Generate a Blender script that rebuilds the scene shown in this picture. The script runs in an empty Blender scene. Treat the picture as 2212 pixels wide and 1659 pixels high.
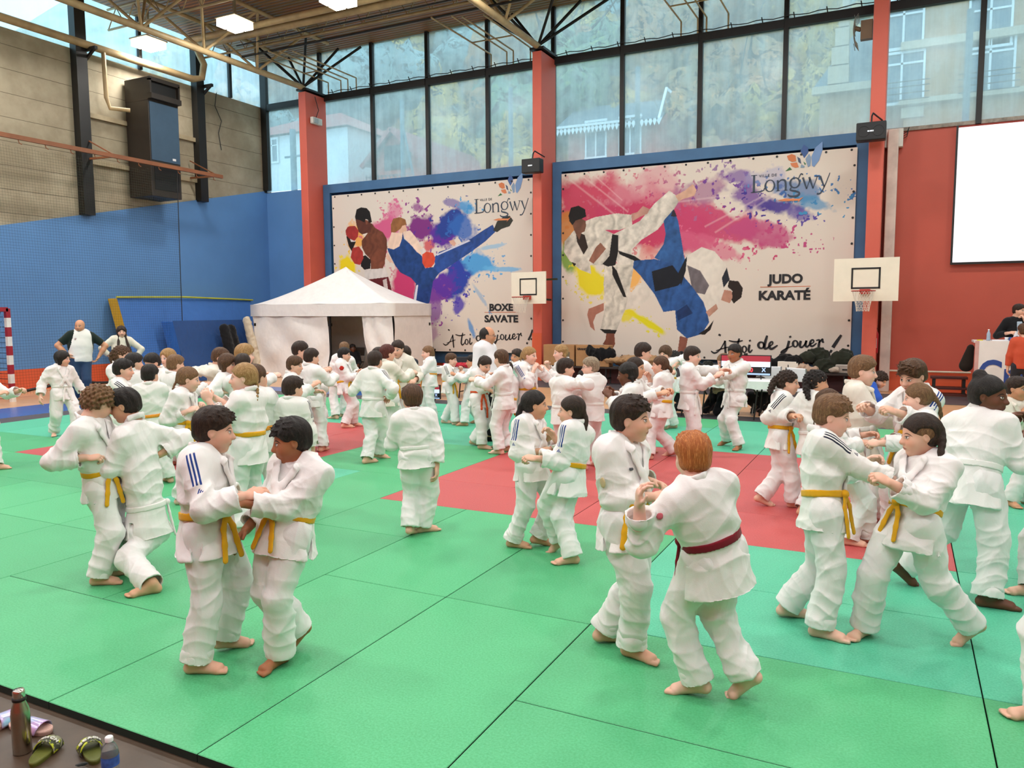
import bpy, math, random
import numpy as np
from mathutils import Vector, Matrix
sc = bpy.context.scene
COL = sc.collection
random.seed(7); RNG = np.random.default_rng(7)
# ---------------------------------------------------------------- camera
CAMH = 1.852
FPX = 1673.133
RC = np.array([[0.89361799, 0.44879641, -0.00535485], [0.03747133, -0.08648926, -0.99554784], [-0.44726144, 0.88943881, -0.09410536]])
cam = bpy.data.cameras.new('camera'); camo = bpy.data.objects.new('camera', cam); COL.objects.link(camo)
cam.sensor_width = 36; cam.sensor_fit = 'HORIZONTAL'; cam.lens = FPX / 2212 * 36; cam.clip_end = 500; cam.clip_start = 0.05
camo.matrix_world = Matrix(((RC[0][0], -RC[1][0], -RC[2][0], 0), (RC[0][1], -RC[1][1], -RC[2][1], 0), (RC[0][2], -RC[1][2], -RC[2][2], CAMH), (0, 0, 0, 1)))
sc.camera = camo
# ---------------------------------------------------------------- world, exposure, lamps of the hall
sc.view_settings.view_transform = 'Standard'; sc.view_settings.look = 'None'; sc.view_settings.gamma = 1; sc.view_settings.use_curve_mapping = False
sc.view_settings.exposure = -1.2
sc.cycles.max_bounces = 7; sc.cycles.diffuse_bounces = 3; sc.cycles.glossy_bounces = 2; sc.cycles.transmission_bounces = 5; sc.cycles.transparent_max_bounces = 14
sc.cycles.caustics_reflective = False; sc.cycles.caustics_refractive = False; sc.cycles.use_denoising = True
sc.cycles.sample_clamp_indirect = 6
w = bpy.data.worlds.new('overcast_sky'); sc.world = w; w.use_nodes = True
nt = w.node_tree; bg = nt.nodes['Background']
geo = nt.nodes.new('ShaderNodeNewGeometry'); sx = nt.nodes.new('ShaderNodeSeparateXYZ'); nt.links.new(geo.outputs['Incoming'], sx.inputs[0])
rmp = nt.nodes.new('ShaderNodeValToRGB'); mp = nt.nodes.new('ShaderNodeMath'); mp.operation = 'MULTIPLY'; mp.inputs[1].default_value = -1
nt.links.new(sx.outputs['Z'], mp.inputs[0]); nt.links.new(mp.outputs[0], rmp.inputs[0]); nt.links.new(rmp.outputs[0], bg.inputs[0])
rmp.color_ramp.elements[0].color = (0.72, 0.90, 1.0, 1); rmp.color_ramp.elements[1].color = (0.88, 0.96, 1.0, 1); rmp.color_ramp.elements[1].position = 0.5
SKY = 5.2; bg.inputs[1].default_value = SKY
def area(name, loc, size, power, rot=(0, 0, 0), color=(1, .975, .94), sy=None):
    l = bpy.data.lights.new(name, 'AREA'); l.energy = power; l.color = color; l.shape = 'RECTANGLE'; l.size = size; l.size_y = sy or size
    o = bpy.data.objects.new(name, l); COL.objects.link(o); o.location = loc; o.rotation_euler = rot; return o
LAMP_POWER = 310.0
LAMPS = [(x, y, 9.0) for y in (15.1, 9.3, 3.5, -2.0) for x in (-18.6, -15.4, -12.1, -7.8, -3.6, 0.6, 4.8)]
# ---------------------------------------------------------------- pixel helpers (frame 2212 x 1659)
def ray(x, y): return RC.T @ np.array([(x - 1106) / FPX, (y - 829.5) / FPX, 1.0])
CAM = np.array([0, 0, CAMH])
def gnd(x, y, z=0.0):
    d = ray(x, y); return CAM + d * ((z - CAMH) / d[2])
def onY(x, y, Y):
    d = ray(x, y); return CAM + d * (Y / d[1])
def onX(x, y, X):
    d = ray(x, y); return CAM + d * (X / d[0])
def atZ(x, y, Z): return CAM + ray(x, y) * Z
def depth(P): return float(RC[2] @ (np.asarray(P, float) - CAM))
# ---------------------------------------------------------------- object helpers
def tag(o, label=None, cat=None, group=None, kind=None):
    if label: o['label'] = label
    if cat: o['category'] = cat
    if group: o['group'] = group
    if kind: o['kind'] = kind
    return o
def empty(name, loc=(0, 0, 0), label=None, cat=None, group=None, kind=None, rz=0):
    o = bpy.data.objects.new(name, None); COL.objects.link(o); o.location = loc; o.rotation_euler = (0, 0, rz); o.empty_display_size = .1
    return tag(o, label, cat, group, kind)
def copy_tree(o, parent=None):
    c = o.copy(); COL.objects.link(c); c.parent = parent
    for ch in [x for x in bpy.data.objects if x.parent == o]: copy_tree(ch, c)
    return c
class MB:
    """collects shapes, then links them as one mesh object"""
    def __init__(s): s.v = []; s.f = []; s.m = []; s.cur = 0; s.sm = []
    def add(s, vs, fs, smooth=False):
        b = len(s.v); s.v += [tuple(map(float, q)) for q in vs]; s.f += [tuple(i + b for i in f) for f in fs]
        s.m += [s.cur] * len(fs); s.sm += [smooth] * len(fs); return s
    def box(s, lo, hi, R=None, c=None):
        x0, y0, z0 = lo; x1, y1, z1 = hi
        vs = [(x0, y0, z0), (x1, y0, z0), (x1, y1, z0), (x0, y1, z0), (x0, y0, z1), (x1, y0, z1), (x1, y1, z1), (x0, y1, z1)]
        if R is not None:
            c = c or (0, 0, 0); vs = [tuple(R @ Vector(q) + Vector(c)) for q in vs]
        return s.add(vs, [(0, 3, 2, 1), (4, 5, 6, 7), (0, 1, 5, 4), (1, 2, 6, 5), (2, 3, 7, 6), (3, 0, 4, 7)])
    def bar(s, a, b, w, h=None, up=(0, 0, 1)):
        a = Vector(a); b = Vector(b); h = h or w; d = (b - a).normalized(); u = Vector(up)
        if abs(d.dot(u)) > .98: u = Vector((0, 1, 0))
        r = d.cross(u).normalized(); u = r.cross(d)
        vs = []
        for p in (a, b):
            for i, j in ((-1, -1), (1, -1), (1, 1), (-1, 1)): vs.append(p + r * i * w / 2 + u * j * h / 2)
        return s.add(vs, [(0, 1, 2, 3), (7, 6, 5, 4), (0, 4, 5, 1), (1, 5, 6, 2), (2, 6, 7, 3), (3, 7, 4, 0)])
    def tube(s, pts, r, n=8, closed=False, cap=True):
        pts = [Vector(p) for p in pts]; rr = r if isinstance(r, (list, tuple)) else [r] * len(pts); vs = []; N = len(pts); prev = None
        for i, p in enumerate(pts):
            a = pts[i - 1] if (i > 0 or closed) else p; b = pts[(i + 1) % N] if (i < N - 1 or closed) else p
            d = (b - a).normalized()
            u = prev if prev is not None else (Vector((0, 0, 1)) if abs(d.z) < .9 else Vector((1, 0, 0)))
            e = d.cross(u); e = e.normalized() if e.length > 1e-6 else d.orthogonal().normalized(); u = e.cross(d).normalized(); prev = u
            for k in range(n):
                t = 2 * math.pi * k / n; vs.append(p + (e * math.cos(t) + u * math.sin(t)) * rr[i])
        fs = []
        for i in range(N if closed else N - 1):
            for k in range(n):
                j = (i + 1) % N; fs.append((i * n + k, i * n + (k + 1) % n, j * n + (k + 1) % n, j * n + k))
        s.add(vs, fs, True)
        if cap and not closed: s.add(vs[:n], [tuple(range(n))][::-1]); s.add(vs[-n:], [tuple(range(n))])
        return s
    def lathe(s, prof, c=(0, 0, 0), n=24, R=None):
        vs = []
        for r, z in prof:
            for k in range(n):
                t = 2 * math.pi * k / n; q = Vector((r * math.cos(t), r * math.sin(t), z))
                if R is not None: q = R @ q
                vs.append(q + Vector(c))
        fs = [(i * n + k, i * n + (k + 1) % n, (i + 1) * n + (k + 1) % n, (i + 1) * n + k) for i in range(len(prof) - 1) for k in range(n)]
        return s.add(vs, fs, True)
    def poly(s, pts, y=None, thick=None, nrm=(0, -1, 0)):
        pts = [Vector(p) for p in pts]; n = len(pts)
        if thick is None: return s.add(pts, [tuple(range(n))])
        q = [p + Vector(nrm) * thick for p in pts]
        return s.add(q + pts, [tuple(range(n)), tuple(range(2 * n - 1, n - 1, -1))] + [(i, i + n, (i + 1) % n + n, (i + 1) % n) for i in range(n)])
    def build(s, name, mats, parent=None, off=(0, 0, 0), bevel=0, **kw):
        me = bpy.data.meshes.new(name)
        o3 = Vector(off); me.from_pydata([Vector(q) - o3 for q in s.v], [], s.f)
        for m in (mats if isinstance(mats, (list, tuple)) else [mats]): me.materials.append(m)
        me.polygons.foreach_set('material_index', s.m); me.polygons.foreach_set('use_smooth', s.sm); me.update()
        o = bpy.data.objects.new(name, me); COL.objects.link(o)
        if parent is not None: o.parent = parent
        else: o.location = o3
        if bevel:
            b = o.modifiers.new('bevel', 'BEVEL'); b.width = bevel; b.segments = 2; b.limit_method = 'ANGLE'
        return tag(o, **kw)
def np_mesh(name, V, Q, mat, parent=None, smooth=True, attrs=None):
    me = bpy.data.meshes.new(name); nv = len(V); nf = len(Q); k = Q.shape[1]
    me.vertices.add(nv); me.vertices.foreach_set('co', np.ascontiguousarray(V, dtype=np.float32).ravel())
    me.loops.add(nf * k); me.loops.foreach_set('vertex_index', np.ascontiguousarray(Q, dtype=np.int32).ravel())
    me.polygons.add(nf); me.polygons.foreach_set('loop_start', np.arange(nf, dtype=np.int32) * k)
    try: me.polygons.foreach_set('loop_total', np.full(nf, k, np.int32))
    except Exception: pass
    me.polygons.foreach_set('use_smooth', np.full(nf, smooth)); me.update(calc_edges=True)
    for an, (typ, data) in (attrs or {}).items():
        a = me.attributes.new(an, typ, 'POINT')
        a.data.foreach_set({'FLOAT_VECTOR': 'vector', 'FLOAT_COLOR': 'color', 'FLOAT': 'value'}[typ], np.ascontiguousarray(data, dtype=np.float32).ravel())
    me.materials.append(mat)
    o = bpy.data.objects.new(name, me); COL.objects.link(o)
    if parent is not None: o.parent = parent
    return o
# ---------------------------------------------------------------- material helpers
def lin(c):
    if isinstance(c, str): c = tuple(int(c[i:i + 2], 16) / 255 for i in (0, 2, 4))
    return tuple(((x / 12.92) if x <= .04045 else ((x + .055) / 1.055) ** 2.4) for x in c[:3]) + (1,)
class NT:
    def __init__(s, name):
        s.m = bpy.data.materials.new(name); s.m.use_nodes = True; s.t = s.m.node_tree; s.b = s.t.nodes['Principled BSDF']; s.out = s.t.nodes['Material Output']
    def n(s, typ, **kw):
        q = s.t.nodes.new('ShaderNode' + typ)
        for k, v in kw.items(): setattr(q, k, v)
        return q
    def l(s, a, b): s.t.links.new(a, b)
    def put(s, v, sock):
        if hasattr(v, 'is_output'): s.l(v, sock)
        else: sock.default_value = v
    def math(s, op, a, b=0, c=0, clamp=False):
        q = s.n('Math', operation=op, use_clamp=clamp); s.put(a, q.inputs[0]); s.put(b, q.inputs[1])
        if op in ('MULTIPLY_ADD', 'SMOOTH_MIN', 'SMOOTH_MAX', 'COMPARE', 'WRAP'): s.put(c, q.inputs[2])
        return q.outputs[0]
    def mr(s, v, a, b, c=0., d=1., smooth=True):
        q = s.n('MapRange', interpolation_type='SMOOTHSTEP' if smooth else 'LINEAR'); s.put(v, q.inputs[0])
        for i, x in enumerate((a, b, c, d)): s.put(x, q.inputs[i + 1])
        return q.outputs[0]
    def mix(s, f, a, b, mode='MIX'):
        q = s.n('Mix', data_type='RGBA', blend_type=mode); s.put(f, q.inputs[0]); s.put(a, q.inputs[6]); s.put(b, q.inputs[7]); return q.outputs[2]
    def noise(s, co, scale, detail=3, rough=.55, dist=0.):
        q = s.n('TexNoise'); 
        if co is not None: s.l(co, q.inputs['Vector'])
        q.inputs['Scale'].default_value = scale; q.inputs['Detail'].default_value = detail; q.inputs['Roughness'].default_value = rough; q.inputs['Distortion'].default_value = dist
        return q.outputs[0]
    def obj(s): return s.n('TexCoord').outputs['Object']
    def pos(s): return s.n('NewGeometry').outputs['Position']
    def mapv(s, co, sc=(1, 1, 1), loc=(0, 0, 0), rot=(0, 0, 0)):
        q = s.n('Mapping'); s.l(co, q.inputs[0]); q.inputs[1].default_value = loc; q.inputs[2].default_value = rot; q.inputs[3].default_value = sc; return q.outputs[0]
    def sep(s, co):
        q = s.n('SeparateXYZ'); s.l(co, q.inputs[0]); return q.outputs
    def bump(s, h, strength=.3, dist=.01):
        q = s.n('Bump'); s.put(h, q.inputs['Height']); q.inputs['Strength'].default_value = strength; q.inputs['Distance'].default_value = dist; s.l(q.outputs[0], s.b.inputs['Normal']); return q
    def base(s, c, rough=.6, metal=0., spec=None):
        s.put(c, s.b.inputs['Base Color']); s.b.inputs['Roughness'].default_value = rough; s.b.inputs['Metallic'].default_value = metal
        if spec is not None: s.b.inputs['Specular IOR Level'].default_value = spec
        return s
_M = {}
def mat(name, c, rough=.6, metal=0., var=.12, vscale=3., bump=0., bscale=60., spec=None):
    if name in _M: return _M[name]
    t = NT(name); c = lin(c); co = t.obj()
    n = t.noise(co, vscale, 4)
    d = tuple(x * (1 - var) for x in c[:3]) + (1,); e = tuple(min(1, x * (1 + var)) for x in c[:3]) + (1,)
    t.base(t.mix(t.mr(n, .3, .7), d, e), rough, metal, spec)
    if bump: t.bump(t.noise(co, bscale, 3), bump, .005)
    _M[name] = t.m; return t.m
def emis(name, c, s):
    if name in _M: return _M[name]
    t = NT(name); t.base(lin(c), .6); t.b.inputs['Emission Color'].default_value = lin(c); t.b.inputs['Emission Strength'].default_value = s; _M[name] = t.m; return t.m
def text_obj(body, size, mt, origin, xdir, ydir, name='lettering', parent=None, bold=0., extrude=.002, width=None, off=(0, 0, 0), space=1.0, shear=0.):
    """flat lettering as a mesh; origin = lower left of the baseline"""
    cu = bpy.data.curves.new('t', 'FONT'); cu.body = body; cu.size = size; cu.extrude = extrude; cu.offset = bold; cu.space_character = space; cu.shear = shear; cu.resolution_u = 4
    to = bpy.data.objects.new('t', cu); COL.objects.link(to)
    me = bpy.data.meshes.new_from_object(to.evaluated_get(bpy.context.evaluated_depsgraph_get()))
    bpy.data.objects.remove(to); bpy.data.curves.remove(cu)
    x = Vector(xdir).normalized(); y = Vector(ydir).normalized(); z = x.cross(y)
    n = len(me.vertices); A = np.zeros(n * 3, np.float32); me.vertices.foreach_get('co', A); A = A.reshape(-1, 3)
    A[:, 0] -= A[:, 0].min()
    if width: A[:, 0] *= width / max(1e-6, A[:, 0].max())
    M = np.array([list(x), list(y), list(z)]); B = A @ M + np.array(origin) - np.array(off)
    me.vertices.foreach_set('co', B.astype(np.float32).ravel()); me.materials.clear(); me.materials.append(mt); me.update()
    o = bpy.data.objects.new(name, me); COL.objects.link(o)
    if parent is not None: o.parent = parent
    return o
# ================================================================ implicit surfaces for people
def nz(v): v = np.asarray(v, float); return v / (np.linalg.norm(v) + 1e-9)
class Field:
    def __init__(s): s.p = []
    def cap(s, a, b, ra, rb, k=.02, flat=None, fs=1.0, op='u'):
        s.p.append(('c', np.asarray(a, float), np.asarray(b, float), ra, rb, k, flat, fs, op)); return s
    def ell(s, c, r, M=None, k=.02, op='u'):
        s.p.append(('e', np.asarray(c, float), np.asarray(r, float), np.eye(3) if M is None else np.asarray(M, float), None, k, None, 1., op)); return s
    def tube_end(s, a, b, ra, rb, c, dr, wall, deep, k=.02, flat=None, fs=1.0):   # a cone cut square at c and hollow there, like a cuff or a hem
        s.p.append(('h', np.asarray(a, float), np.asarray(b, float), ra, rb, k, flat, fs, 'u', np.asarray(c, float), nz(dr), wall, deep)); return s
    def plane(s, p, n, k=.004, near=None):   # cut away the side n points to (optionally only inside the ball near=(c,r))
        s.p.append(('p', np.asarray(p, float), nz(n), near, None, k, None, 1., 'i')); return s
    def box(s, c, h, M, k=.01, op='u', r=.003):
        s.p.append(('b', np.asarray(c, float), np.asarray(h, float), np.asarray(M, float), r, k, None, 1., op)); return s
    def bb(s, q):
        t, a, b, c, d, k = q[:6]
        if t in 'ch': r = max(c, d) * max(1, q[7]); return np.minimum(a - r, b - r), np.maximum(a + r, b + r)
        if t == 'e': r = np.abs(c).T @ b; return a - r, a + r
        if t == 'b': r = np.abs(c).T @ b + d; return a - r, a + r
        return None
    def dist(s, q, X, Y, Z):
        t, a, b, c, d, k, fl, fs, op = q[:9]
        if t == 'h':
            cc, dr, wall, deep = q[9:]; D = s.dist(('c',) + q[1:9], X, Y, Z); e = (X - cc[0]) * dr[0] + (Y - cc[1]) * dr[1] + (Z - cc[2]) * dr[2]
            rr = d - wall; I = s.dist(('c', cc - dr * deep, cc + dr * .08, min(c, d) - wall, rr, k, fl, fs, 'u'), X, Y, Z); return np.maximum(np.maximum(D, e), -I)
        if t == 'c':
            ab = b - a; L2 = float(ab @ ab) + 1e-9; px, py, pz = X - a[0], Y - a[1], Z - a[2]
            h = np.clip((px * ab[0] + py * ab[1] + pz * ab[2]) / L2, 0, 1)
            qx, qy, qz = px - h * ab[0], py - h * ab[1], pz - h * ab[2]; r = c + h * (d - c)
            if fl is not None:
                f = (qx * fl[0] + qy * fl[1] + qz * fl[2]) * (1 / fs - 1)
                qx, qy, qz = qx + f * fl[0], qy + f * fl[1], qz + f * fl[2]
                return (np.sqrt(qx * qx + qy * qy + qz * qz) - r) * min(1, fs * 1.15)
            return np.sqrt(qx * qx + qy * qy + qz * qz) - r
        if t == 'e':
            px, py, pz = X - a[0], Y - a[1], Z - a[2]; M = c
            u = (M[0, 0] * px + M[0, 1] * py + M[0, 2] * pz) / b[0]; v = (M[1, 0] * px + M[1, 1] * py + M[1, 2] * pz) / b[1]; w_ = (M[2, 0] * px + M[2, 1] * py + M[2, 2] * pz) / b[2]
            k0 = np.sqrt(u * u + v * v + w_ * w_); k1 = np.sqrt((u / b[0]) ** 2 + (v / b[1]) ** 2 + (w_ / b[2]) ** 2) + 1e-6
            return k0 * (k0 - 1) / k1
        if t == 'b':
            px, py, pz = X - a[0], Y - a[1], Z - a[2]; M = c
            u = np.abs(M[0, 0] * px + M[0, 1] * py + M[0, 2] * pz) - b[0]; v = np.abs(M[1, 0] * px + M[1, 1] * py + M[1, 2] * pz) - b[1]; w_ = np.abs(M[2, 0] * px + M[2, 1] * py + M[2, 2] * pz) - b[2]
            return np.sqrt(np.maximum(u, 0) ** 2 + np.maximum(v, 0) ** 2 + np.maximum(w_, 0) ** 2) + np.minimum(np.maximum(u, np.maximum(v, w_)), 0) - d
        e = (X - a[0]) * b[0] + (Y - a[1]) * b[1] + (Z - a[2]) * b[2]
        if c is not None:
            e = np.minimum(e, c[1] - np.sqrt((X - c[0][0]) ** 2 + (Y - c[0][1]) ** 2 + (Z - c[0][2]) ** 2))
        return e
    def comb(s, F, d, q):
        k = q[5]; op = q[8]
        if op == 'u':
            h = np.maximum(k - np.abs(F - d), 0); return np.minimum(F, d) - h * h / (4 * k)
        if op == 's': d = -d
        h = np.maximum(k - np.abs(F - d), 0); return np.maximum(F, d) + h * h / (4 * k)
    def at(s, P):
        P = np.atleast_2d(P); X, Y, Z = P[:, 0], P[:, 1], P[:, 2]; F = np.full(len(P), 1.0)
        for q in s.p: F = s.comb(F, s.dist(q, X, Y, Z), q)
        return F
    def trace(s, o, d, maxd=1.0):
        o = np.asarray(o, float); d = nz(d); t = 0
        for i in range(40):
            v = s.at(o + d * t)[0]; t += max(v, .0008) * .8
            if v < .0012 or t > maxd: break
        return o + d * t
    def mesh(s, vs):
        B = [s.bb(q) for q in s.p if q[8] == 'u']; B = [b for b in B if b is not None]
        lo = np.min([b[0] for b in B], 0) - 3 * vs; hi = np.max([b[1] for b in B], 0) + 3 * vs
        n = np.ceil((hi - lo) / vs).astype(int) + 1
        ax = [(lo[i] + np.arange(n[i]) * vs).astype(np.float32) for i in range(3)]
        F = np.full(n, 1.0, np.float32)
        for q in s.p:
            b = s.bb(q)
            if b is None:
                if q[3] is not None:
                    c, r = q[3]; i0 = np.clip(((c - r - lo) / vs).astype(int), 0, n); i1 = np.clip(((c + r - lo) / vs).astype(int) + 2, 0, n)
                else: i0 = np.zeros(3, int); i1 = n
            else:
                m = q[5] + 2.5 * vs; i0 = np.clip(np.floor((b[0] - m - lo) / vs).astype(int), 0, n); i1 = np.clip(np.ceil((b[1] + m - lo) / vs).astype(int) + 1, 0, n)
            if (i1 <= i0).any(): continue
            sl = tuple(slice(i0[i], i1[i]) for i in range(3))
            X = ax[0][sl[0]][:, None, None]; Y = ax[1][sl[1]][None, :, None]; Z = ax[2][sl[2]][None, None, :]
            F[sl] = s.comb(F[sl], s.dist(q, X, Y, Z), q)
        return surface_nets(F, lo, vs)
def surface_nets(F, lo, vs):
    S = F < 0
    c = [(i, j, k) for i in (0, 1) for j in (0, 1) for k in (0, 1)]
    n = np.array(F.shape)
    cnt = np.zeros(n - 1, np.int8)
    for (i, j, k) in c: cnt += S[i:n[0] - 1 + i, j:n[1] - 1 + j, k:n[2] - 1 + k]
    act = np.argwhere((cnt > 0) & (cnt < 8))
    if len(act) == 0: return np.zeros((0, 3)), np.zeros((0, 4), int)
    ids = np.full(n - 1, -1, np.int32); ids[tuple(act.T)] = np.arange(len(act))
    val = {q: F[tuple((act + q).T)] for q in c}
    acc = np.zeros((len(act), 3)); ne = np.zeros(len(act))
    for q in c:
        for a in range(3):
            if q[a] == 0:
                r = list(q); r[a] = 1; r = tuple(r); va, vb = val[q], val[r]; x = (va < 0) != (vb < 0)
                t = np.where(x, va / np.where(x, va - vb, 1), 0); P = np.array(q, float)[None, :] + np.zeros((len(act), 3)); P[:, a] += t
                acc += P * x[:, None]; ne += x
    V = lo + (act + acc / ne[:, None]) * vs
    Q = []
    for a in range(3):
        b, d = (a + 1) % 3, (a + 2) % 3
        sl0 = [slice(0, None)] * 3; sl1 = [slice(0, None)] * 3; sl0[a] = slice(0, -1); sl1[a] = slice(1, None)
        A = S[tuple(sl0)]; Bm = S[tuple(sl1)]
        E = np.argwhere(A != Bm); E = E[(E[:, b] > 0) & (E[:, d] > 0) & (E[:, b] < n[b] - 1) & (E[:, d] < n[d] - 1)]
        if len(E) == 0: continue
        f = A[tuple(E.T)]
        def g(ob, od):
            e = E.copy(); e[:, b] -= ob; e[:, d] -= od; return ids[tuple(e.T)]
        q = np.stack([g(1, 1), g(0, 1), g(0, 0), g(1, 0)], 1); q[~f] = q[~f][:, ::-1]; Q.append(q)
    Q = np.concatenate(Q); Q = Q[(Q >= 0).all(1)]
    return V, Q
def vnormals(V, Q):
    N = np.cross(V[Q[:, 2]] - V[Q[:, 0]], V[Q[:, 3]] - V[Q[:, 1]]); A = np.zeros_like(V)
    for i in range(4):
        for a in range(3): A[:, a] += np.bincount(Q[:, i], N[:, a], len(V))
    return A / (np.linalg.norm(A, axis=1, keepdims=True) + 1e-12)
def folds(V, sd, amp, fr=1.0, vert=.35):
    r = np.random.default_rng(sd); P = V * fr; d = np.zeros(len(V))
    wx = np.sin(P[:, 2] * 9 + r.random() * 6 + 2 * np.sin(P[:, 0] * 7 + r.random() * 6)); wy = np.sin(P[:, 1] * 8 + P[:, 2] * 5 + r.random() * 6)
    env = .45 + .55 * np.sin(P[:, 0] * 6 + P[:, 2] * 7 + r.random() * 6) * np.sin(P[:, 1] * 7 - P[:, 2] * 5 + r.random() * 6)
    for i in range(6):
        k = r.normal(size=3); k[2] *= (vert if i % 2 else 1.6); k /= np.linalg.norm(k); f = (16, 23, 31, 40, 55, 75)[i]
        ph = P @ k * f + r.random() * 6 + 1.5 * wx + 1.1 * wy
        d += (.92 - np.abs(np.sin(ph * .5)) ** .8 * 1.55) * (1.0, .8, .7, .5, .3, .22)[i]
    return d * amp / 2.2 * (.55 + .75 * env)
def rings(V, a, b, rad, amp, fr, ph):
    L = np.linalg.norm(b - a); u = (b - a) / (L + 1e-9); R = V - a; t = R @ u; q = R - t[:, None] * u; d = np.linalg.norm(q, axis=1)
    w_ = np.clip(1.6 - d / rad, 0, 1) * np.clip((t + .02) / .05, 0, 1) * np.clip((L - t) / .05, 0, 1); e = nz(np.cross(u, [.3, .5, .8])); ang = np.arctan2(q @ e, q @ np.cross(u, e))
    return amp * w_ * (.6 - np.abs(np.sin(t * fr + 1.3 * np.sin(ang + ph) + .7 * np.sin(2 * ang + 2 * ph))) ** .6 * 1.1) * (.5 + .5 * np.sin(ang * 1. + ph * 3) ** 2)
# ---------------------------------------------------------------- materials of people
def skin_mat(name, base, lip, brow, eyec=(.10, .055, .03)):
    t = NT('skin_' + name); at = t.n('Attribute', attribute_name='hco').outputs['Vector']; x, y, z = t.sep(at); b = lin(base)
    ax = t.math('ABSOLUTE', x); nn = t.noise(t.obj(), 9, 4)
    col = t.mix(t.mr(nn, .3, .75), b, (min(1, b[0] * 1.04), b[1] * .9, b[2] * .86, 1))
    front = t.mr(y, .35, .45)
    def ell(cx, cz, rx, rz, soft=.25, xx=None, zz=None):
        u = t.math('DIVIDE', t.math('SUBTRACT', xx if xx is not None else ax, cx), rx); v = t.math('DIVIDE', t.math('SUBTRACT', zz if zz is not None else z, cz), rz)
        r = t.math('ADD', t.math('MULTIPLY', u, u), t.math('MULTIPLY', v, v)); return t.math('MULTIPLY', t.mr(r, 1 - soft, 1 + soft, 1., 0.), front)
    redder = (min(1, b[0] * 1.05), b[1] * .72, b[2] * .68, 1)
    col = t.mix(t.math('MULTIPLY', ell(.36, -.24, .22, .2, .95), .45), col, redder)
    col = t.mix(t.math('MULTIPLY', ell(0, -.2, .13, .14, .9), .35), col, redder)
    zz = t.math('SUBTRACT', z, t.math('MULTIPLY', ax, .12))
    zb = t.math('ADD', z, t.math('MULTIPLY', t.math('POWER', t.math('ABSOLUTE', t.math('SUBTRACT', ax, .24)), 2.), 2.2))
    col = t.mix(t.math('MULTIPLY', ell(.29, .245, .2, .034, .5, zz=zb), .85), col, lin(brow))
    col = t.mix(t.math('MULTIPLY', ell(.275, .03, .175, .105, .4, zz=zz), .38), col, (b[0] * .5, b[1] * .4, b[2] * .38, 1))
    eye = ell(.275, .02, .125, .062, .12, zz=zz); col = t.mix(eye, col, (.62, .6, .57, 1))
    col = t.mix(t.math('MULTIPLY', eye, ell(.275, .03, .062, .066, .15, zz=zz)), col, eyec + (1,))
    col = t.mix(t.math('MULTIPLY', ell(.275, .082, .15, .022, .4, zz=zz), .95), col, (.02, .013, .01, 1))
    zl = t.math('ADD', z, t.math('MULTIPLY', ax, .10))
    col = t.mix(t.math('MULTIPLY', ell(0, -.5, .2, .062, .35, zz=zl), .8), col, lin(lip))
    col = t.mix(t.math('MULTIPLY', ell(0, -.5, .17, .010, .5, zz=zl), .8), col, (b[0] * .16, b[1] * .08, b[2] * .08, 1))
    col = t.mix(t.math('MULTIPLY', ell(.055, -.285, .035, .018, .5), .7), col, (b[0] * .25, b[1] * .12, b[2] * .1, 1))
    t.base(col, .52); t.b.inputs['Subsurface Weight'].default_value = .0; t.b.inputs['Specular IOR Level'].default_value = .35
    t.bump(t.noise(t.obj(), 160, 2), .06, .002); return t.m
SKIN = {'light': skin_mat('light', 'e3b79f', 'b8655c', '5a4030'), 'fair': skin_mat('fair', 'ecc4b0', 'c0706a', '8f6d4a', (.12, .16, .2)),
        'tan': skin_mat('tan', 'cf9a78', 'a0554a', '2a1c14'), 'olive': skin_mat('olive', 'd6a888', 'a85c50', '2c1e16'), 'brown': skin_mat('brown', 'a9714f', '84483c', '1a110c'), 'dark': skin_mat('dark', '6a4330', '5a2c26', '0e0907')}
def hair_mat(name, c, hi=None, rough=.5):
    t = NT('hair_' + name); b = lin(c); hi = lin(hi) if hi else tuple(min(1, x * 2.1 + .012) for x in b[:3]) + (1,)
    at = t.n('Attribute', attribute_name='hco').outputs['Vector']
    n = t.noise(t.mapv(at, (22, 6, 2.2)), 1.0, 4, .7, 1.2); n2 = t.noise(t.mapv(at, (50, 40, 5)), 1.0, 3, .7)
    t.base(t.mix(t.mr(n, .42, .72), b, hi), rough, 0, .35); t.bump(t.math('ADD', n, t.math('MULTIPLY', n2, .6)), .75, .010); return t.m
HAIR = {'black': hair_mat('black', '16110f', '3a302b'), 'dark': hair_mat('dark_brown', '281b14', '4a3527'), 'brown': hair_mat('brown', '48301f', '7a5638'), 'lbrown': hair_mat('light_brown', '705036', 'a07c55'),
        'blond': hair_mat('blond', '9a7546', 'd3ae78'), 'ash': hair_mat('ash_blond', '8a7660', 'c8b89c'), 'red': hair_mat('ginger', 'b0602a', 'e89a55'), 'reddish': hair_mat('reddish_brown', '4a2019', '7a3a2c'), 'grey': hair_mat('grey', '8a8580', 'c8c4c0')}
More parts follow.
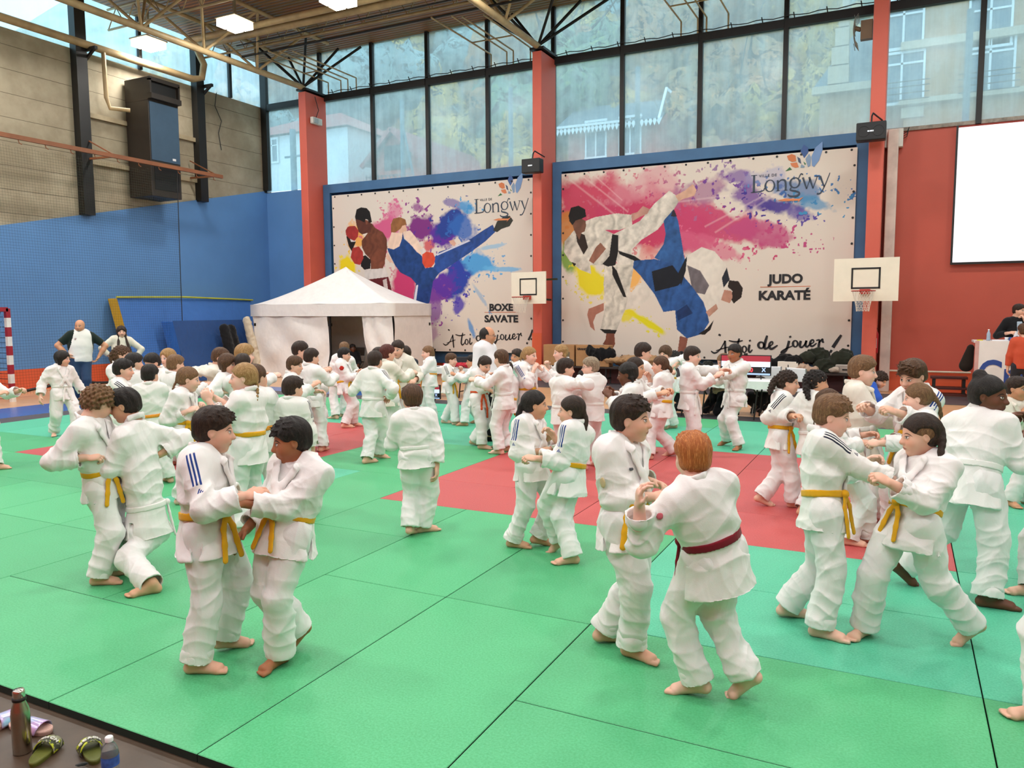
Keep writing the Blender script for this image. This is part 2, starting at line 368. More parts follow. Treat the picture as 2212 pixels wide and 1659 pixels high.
def cloth(name, c, rough=.85, bs=220., wr=.5, stripes=None, weave=.25):
    t = NT(name); b = lin(c); co = t.obj()
    n = t.noise(co, 5, 4); col = t.mix(t.mr(n, .3, .7), tuple(x * .96 for x in b[:3]) + (1,), tuple(min(1, x * 1.02) for x in b[:3]) + (1,))
    if stripes:
        x, y, z = t.sep(t.n('Attribute', attribute_name='slv').outputs['Vector'])    # x across the stripes, y along the sleeve, z outward
        m = None
        for k in (-1, 0, 1):
            e = t.mr(t.math('ABSOLUTE', t.math('SUBTRACT', x, k * .0175)), .0040, .0052, 1., 0.); m = e if m is None else t.math('MAXIMUM', m, e)
        m = t.math('MULTIPLY', m, t.mr(y, .0, .01)); m = t.math('MULTIPLY', m, t.mr(y, .170, .174, 1., 0.))
        # small three-bar mark below
        for k, (hgt) in ((-1, .010), (0, .018), (1, .026)):
            xs = t.math('SUBTRACT', t.math('SUBTRACT', x, t.math('MULTIPLY', t.math('SUBTRACT', .215, y), -.5)), k * .0105 - .004)
            e = t.mr(t.math('ABSOLUTE', xs), .0030, .0042, 1., 0.)
            e = t.math('MULTIPLY', e, t.math('MULTIPLY', t.mr(y, .215 - hgt, .216 - hgt), t.mr(y, .212, .213, 1., 0.))); m = t.math('MAXIMUM', m, e)
        m = t.math('MULTIPLY', m, t.mr(z, .005, .02)); col = t.mix(m, col, lin(stripes))
    t.base(col, rough, 0, .2); t.b.inputs['Sheen Weight'].default_value = .15
    h = t.math('ADD', t.math('MULTIPLY', t.noise(t.mapv(co, (1, 1, .55)), 7, 2, .45, 1.0), wr), t.math('MULTIPLY', t.noise(co, bs, 2), weave * .10))
    t.bump(h, .8, .03); return t.m
GI = cloth('white_cotton_gi', 'efece9'); GI_S = cloth('white_cotton_gi_with_stripes', 'efece9', stripes='26428a'); GI_SD = cloth('white_cotton_gi_dark_stripes', 'ecebe6', stripes='1b2238')
GI_C = cloth('cream_cotton_gi', 'e6e0d2'); TROU = cloth('white_cotton_trousers', 'eceae8', wr=.6)
BELT = {'yellow': cloth('yellow_belt', 'dfa51c', wr=.1), 'white': cloth('white_belt', 'ecebe6', wr=.1), 'orange': cloth('orange_belt', 'd8572e', wr=.1), 'red': cloth('dark_red_belt', '7c1626', wr=.1), 'yo': cloth('orange_yellow_belt', 'e89a34', wr=.1)}
CL = {}
def clothc(c, **k):
    if c not in CL: CL[c] = cloth('fabric_' + c, c, **k)
    return CL[c]
def ik(a, b, l1, l2, hint):
    d = b - a; L = np.linalg.norm(d); m = (l1 + l2) * .995
    if L > m: b = a + d / L * m; d = b - a; L = m
    if L < abs(l1 - l2) + .01: L = abs(l1 - l2) + .01
    u = d / (np.linalg.norm(d) + 1e-9); x = (l1 * l1 - l2 * l2 + L * L) / (2 * L); h = math.sqrt(max(l1 * l1 - x * x, 0))
    q = np.asarray(hint, float); q = q - u * (q @ u); q = nz(q) if np.linalg.norm(q) > 1e-6 else np.array([0, 0, 1.])
    return a + u * x + q * h, b
UP = np.array([0, 0, 1.])
def head_frame(yaw_v, pitch, roll):
    f = nz(yaw_v); r = nz(np.cross(f, UP)); u = UP
    f2 = f * math.cos(pitch) + u * math.sin(pitch); u2 = -f * math.sin(pitch) + u * math.cos(pitch)
    r3 = r * math.cos(roll) + u2 * math.sin(roll); u3 = -r * math.sin(roll) + u2 * math.cos(roll)
    return np.array([r3, f2, u3])
def add_hand(F, wrist, d, n, side, h, curl, spread=1.0, fine=True):
    """wrist, forearm direction d, palm normal n (palm side), side=+1 right -1 left; curl 0..1"""
    d = nz(d); n = nz(n - d * (n @ d)); t = np.cross(d, n) * side; L = h * .066
    M = np.array([t, d, n]); pc = wrist + d * L * .42
    F.ell(pc, (L * .46, L * .56, L * .21), M, k=.010)
    for i, (o, ln) in enumerate(((.30, .46), (.10, .52), (-.10, .48), (-.29, .38))):
        b = wrist + d * L * (.78 - .05 * abs(i - 1)) + t * L * o; fd = nz(d + t * o * .35 * spread); c = curl * (1.0 + .12 * i); p = b; a = c * .9; r = L * .108
        for j, sg in enumerate((.46, .32, .26)):
            dd = nz(fd * math.cos(a) + n * math.sin(a)); q = p + dd * L * ln * sg * 1.75; F.cap(p, q, r * (1 - .08 * j), r * (.92 - .08 * j), k=.0035); p = q; a += c * 1.15
    b = wrist + d * L * .22 + t * L * .30; td = nz(d * .75 + t * .8 + n * .35); q = b + td * L * .42; F.cap(b, q, L * .13, L * .105, k=.008)
    td2 = nz(d * .9 + t * (.5 - .9 * curl) + n * (.2 + .5 * curl)); F.cap(q, q + td2 * L * .33, L * .105, L * .08, k=.004)
def add_foot(F, ank, f, h, pitch=0., shoe=None):
    """ank = ankle joint; f = horizontal toe direction; pitch>0 lifts the heel"""
    s = h / 1.3; f = nz(f); r = np.cross(f, UP); fd = nz(f * math.cos(pitch) - UP * math.sin(pitch)); u = nz(np.cross(r, fd)); L = .150 * h
    heel = ank - u * .034 * s * 1.0 - fd * .030 * s; ball = ank - u * .044 * s + fd * L * .56
    F.cap(ank + u * .02 * s, heel, .029 * s, .026 * s, k=.02)
    F.cap(heel, ball, .025 * s, .020 * s, k=.02); F.cap(ank + u * .0, ball + u * .006, .027 * s, .019 * s, k=.03)
    F.cap(ball - r * .020 * s, ball + r * .020 * s, .0165 * s, .0165 * s, k=.015); F.cap(heel + r * .006, ball + r * .018 * s, .022 * s, .0165 * s, k=.015)
    tf = nz(f * math.cos(max(pitch - .5, 0)) - UP * math.sin(max(pitch - .5, 0))) if pitch > 0 else fd
    for i, (o, ln, rr) in enumerate(((-.027, .034, .0115), (-.012, .035, .0082), (-.001, .032, .0078), (.010, .028, .0074), (.021, .023, .0070))):
        sgn = add_foot.side; b = ball - r * o * s * sgn * 1.0 + fd * .006 * s - u * .004 * s
        F.cap(b, b + tf * ln * s, rr * s, rr * s * .95, k=.004)
add_foot.side = 1
def build_person(name, spec):
    """spec keys documented where the people are listed"""
    S = spec; T = S['top']; feet = S.get('feet')
    h = S.get('h')
    if feet:
        G = [gnd(*q, S.get('fz', 0.)) for q in feet]; base = (G[0] + G[1]) / 2
    if 'Z' in S: Z = S['Z']; tp = atZ(*T, Z); base = np.array([tp[0], tp[1], 0.])
    elif feet: Z = depth(base + [0, 0, .6]); tp = atZ(*T, Z + S.get('hd', 0.))
    else:
        hh = S.get('stand', h); tp = gnd(*T, hh); base = np.array([tp[0], tp[1], 0.]); Z = depth(tp)
    if h is None: h = tp[2]
    s = h / 1.3; adult = S.get('adult', False)
    hu = (.070 if adult else .083) * h           # head half height (chin..crown)
    toc = nz((CAM - base) * [1, 1, 0]); rt = np.array([-toc[1], toc[0], 0.])       # toward camera, image right
    def vec(a): a = math.radians(a); return toc * math.cos(a) + rt * math.sin(a)
    fw = vec(S['face']); hv = vec(S.get('head', S['face'])); HM = head_frame(hv, math.radians(S.get('pitch', -8)), math.radians(S.get('roll', 0)))
    hc = tp - UP * hu * 1.02
    hc = hc - np.array([HM[2][0], HM[2][1], 0]) * hu * .6
    neck = hc - HM[2] * hu * .70 - HM[1] * hu * .18
    C7 = neck - UP * hu * .42 - nz(hv) * hu * .15 - fw * hu * .05
    zf = base[2]; pz = S.get('pz', .522 * h)
    hipx = S.get('hip')
    if hipx:
        P = atZ(hipx[0], hipx[1], Z + (hipx[2] if len(hipx) > 2 else 0))
        if not S.get('sit') and not S.get('hipfix'): P = np.array([P[0], P[1], zf + pz])
    else:
        k = .35; P = np.array([base[0] * (1 - k) + C7[0] * k, base[1] * (1 - k) + C7[1] * k, zf + pz])
        P = P - fw * .02 * s
    right = nz(np.cross(fw, UP)); 
    # legs
    LH = .48 * h; hw = .055 * h
    face_r = right
    if feet: ft = [G[0] + 0, G[1] + 0]
    else:
        st = S.get('stance', (.10, .0)); off = S.get('fo', 0)
        ft = [base - right * st[0] * h + fw * st[1] * h, base + right * st[0] * h - fw * st[1] * h]
        ft = [np.array([q[0], q[1], zf]) for q in ft]
    fp = S.get('fp', (0, 0)); fa = S.get('fa', (S['face'] - 12, S['face'] + 12)); anks = []
    for i in (0, 1):
        fd = vec(fa[i]); pr = math.radians(fp[i]); lift = S.get('lift', (0, 0))[i]
        a = ft[i] + UP * (.060 * s + lift) - fd * (.035 * s)
        if pr > 0: a = a + UP * math.sin(pr) * .085 * s + fd * .03 * s * math.sin(pr)
        anks.append(a)
    if not S.get('sit'):
        need = max(np.linalg.norm((anks[i] - (P + right * (hw if i else -hw)))) for i in (0, 1))
        it = 0
        while need > LH * .985 and it < 40 :
            P = P - UP * .012; need = max(np.linalg.norm((anks[i] - (P + right * (hw if i else -hw)))) for i in (0, 1)); it += 1
    up = nz(C7 - P); tl = np.linalg.norm(C7 - P); tr = nz(np.cross(fw, up)); tf = nz(np.cross(up, tr))
    ex = S.get('girth', 1.0)
    sh = P + up * tl * .885; SH = [sh - tr * .105 * h * (1 + (ex - 1) * .4) - tf * .0, sh + tr * .105 * h * (1 + (ex - 1) * .4)]
    UA = .178 * h; FA = .150 * h
    WR = []; EL = []; HD = []; CU = []; PN = []
    for i in (0, 1):
        hs = (S.get('L') if i == 0 else S.get('R')) or 'down'; sg = -1 if i == 0 else 1; curl = .35; pn = None
        if isinstance(hs, str):
            o = {'down': (.13, .02, -.33), 'away': (.21, .02, -.29), 'fwd': (.03, .27, -.08), 'fwdlow': (.05, .24, -.17), 'hip': (.13, .05, -.24), 'up': (.0, .26, .04), 'lap': (.02, .22, -.24), 'fwd2': (.06, .30, .0)}[hs]
            tg = SH[i] + tr * sg * (o[0] - .0) * h * (1 if hs in ('down', 'away', 'hip') else -.0 + 0) + tf * o[1] * h + (up * .2 + UP * .8) * o[2] * h
            if hs in ('down', 'away', 'hip'): tg = SH[i] + tr * sg * (o[0] - .08) * h + tf * o[1] * h + UP * o[2] * h
            if hs[:3] == 'fwd' or hs == 'up': curl = .8
            if hs == 'lap': tg = SH[i] - tr * sg * .06 * h + tf * .2 * h + UP * -.26 * h
        else:
            tg = atZ(hs[0], hs[1], Z + (hs[2] if len(hs) > 2 else 0)); curl = hs[3] if len(hs) > 3 else .85
            tg = tg - nz(tg - SH[i]) * .055 * h
        hint = S.get('eL' if i == 0 else 'eR'); hint = (tr * sg * .55 - UP * .9 - tf * .35) if hint is None else (rt * hint[0] + UP * hint[1] - toc * (hint[2] if len(hint) > 2 else 0))
        e, wv = ik(SH[i], tg, UA, FA, hint); EL.append(e); WR.append(wv); HD.append(nz(wv - e)); CU.append(curl)
        inn = -tr * sg if (isinstance(hs, str) and hs in ('down', 'away', 'hip')) else (-UP * .75 - tr * sg * .5)
        PN.append(inn)
    # ------------------------------------------------ body: one skin
    Zc = depth(base); near = Zc < 6.3; mid = Zc < 9.0
    vb = .0036 if near else (.0062 if mid else .0085); vc = .0062 if near else (.009 if mid else .0125)
    if S.get('vb'): vb = S['vb']
    B = Field(); I3 = HM; u = hu
    def hp(x, y, z): return hc + (HM[0] * x + HM[1] * y + HM[2] * z) * u
    B.ell(hp(0, -.14, .20), np.array((.70, .86, .80)) * u, HM, k=.01)
    B.ell(hp(0, .20, -.30), np.array((.52, .56, .62)) * u, HM, k=.035 * s)
    B.ell(hp(0, .50, -.80), np.array((.22, .20, .17)) * u, HM, k=.035 * s)
    for q in (-1, 1):
        B.ell(hp(.32 * q, .44, -.28), np.array((.24, .26, .26)) * u, HM, k=.03 * s)
        B.ell(hp(.27 * q, .84, .03), np.array((.17, .11, .10)) * u, HM, k=.018 * s, op='s')
        B.ell(hp(.265 * q, .60, .03), np.array((.14, .15, .12)) * u, HM, k=.008 * s)
        B.ell(hp(.65 * q, -.05, -.05), np.array((.065, .135, .205)) * u, head_rot(HM, q), k=.008 * s)
        B.ell(hp(.74 * q, -.01, -.02), np.array((.055, .075, .125)) * u, head_rot(HM, q), k=.005 * s, op='s')
        B.ell(hp(.085 * q, .80, -.24), np.array((.075, .09, .07)) * u, HM, k=.01 * s)
    B.cap(hp(0, .70, .08), hp(0, .90, -.20), .055 * u, .085 * u, k=.02 * s)
    B.ell(hp(0, .735, -.455), np.array((.18, .085, .05)) * u, HM, k=.014 * s); B.ell(hp(0, .72, -.55), np.array((.15, .085, .055)) * u, HM, k=.012 * s)
    nr = .033 * h * (1.15 if adult else 1); B.cap(hp(0, -.2, -.45), C7, nr, nr * 1.1, k=.03)
    B.cap(C7 - up * .01 * h, P + up * tl * .78, .040 * h, .074 * h * ex, k=.03, flat=tf, fs=.8); B.cap(P + up * tl * .78, P, .080 * h * ex, .072 * h * ex, k=.03, flat=tf, fs=.64)
    B.cap(P + up * tl * .88 - tr * .07 * h, P + up * tl * .88 + tr * .07 * h, .034 * h, .034 * h, k=.03)
    KN = []; slv0 = S.get('sleeve', .8)
    for i in (0, 1):
        sg = -1 if i == 0 else 1; hpj = P + tr * sg * hw
        fd = vec(fa[i]); hk = S.get('kL' if i == 0 else 'kR'); hk = (fd * 1. + fw * .3) if hk is None else (rt * hk[0] + UP * hk[1] - toc * (hk[2] if len(hk) > 2 else 0))
        kn, an = ik(hpj, anks[i], .245 * h, .235 * h, hk); KN.append(kn); anks[i] = an
        B.cap(hpj, kn, .048 * h, .036 * h, k=.03); B.cap(kn, kn * .55 + an * .45, .038 * h, .036 * h, k=.02); B.cap(kn * .55 + an * .45, an, .036 * h, .0235 * h, k=.02)
        if not S.get('shoes'): add_foot.side = sg; add_foot(B, an, fd, h, math.radians(fp[i]))
        else: B.cap(an, an - UP * .03 * s + fd * .08 * s, .022 * s, .018 * s)
        am = 1.2 if slv0 <= 0 else 1.; B.cap(SH[i], EL[i], .031 * h * am, .026 * h * am, k=.02); B.cap(EL[i], EL[i] * .6 + WR[i] * .4, .026 * h * am, .0255 * h * am, k=.015); B.cap(EL[i] * .6 + WR[i] * .4, WR[i], .0255 * h * am, .0185 * h, k=.015)
        add_hand(B, WR[i], HD[i], PN[i], sg, h, CU[i], fine=near)
    V, Q = B.mesh(vb)
    root = empty(name, tuple(base), S['label'], S.get('cat', 'person'), S.get('group'))
    hco = (V - hc) @ HM.T / u; far_ = (np.abs(hco) > 1.25).any(1); hco[far_] = 9
    np_mesh('body', V - base, Q, SKIN[S.get('skin', 'light')], root, attrs={'hco': ('FLOAT_VECTOR', hco)})
    # ------------------------------------------------ hair
    hs = S.get('hair', ('short', 'dark'))
    if hs[0] != 'bald': build_hair(hs, HM, hc, u, s, hp, root, base, .0045 if near else (.006 if mid else .008), S, C7, fw, tf, tr, h)
    # ------------------------------------------------ clothes
    kind = S.get('top_wear', 'gi'); J = Field(); g = ex * (1.0 if kind == 'gi' else .93)
    bz = P + up * tl * .24                                             # belt height
    a_ = P + up * tl * .86; FL = .70
    J.cap(P + up * tl * .84 - tr * .075 * h, P + up * tl * .84 + tr * .075 * h, .052 * h * g, .052 * h * g, k=.05)
    J.cap(P + up * tl * .95 - tr * .03 * h, P + up * tl * .95 + tr * .03 * h, .040 * h * g, .040 * h * g, k=.05)
    J.cap(P + up * tl * .78, P + up * tl * .48, .112 * h * g, .118 * h * g, k=.05, flat=tf, fs=FL)
    J.cap(P + up * tl * .48, bz, .118 * h * g, .102 * h * g, k=.03, flat=tf, fs=FL + .04)
    for q in (0, 1): J.cap(C7 - up * .022 * h, SH[q] * .75 + C7 * .25, .040 * h, .046 * h, k=.03)
    TOR = Field(); TOR.p = list(J.p)
    sk = S.get('skirt', .135) * h; dn = nz(-up * .55 - UP * .45)
    sb = bz + dn * (sk + .02 * h)
    if kind == 'gi': J.tube_end(bz, sb + dn * .10 * h, .102 * h * g, .158 * h * g, sb, dn, .016 * s + .004, .05 * h, k=.012, flat=tf, fs=.80); TOR.cap(bz, sb, .102 * h * g, .140 * h * g, k=.012, flat=tf, fs=.80)
    else: J.cap(bz, bz + dn * (tl * .2), .105 * h * g, .110 * h * g, k=.03, flat=tf, fs=.78); TOR.p = list(J.p)
    slv = S.get('sleeve', .80)
    for i in (0, 1):
        c2 = EL[i] + (WR[i] - EL[i]) * slv if slv > 0 else SH[i] + (EL[i] - SH[i]) * (1 + slv)
        w1, w2, w3 = (.051, .050, .054) if kind == 'gi' else (.046, .040, .034)
        wl = max(.010, vc * 1.3) + .004
        if slv > 0:
            J.cap(SH[i], EL[i], w1 * h, w2 * h, k=.045); J.tube_end(EL[i], c2 + HD[i] * w3 * h, w2 * h, w3 * h, c2, HD[i], wl, .03, k=.02)
        else: cdir = nz(EL[i] - SH[i]); J.tube_end(SH[i], c2 + cdir * w2 * h, w1 * h, w2 * h * 1.1, c2, cdir, wl, .03, k=.045)
    if kind == 'gi':
        vm = [P + up * tl * .86 + tf * .1 * h]
        for q in (-1, 1):   # side vents
            c = sb - dn * .02 * h + tr * q * .14 * h * g; J.box(c, (.05 * h, .010 * h, .07 * h), np.array([tr, tf, up]), k=.006, op='s')
    else:
        e_ = bz + dn * tl * .2; J.plane(e_ + dn * .04 * h, dn, .003, near=(e_ + dn * .1 * h, .17 * h))
    # neck opening
    J.cap(C7 + up * .030 * h, C7 + up * .10 * h, .030 * h, .06 * h, k=.008, op='s'); J.cap(neck, C7 + up * .012 * h, .036 * h, .034 * h, k=.006, op='s')
    vd = S.get('vdepth', .34 if kind == 'gi' else .0)
    if vd:
        v0 = P + up * tl * (.97 - vd); vt = P + up * tl * 1.12
        A = np.array([tr, tf, up]); J.cap(v0 + tf * .15 * h, vt + tf * .16 * h, .004, .066 * h, k=.004, flat=tf, fs=2.2, op='s')
    V, Q = J.mesh(vc); N = vnormals(V, Q); fd0 = np.clip(np.abs((V - bz) @ up) / (.035 * h), .05, 1); V = V + N * (fd0[:, None]) * folds(V * (1.2 / s), S.get('seed', 0) + 11, .017 * s if kind == 'gi' else .005 * s)[:, None]
    if kind == 'gi':
        for i in (0, 1):
            V = V + N * (rings(V, SH[i] * .6 + EL[i] * .4, EL[i] + (EL[i] - SH[i]) * .05, .075 * s, .011 * s, 42, i + S['seed']) + rings(V, EL[i] * 1.02 - SH[i] * .02, WR[i], .075 * s, .011 * s, 48, 2 * i + S['seed']))[:, None]
        V = V + N * rings(V, bz + dn * .01, bz + up * tl * .55, .16 * s, .010 * s, 30, S['seed'])[:, None]
    slvA = np.zeros((len(V), 3)); 
    da = [np.linalg.norm(np.cross(V - SH[i], nz(EL[i] - SH[i])), axis=1) for i in (0, 1)]
    for i in (0, 1):
        sg = -1 if i == 0 else 1; ad = nz(EL[i] - SH[i]); out = nz(tr * sg * .8 + up * .7 - tf * .1 * 0); out = nz(out - ad * (out @ ad) * .999); lat = np.cross(ad, out)
        sel = ((V - (P + up * tl)) @ tr) * sg > 0.0; R = V - SH[i]; tt = R @ ad
        y = tt / s + .045; x = (R @ lat) / s; z = (R @ out) / s + .01
        slvA[sel] = np.stack([x, y, z], 1)[sel]
    jm = S.get('jm') or {0: GI, 1: GI_S, 2: GI_SD, 3: GI_C}[S.get('stripes', 0)]
    jo = np_mesh('jacket' if kind == 'gi' else S.get('wearname', 'sweater'), V - base, Q, jm, root, attrs={'slv': ('FLOAT_VECTOR', slvA)})
    if S.get('raglan'):
        jo.data.materials.append(clothc(S['raglan'])); cc = V[Q].mean(1); dd = np.minimum(*[np.abs(((cc - (P + up * tl * .95)) @ tr)) * 0 + ((cc - (P + up * tl)) @ tr) * (-1 if i == 0 else 1) * -1 for i in (0, 1)])
        mi = (np.abs((cc - P) @ tr) > .085 * h + (1 - ((cc - P) @ up) / tl) * .06 * h).astype(np.int32); jo.data.polygons.foreach_set('material_index', mi)
    # trousers
    TM = S.get('tm', TROU); loose = S.get('loose', 1.0 if kind == 'gi' else .72); K = Field(); hem = S.get('hem', -.004) * h
    K.cap(P - tr * .03 * h, P + tr * .03 * h, .085 * h * min(g, 1.1), .085 * h * min(g, 1.1), k=.03, flat=tf, fs=.8); K.cap(P, P + up * tl * .2, .088 * h * g, .088 * h * g, k=.03, flat=tf, fs=.8)
    for i in (0, 1):
        sg = -1 if i == 0 else 1; sd = nz(anks[i] - KN[i]); L = np.linalg.norm(anks[i] - KN[i]); c2 = KN[i] + sd * (L - hem)
        hpj = P + tr * sg * hw; K.cap(hpj, KN[i], .074 * h * (.5 + loose * .5), .061 * h * loose, k=.025); K.tube_end(KN[i], c2 + sd * .05 * h, .061 * h * loose, .062 * h * loose, c2, sd, max(.010, vc * 1.3) + .004, .04, k=.02)
    V, Q = K.mesh(vc); N = vnormals(V, Q); V = V + N * folds(V * (1.2 / s), S.get('seed', 0) + 5, .016 * s if kind == 'gi' else .004 * s, 1, .25)[:, None]
    if kind == 'gi':
        for i in (0, 1): V = V + N * (rings(V, KN[i] * .75 + anks[i] * .25, anks[i], .09 * s, .010 * s, 40, 3 * i + S['seed']) + rings(V, P + (KN[i] - P) * .7, KN[i] * .8 + anks[i] * .2, .1 * s, .009 * s, 34, i + S['seed']))[:, None]
    if not S.get('notrou'): np_mesh('trousers' if kind == 'gi' else S.get('trouname', 'trousers'), V - base, Q, TM, root)
    # belt with knot and tails
    bc = S.get('belt')
    if bc:
        bm = BELT[bc]; W = Field(); bwid = .0185 * s
        W.cap(bz - up * .03, bz + up * .03, .102 * h * g + .010 * s, .102 * h * g + .010 * s, k=.01, flat=tf, fs=FL + .10); W.plane(bz + up * bwid, up, .002); W.plane(bz - up * bwid, -up, .002)
        bo = None; V, Q = W.mesh(.006 if near else .009); N = vnormals(V, Q); V = V + N * folds(V, 3, .003)[:, None]; bo = np_mesh('belt', V - base, Q, bm, root)
        ko = S.get('knot', 0.); kd = nz(tf * math.cos(ko) + tr * math.sin(ko)); kp = TOR.trace(bz + kd * .4 * h, -kd, .4 * h) + kd * .016 * s
        T2 = Field(); T2.ell(kp, (.026 * s, .020 * s, .022 * s), np.array([nz(np.cross(kd, UP)), kd, UP]), k=.01); tlen = S.get('tails', .17) * h; side = nz(np.cross(kd, UP))
        for q in (-1, 1):
            p = kp - UP * .004; pts = [p]
            for j in (1, 2, 3):
                w_ = kp + side * q * (.018 + .014 * j) * s - UP * tlen * j / 3; tpnt = TOR.trace(w_ + kd * .25 * h, -kd, .25 * h)
                pts.append(tpnt + kd * .012 * s if np.linalg.norm(tpnt - w_) < .13 * h else w_ + kd * .03 * s)
            for j in range(3): T2.cap(pts[j], pts[j + 1], .0155 * s, .0165 * s, k=.006, flat=kd, fs=.38)
        V, Q = T2.mesh(.0045 if near else .0075); np_mesh('belt_knot', V - base, Q, bm, bo)
    # lapel band
    if kind == 'gi' and vd:
        L_ = Field(); bw = .021 * s; path = []
        v0h = .97 - vd
        def tracef(x, tt): 
            w_ = P + up * tl * tt + tr * x; return TOR.trace(w_ + tf * .35 * h, -tf, .6 * h)
        bk = [C7 - tf * .045 * h + up * .0 * h]
        for q, endx in ((1, -.055), (-1, .055)):
            pts = [C7 - tf * .046 * h + up * .036 * h + tr * q * .012 * h, C7 - tf * .012 * h + tr * q * .048 * h + up * .026 * h]
            for j, (xx, tt) in enumerate(((.048, .90), (.040, .80), (.018, .62), (-.014, .46), (-.034, .32), (-.043, .26))):
                if tt > v0h or j > 0:
                    pts.append(tracef(q * xx * h, tt) + tf * (.007 * s + (.006 * s if q > 0 else 0)))
            for j in range(len(pts) - 1):
                fd_ = -tf if j == 0 else (nz(tr * q * .6 - tf * .2 + up * .5) if j == 1 else tf); L_.cap(pts[j], pts[j + 1], bw, bw, k=.008, flat=fd_, fs=.42)
        V, Q = L_.mesh(.0055 if near else .0085); np_mesh('collar', V - base, Q, GI if S.get('stripes', 0) != 3 else GI_C, jo)
        if S.get('shirt'):
            pass
    if S.get('shoes'):
        for i in (0, 1):
            fd = vec(fa[i]); X_ = Field(); an = anks[i]; z0 = zf - (.0 if S.get('fz', 0) == 0 else 0)
            X_.cap(an - UP * .035 * s - fd * .03 * s, an - UP * .038 * s + fd * .085 * s, .030 * s, .026 * s, k=.02); X_.cap(an, an - UP * .02 * s, .028 * s, .03 * s, k=.02); X_.plane(an - UP * .062 * s, -UP, .003)
            V, Q = X_.mesh(.008); np_mesh(S.get('shoename', 'shoe'), V - base, Q, clothc(S['shoes']), root)
    for (pt, kx, sz, col, nm) in S.get('patches', ()):     # (point in torso frame x,t), size, colour
        if kx == 'front': p = TOR.trace(P + up * tl * pt[1] + tr * pt[0] * h + tf * .35 * h, -tf, .6 * h); n_ = tf; ax_ = tr
        elif kx in ('armR', 'armL'):
            i = 1 if kx == 'armR' else 0; ad = nz(EL[i] - SH[i]); c = SH[i] + ad * pt[1] * UA; n_ = nz(vec(0) * .8 + rt * pt[0]); n_ = nz(n_ - ad * (n_ @ ad)); p = J.trace(c + n_ * .2 * h, -n_, .3 * h); ax_ = nz(np.cross(ad, n_))
        X_ = Field(); bx = nz(np.cross(n_, ax_)); 
        if nm == 'badge': X_.ell(p, (sz[0], .005, sz[1]), np.array([ax_, n_, bx]))
        else: X_.box(p, (sz[0], .0025, sz[1]), np.array([ax_, n_, bx]), r=.001)
        V, Q = X_.mesh(.004 if near else .007); np_mesh(nm, V - base, Q, clothc(col), jo)
    if S.get('glasses'):
        m = MB()
        for q in (-1, 1):
            m.tube([Vector(hp(q * .30 + .19 * math.cos(t), .86, .02 + .13 * math.sin(t))) for t in np.linspace(0, 2 * math.pi, 13)[:-1]], .0016, 5, closed=True)
            m.tube([hp(q * .49, .84, .05), hp(q * .66, .5, .06), hp(q * .72, .0, .08)], .0016, 5)
        m.tube([hp(-.11, .87, .04), hp(.11, .87, .04)], .0016, 5); m.build('glasses', mat('spectacle_frame', '22201f', .3), root, off=(0, 0, 0)); o = bpy.data.objects[-1] if False else None
        g_ = [c for c in root.children if c.name.startswith('glasses')][0]; g_.data.transform(Matrix.Translation(-Vector(base)))
    if S.get('beard'):
        X_ = Field(); X_.ell(hp(0, .55, -.72), np.array((.27, .26, .24)) * u, HM); X_.ell(hp(0, .72, -.42), np.array((.2, .1, .06)) * u, HM, k=.01); X_.ell(hp(0, .72, -.52), np.array((.14, .2, .07)) * u, HM, op='s', k=.005)
        V, Q = X_.mesh(.008); np_mesh('beard', V - base, Q, HAIR[S['beard']], root, attrs={'hco': ('FLOAT_VECTOR', (V - hc) @ HM.T / u)})
    return root
def head_rot(HM, q):
    a = .35 * q; r = HM[0] * math.cos(a) - HM[1] * math.sin(a) * 1.0; f = HM[0] * math.sin(a) + HM[1] * math.cos(a); return np.array([r, f, HM[2]])
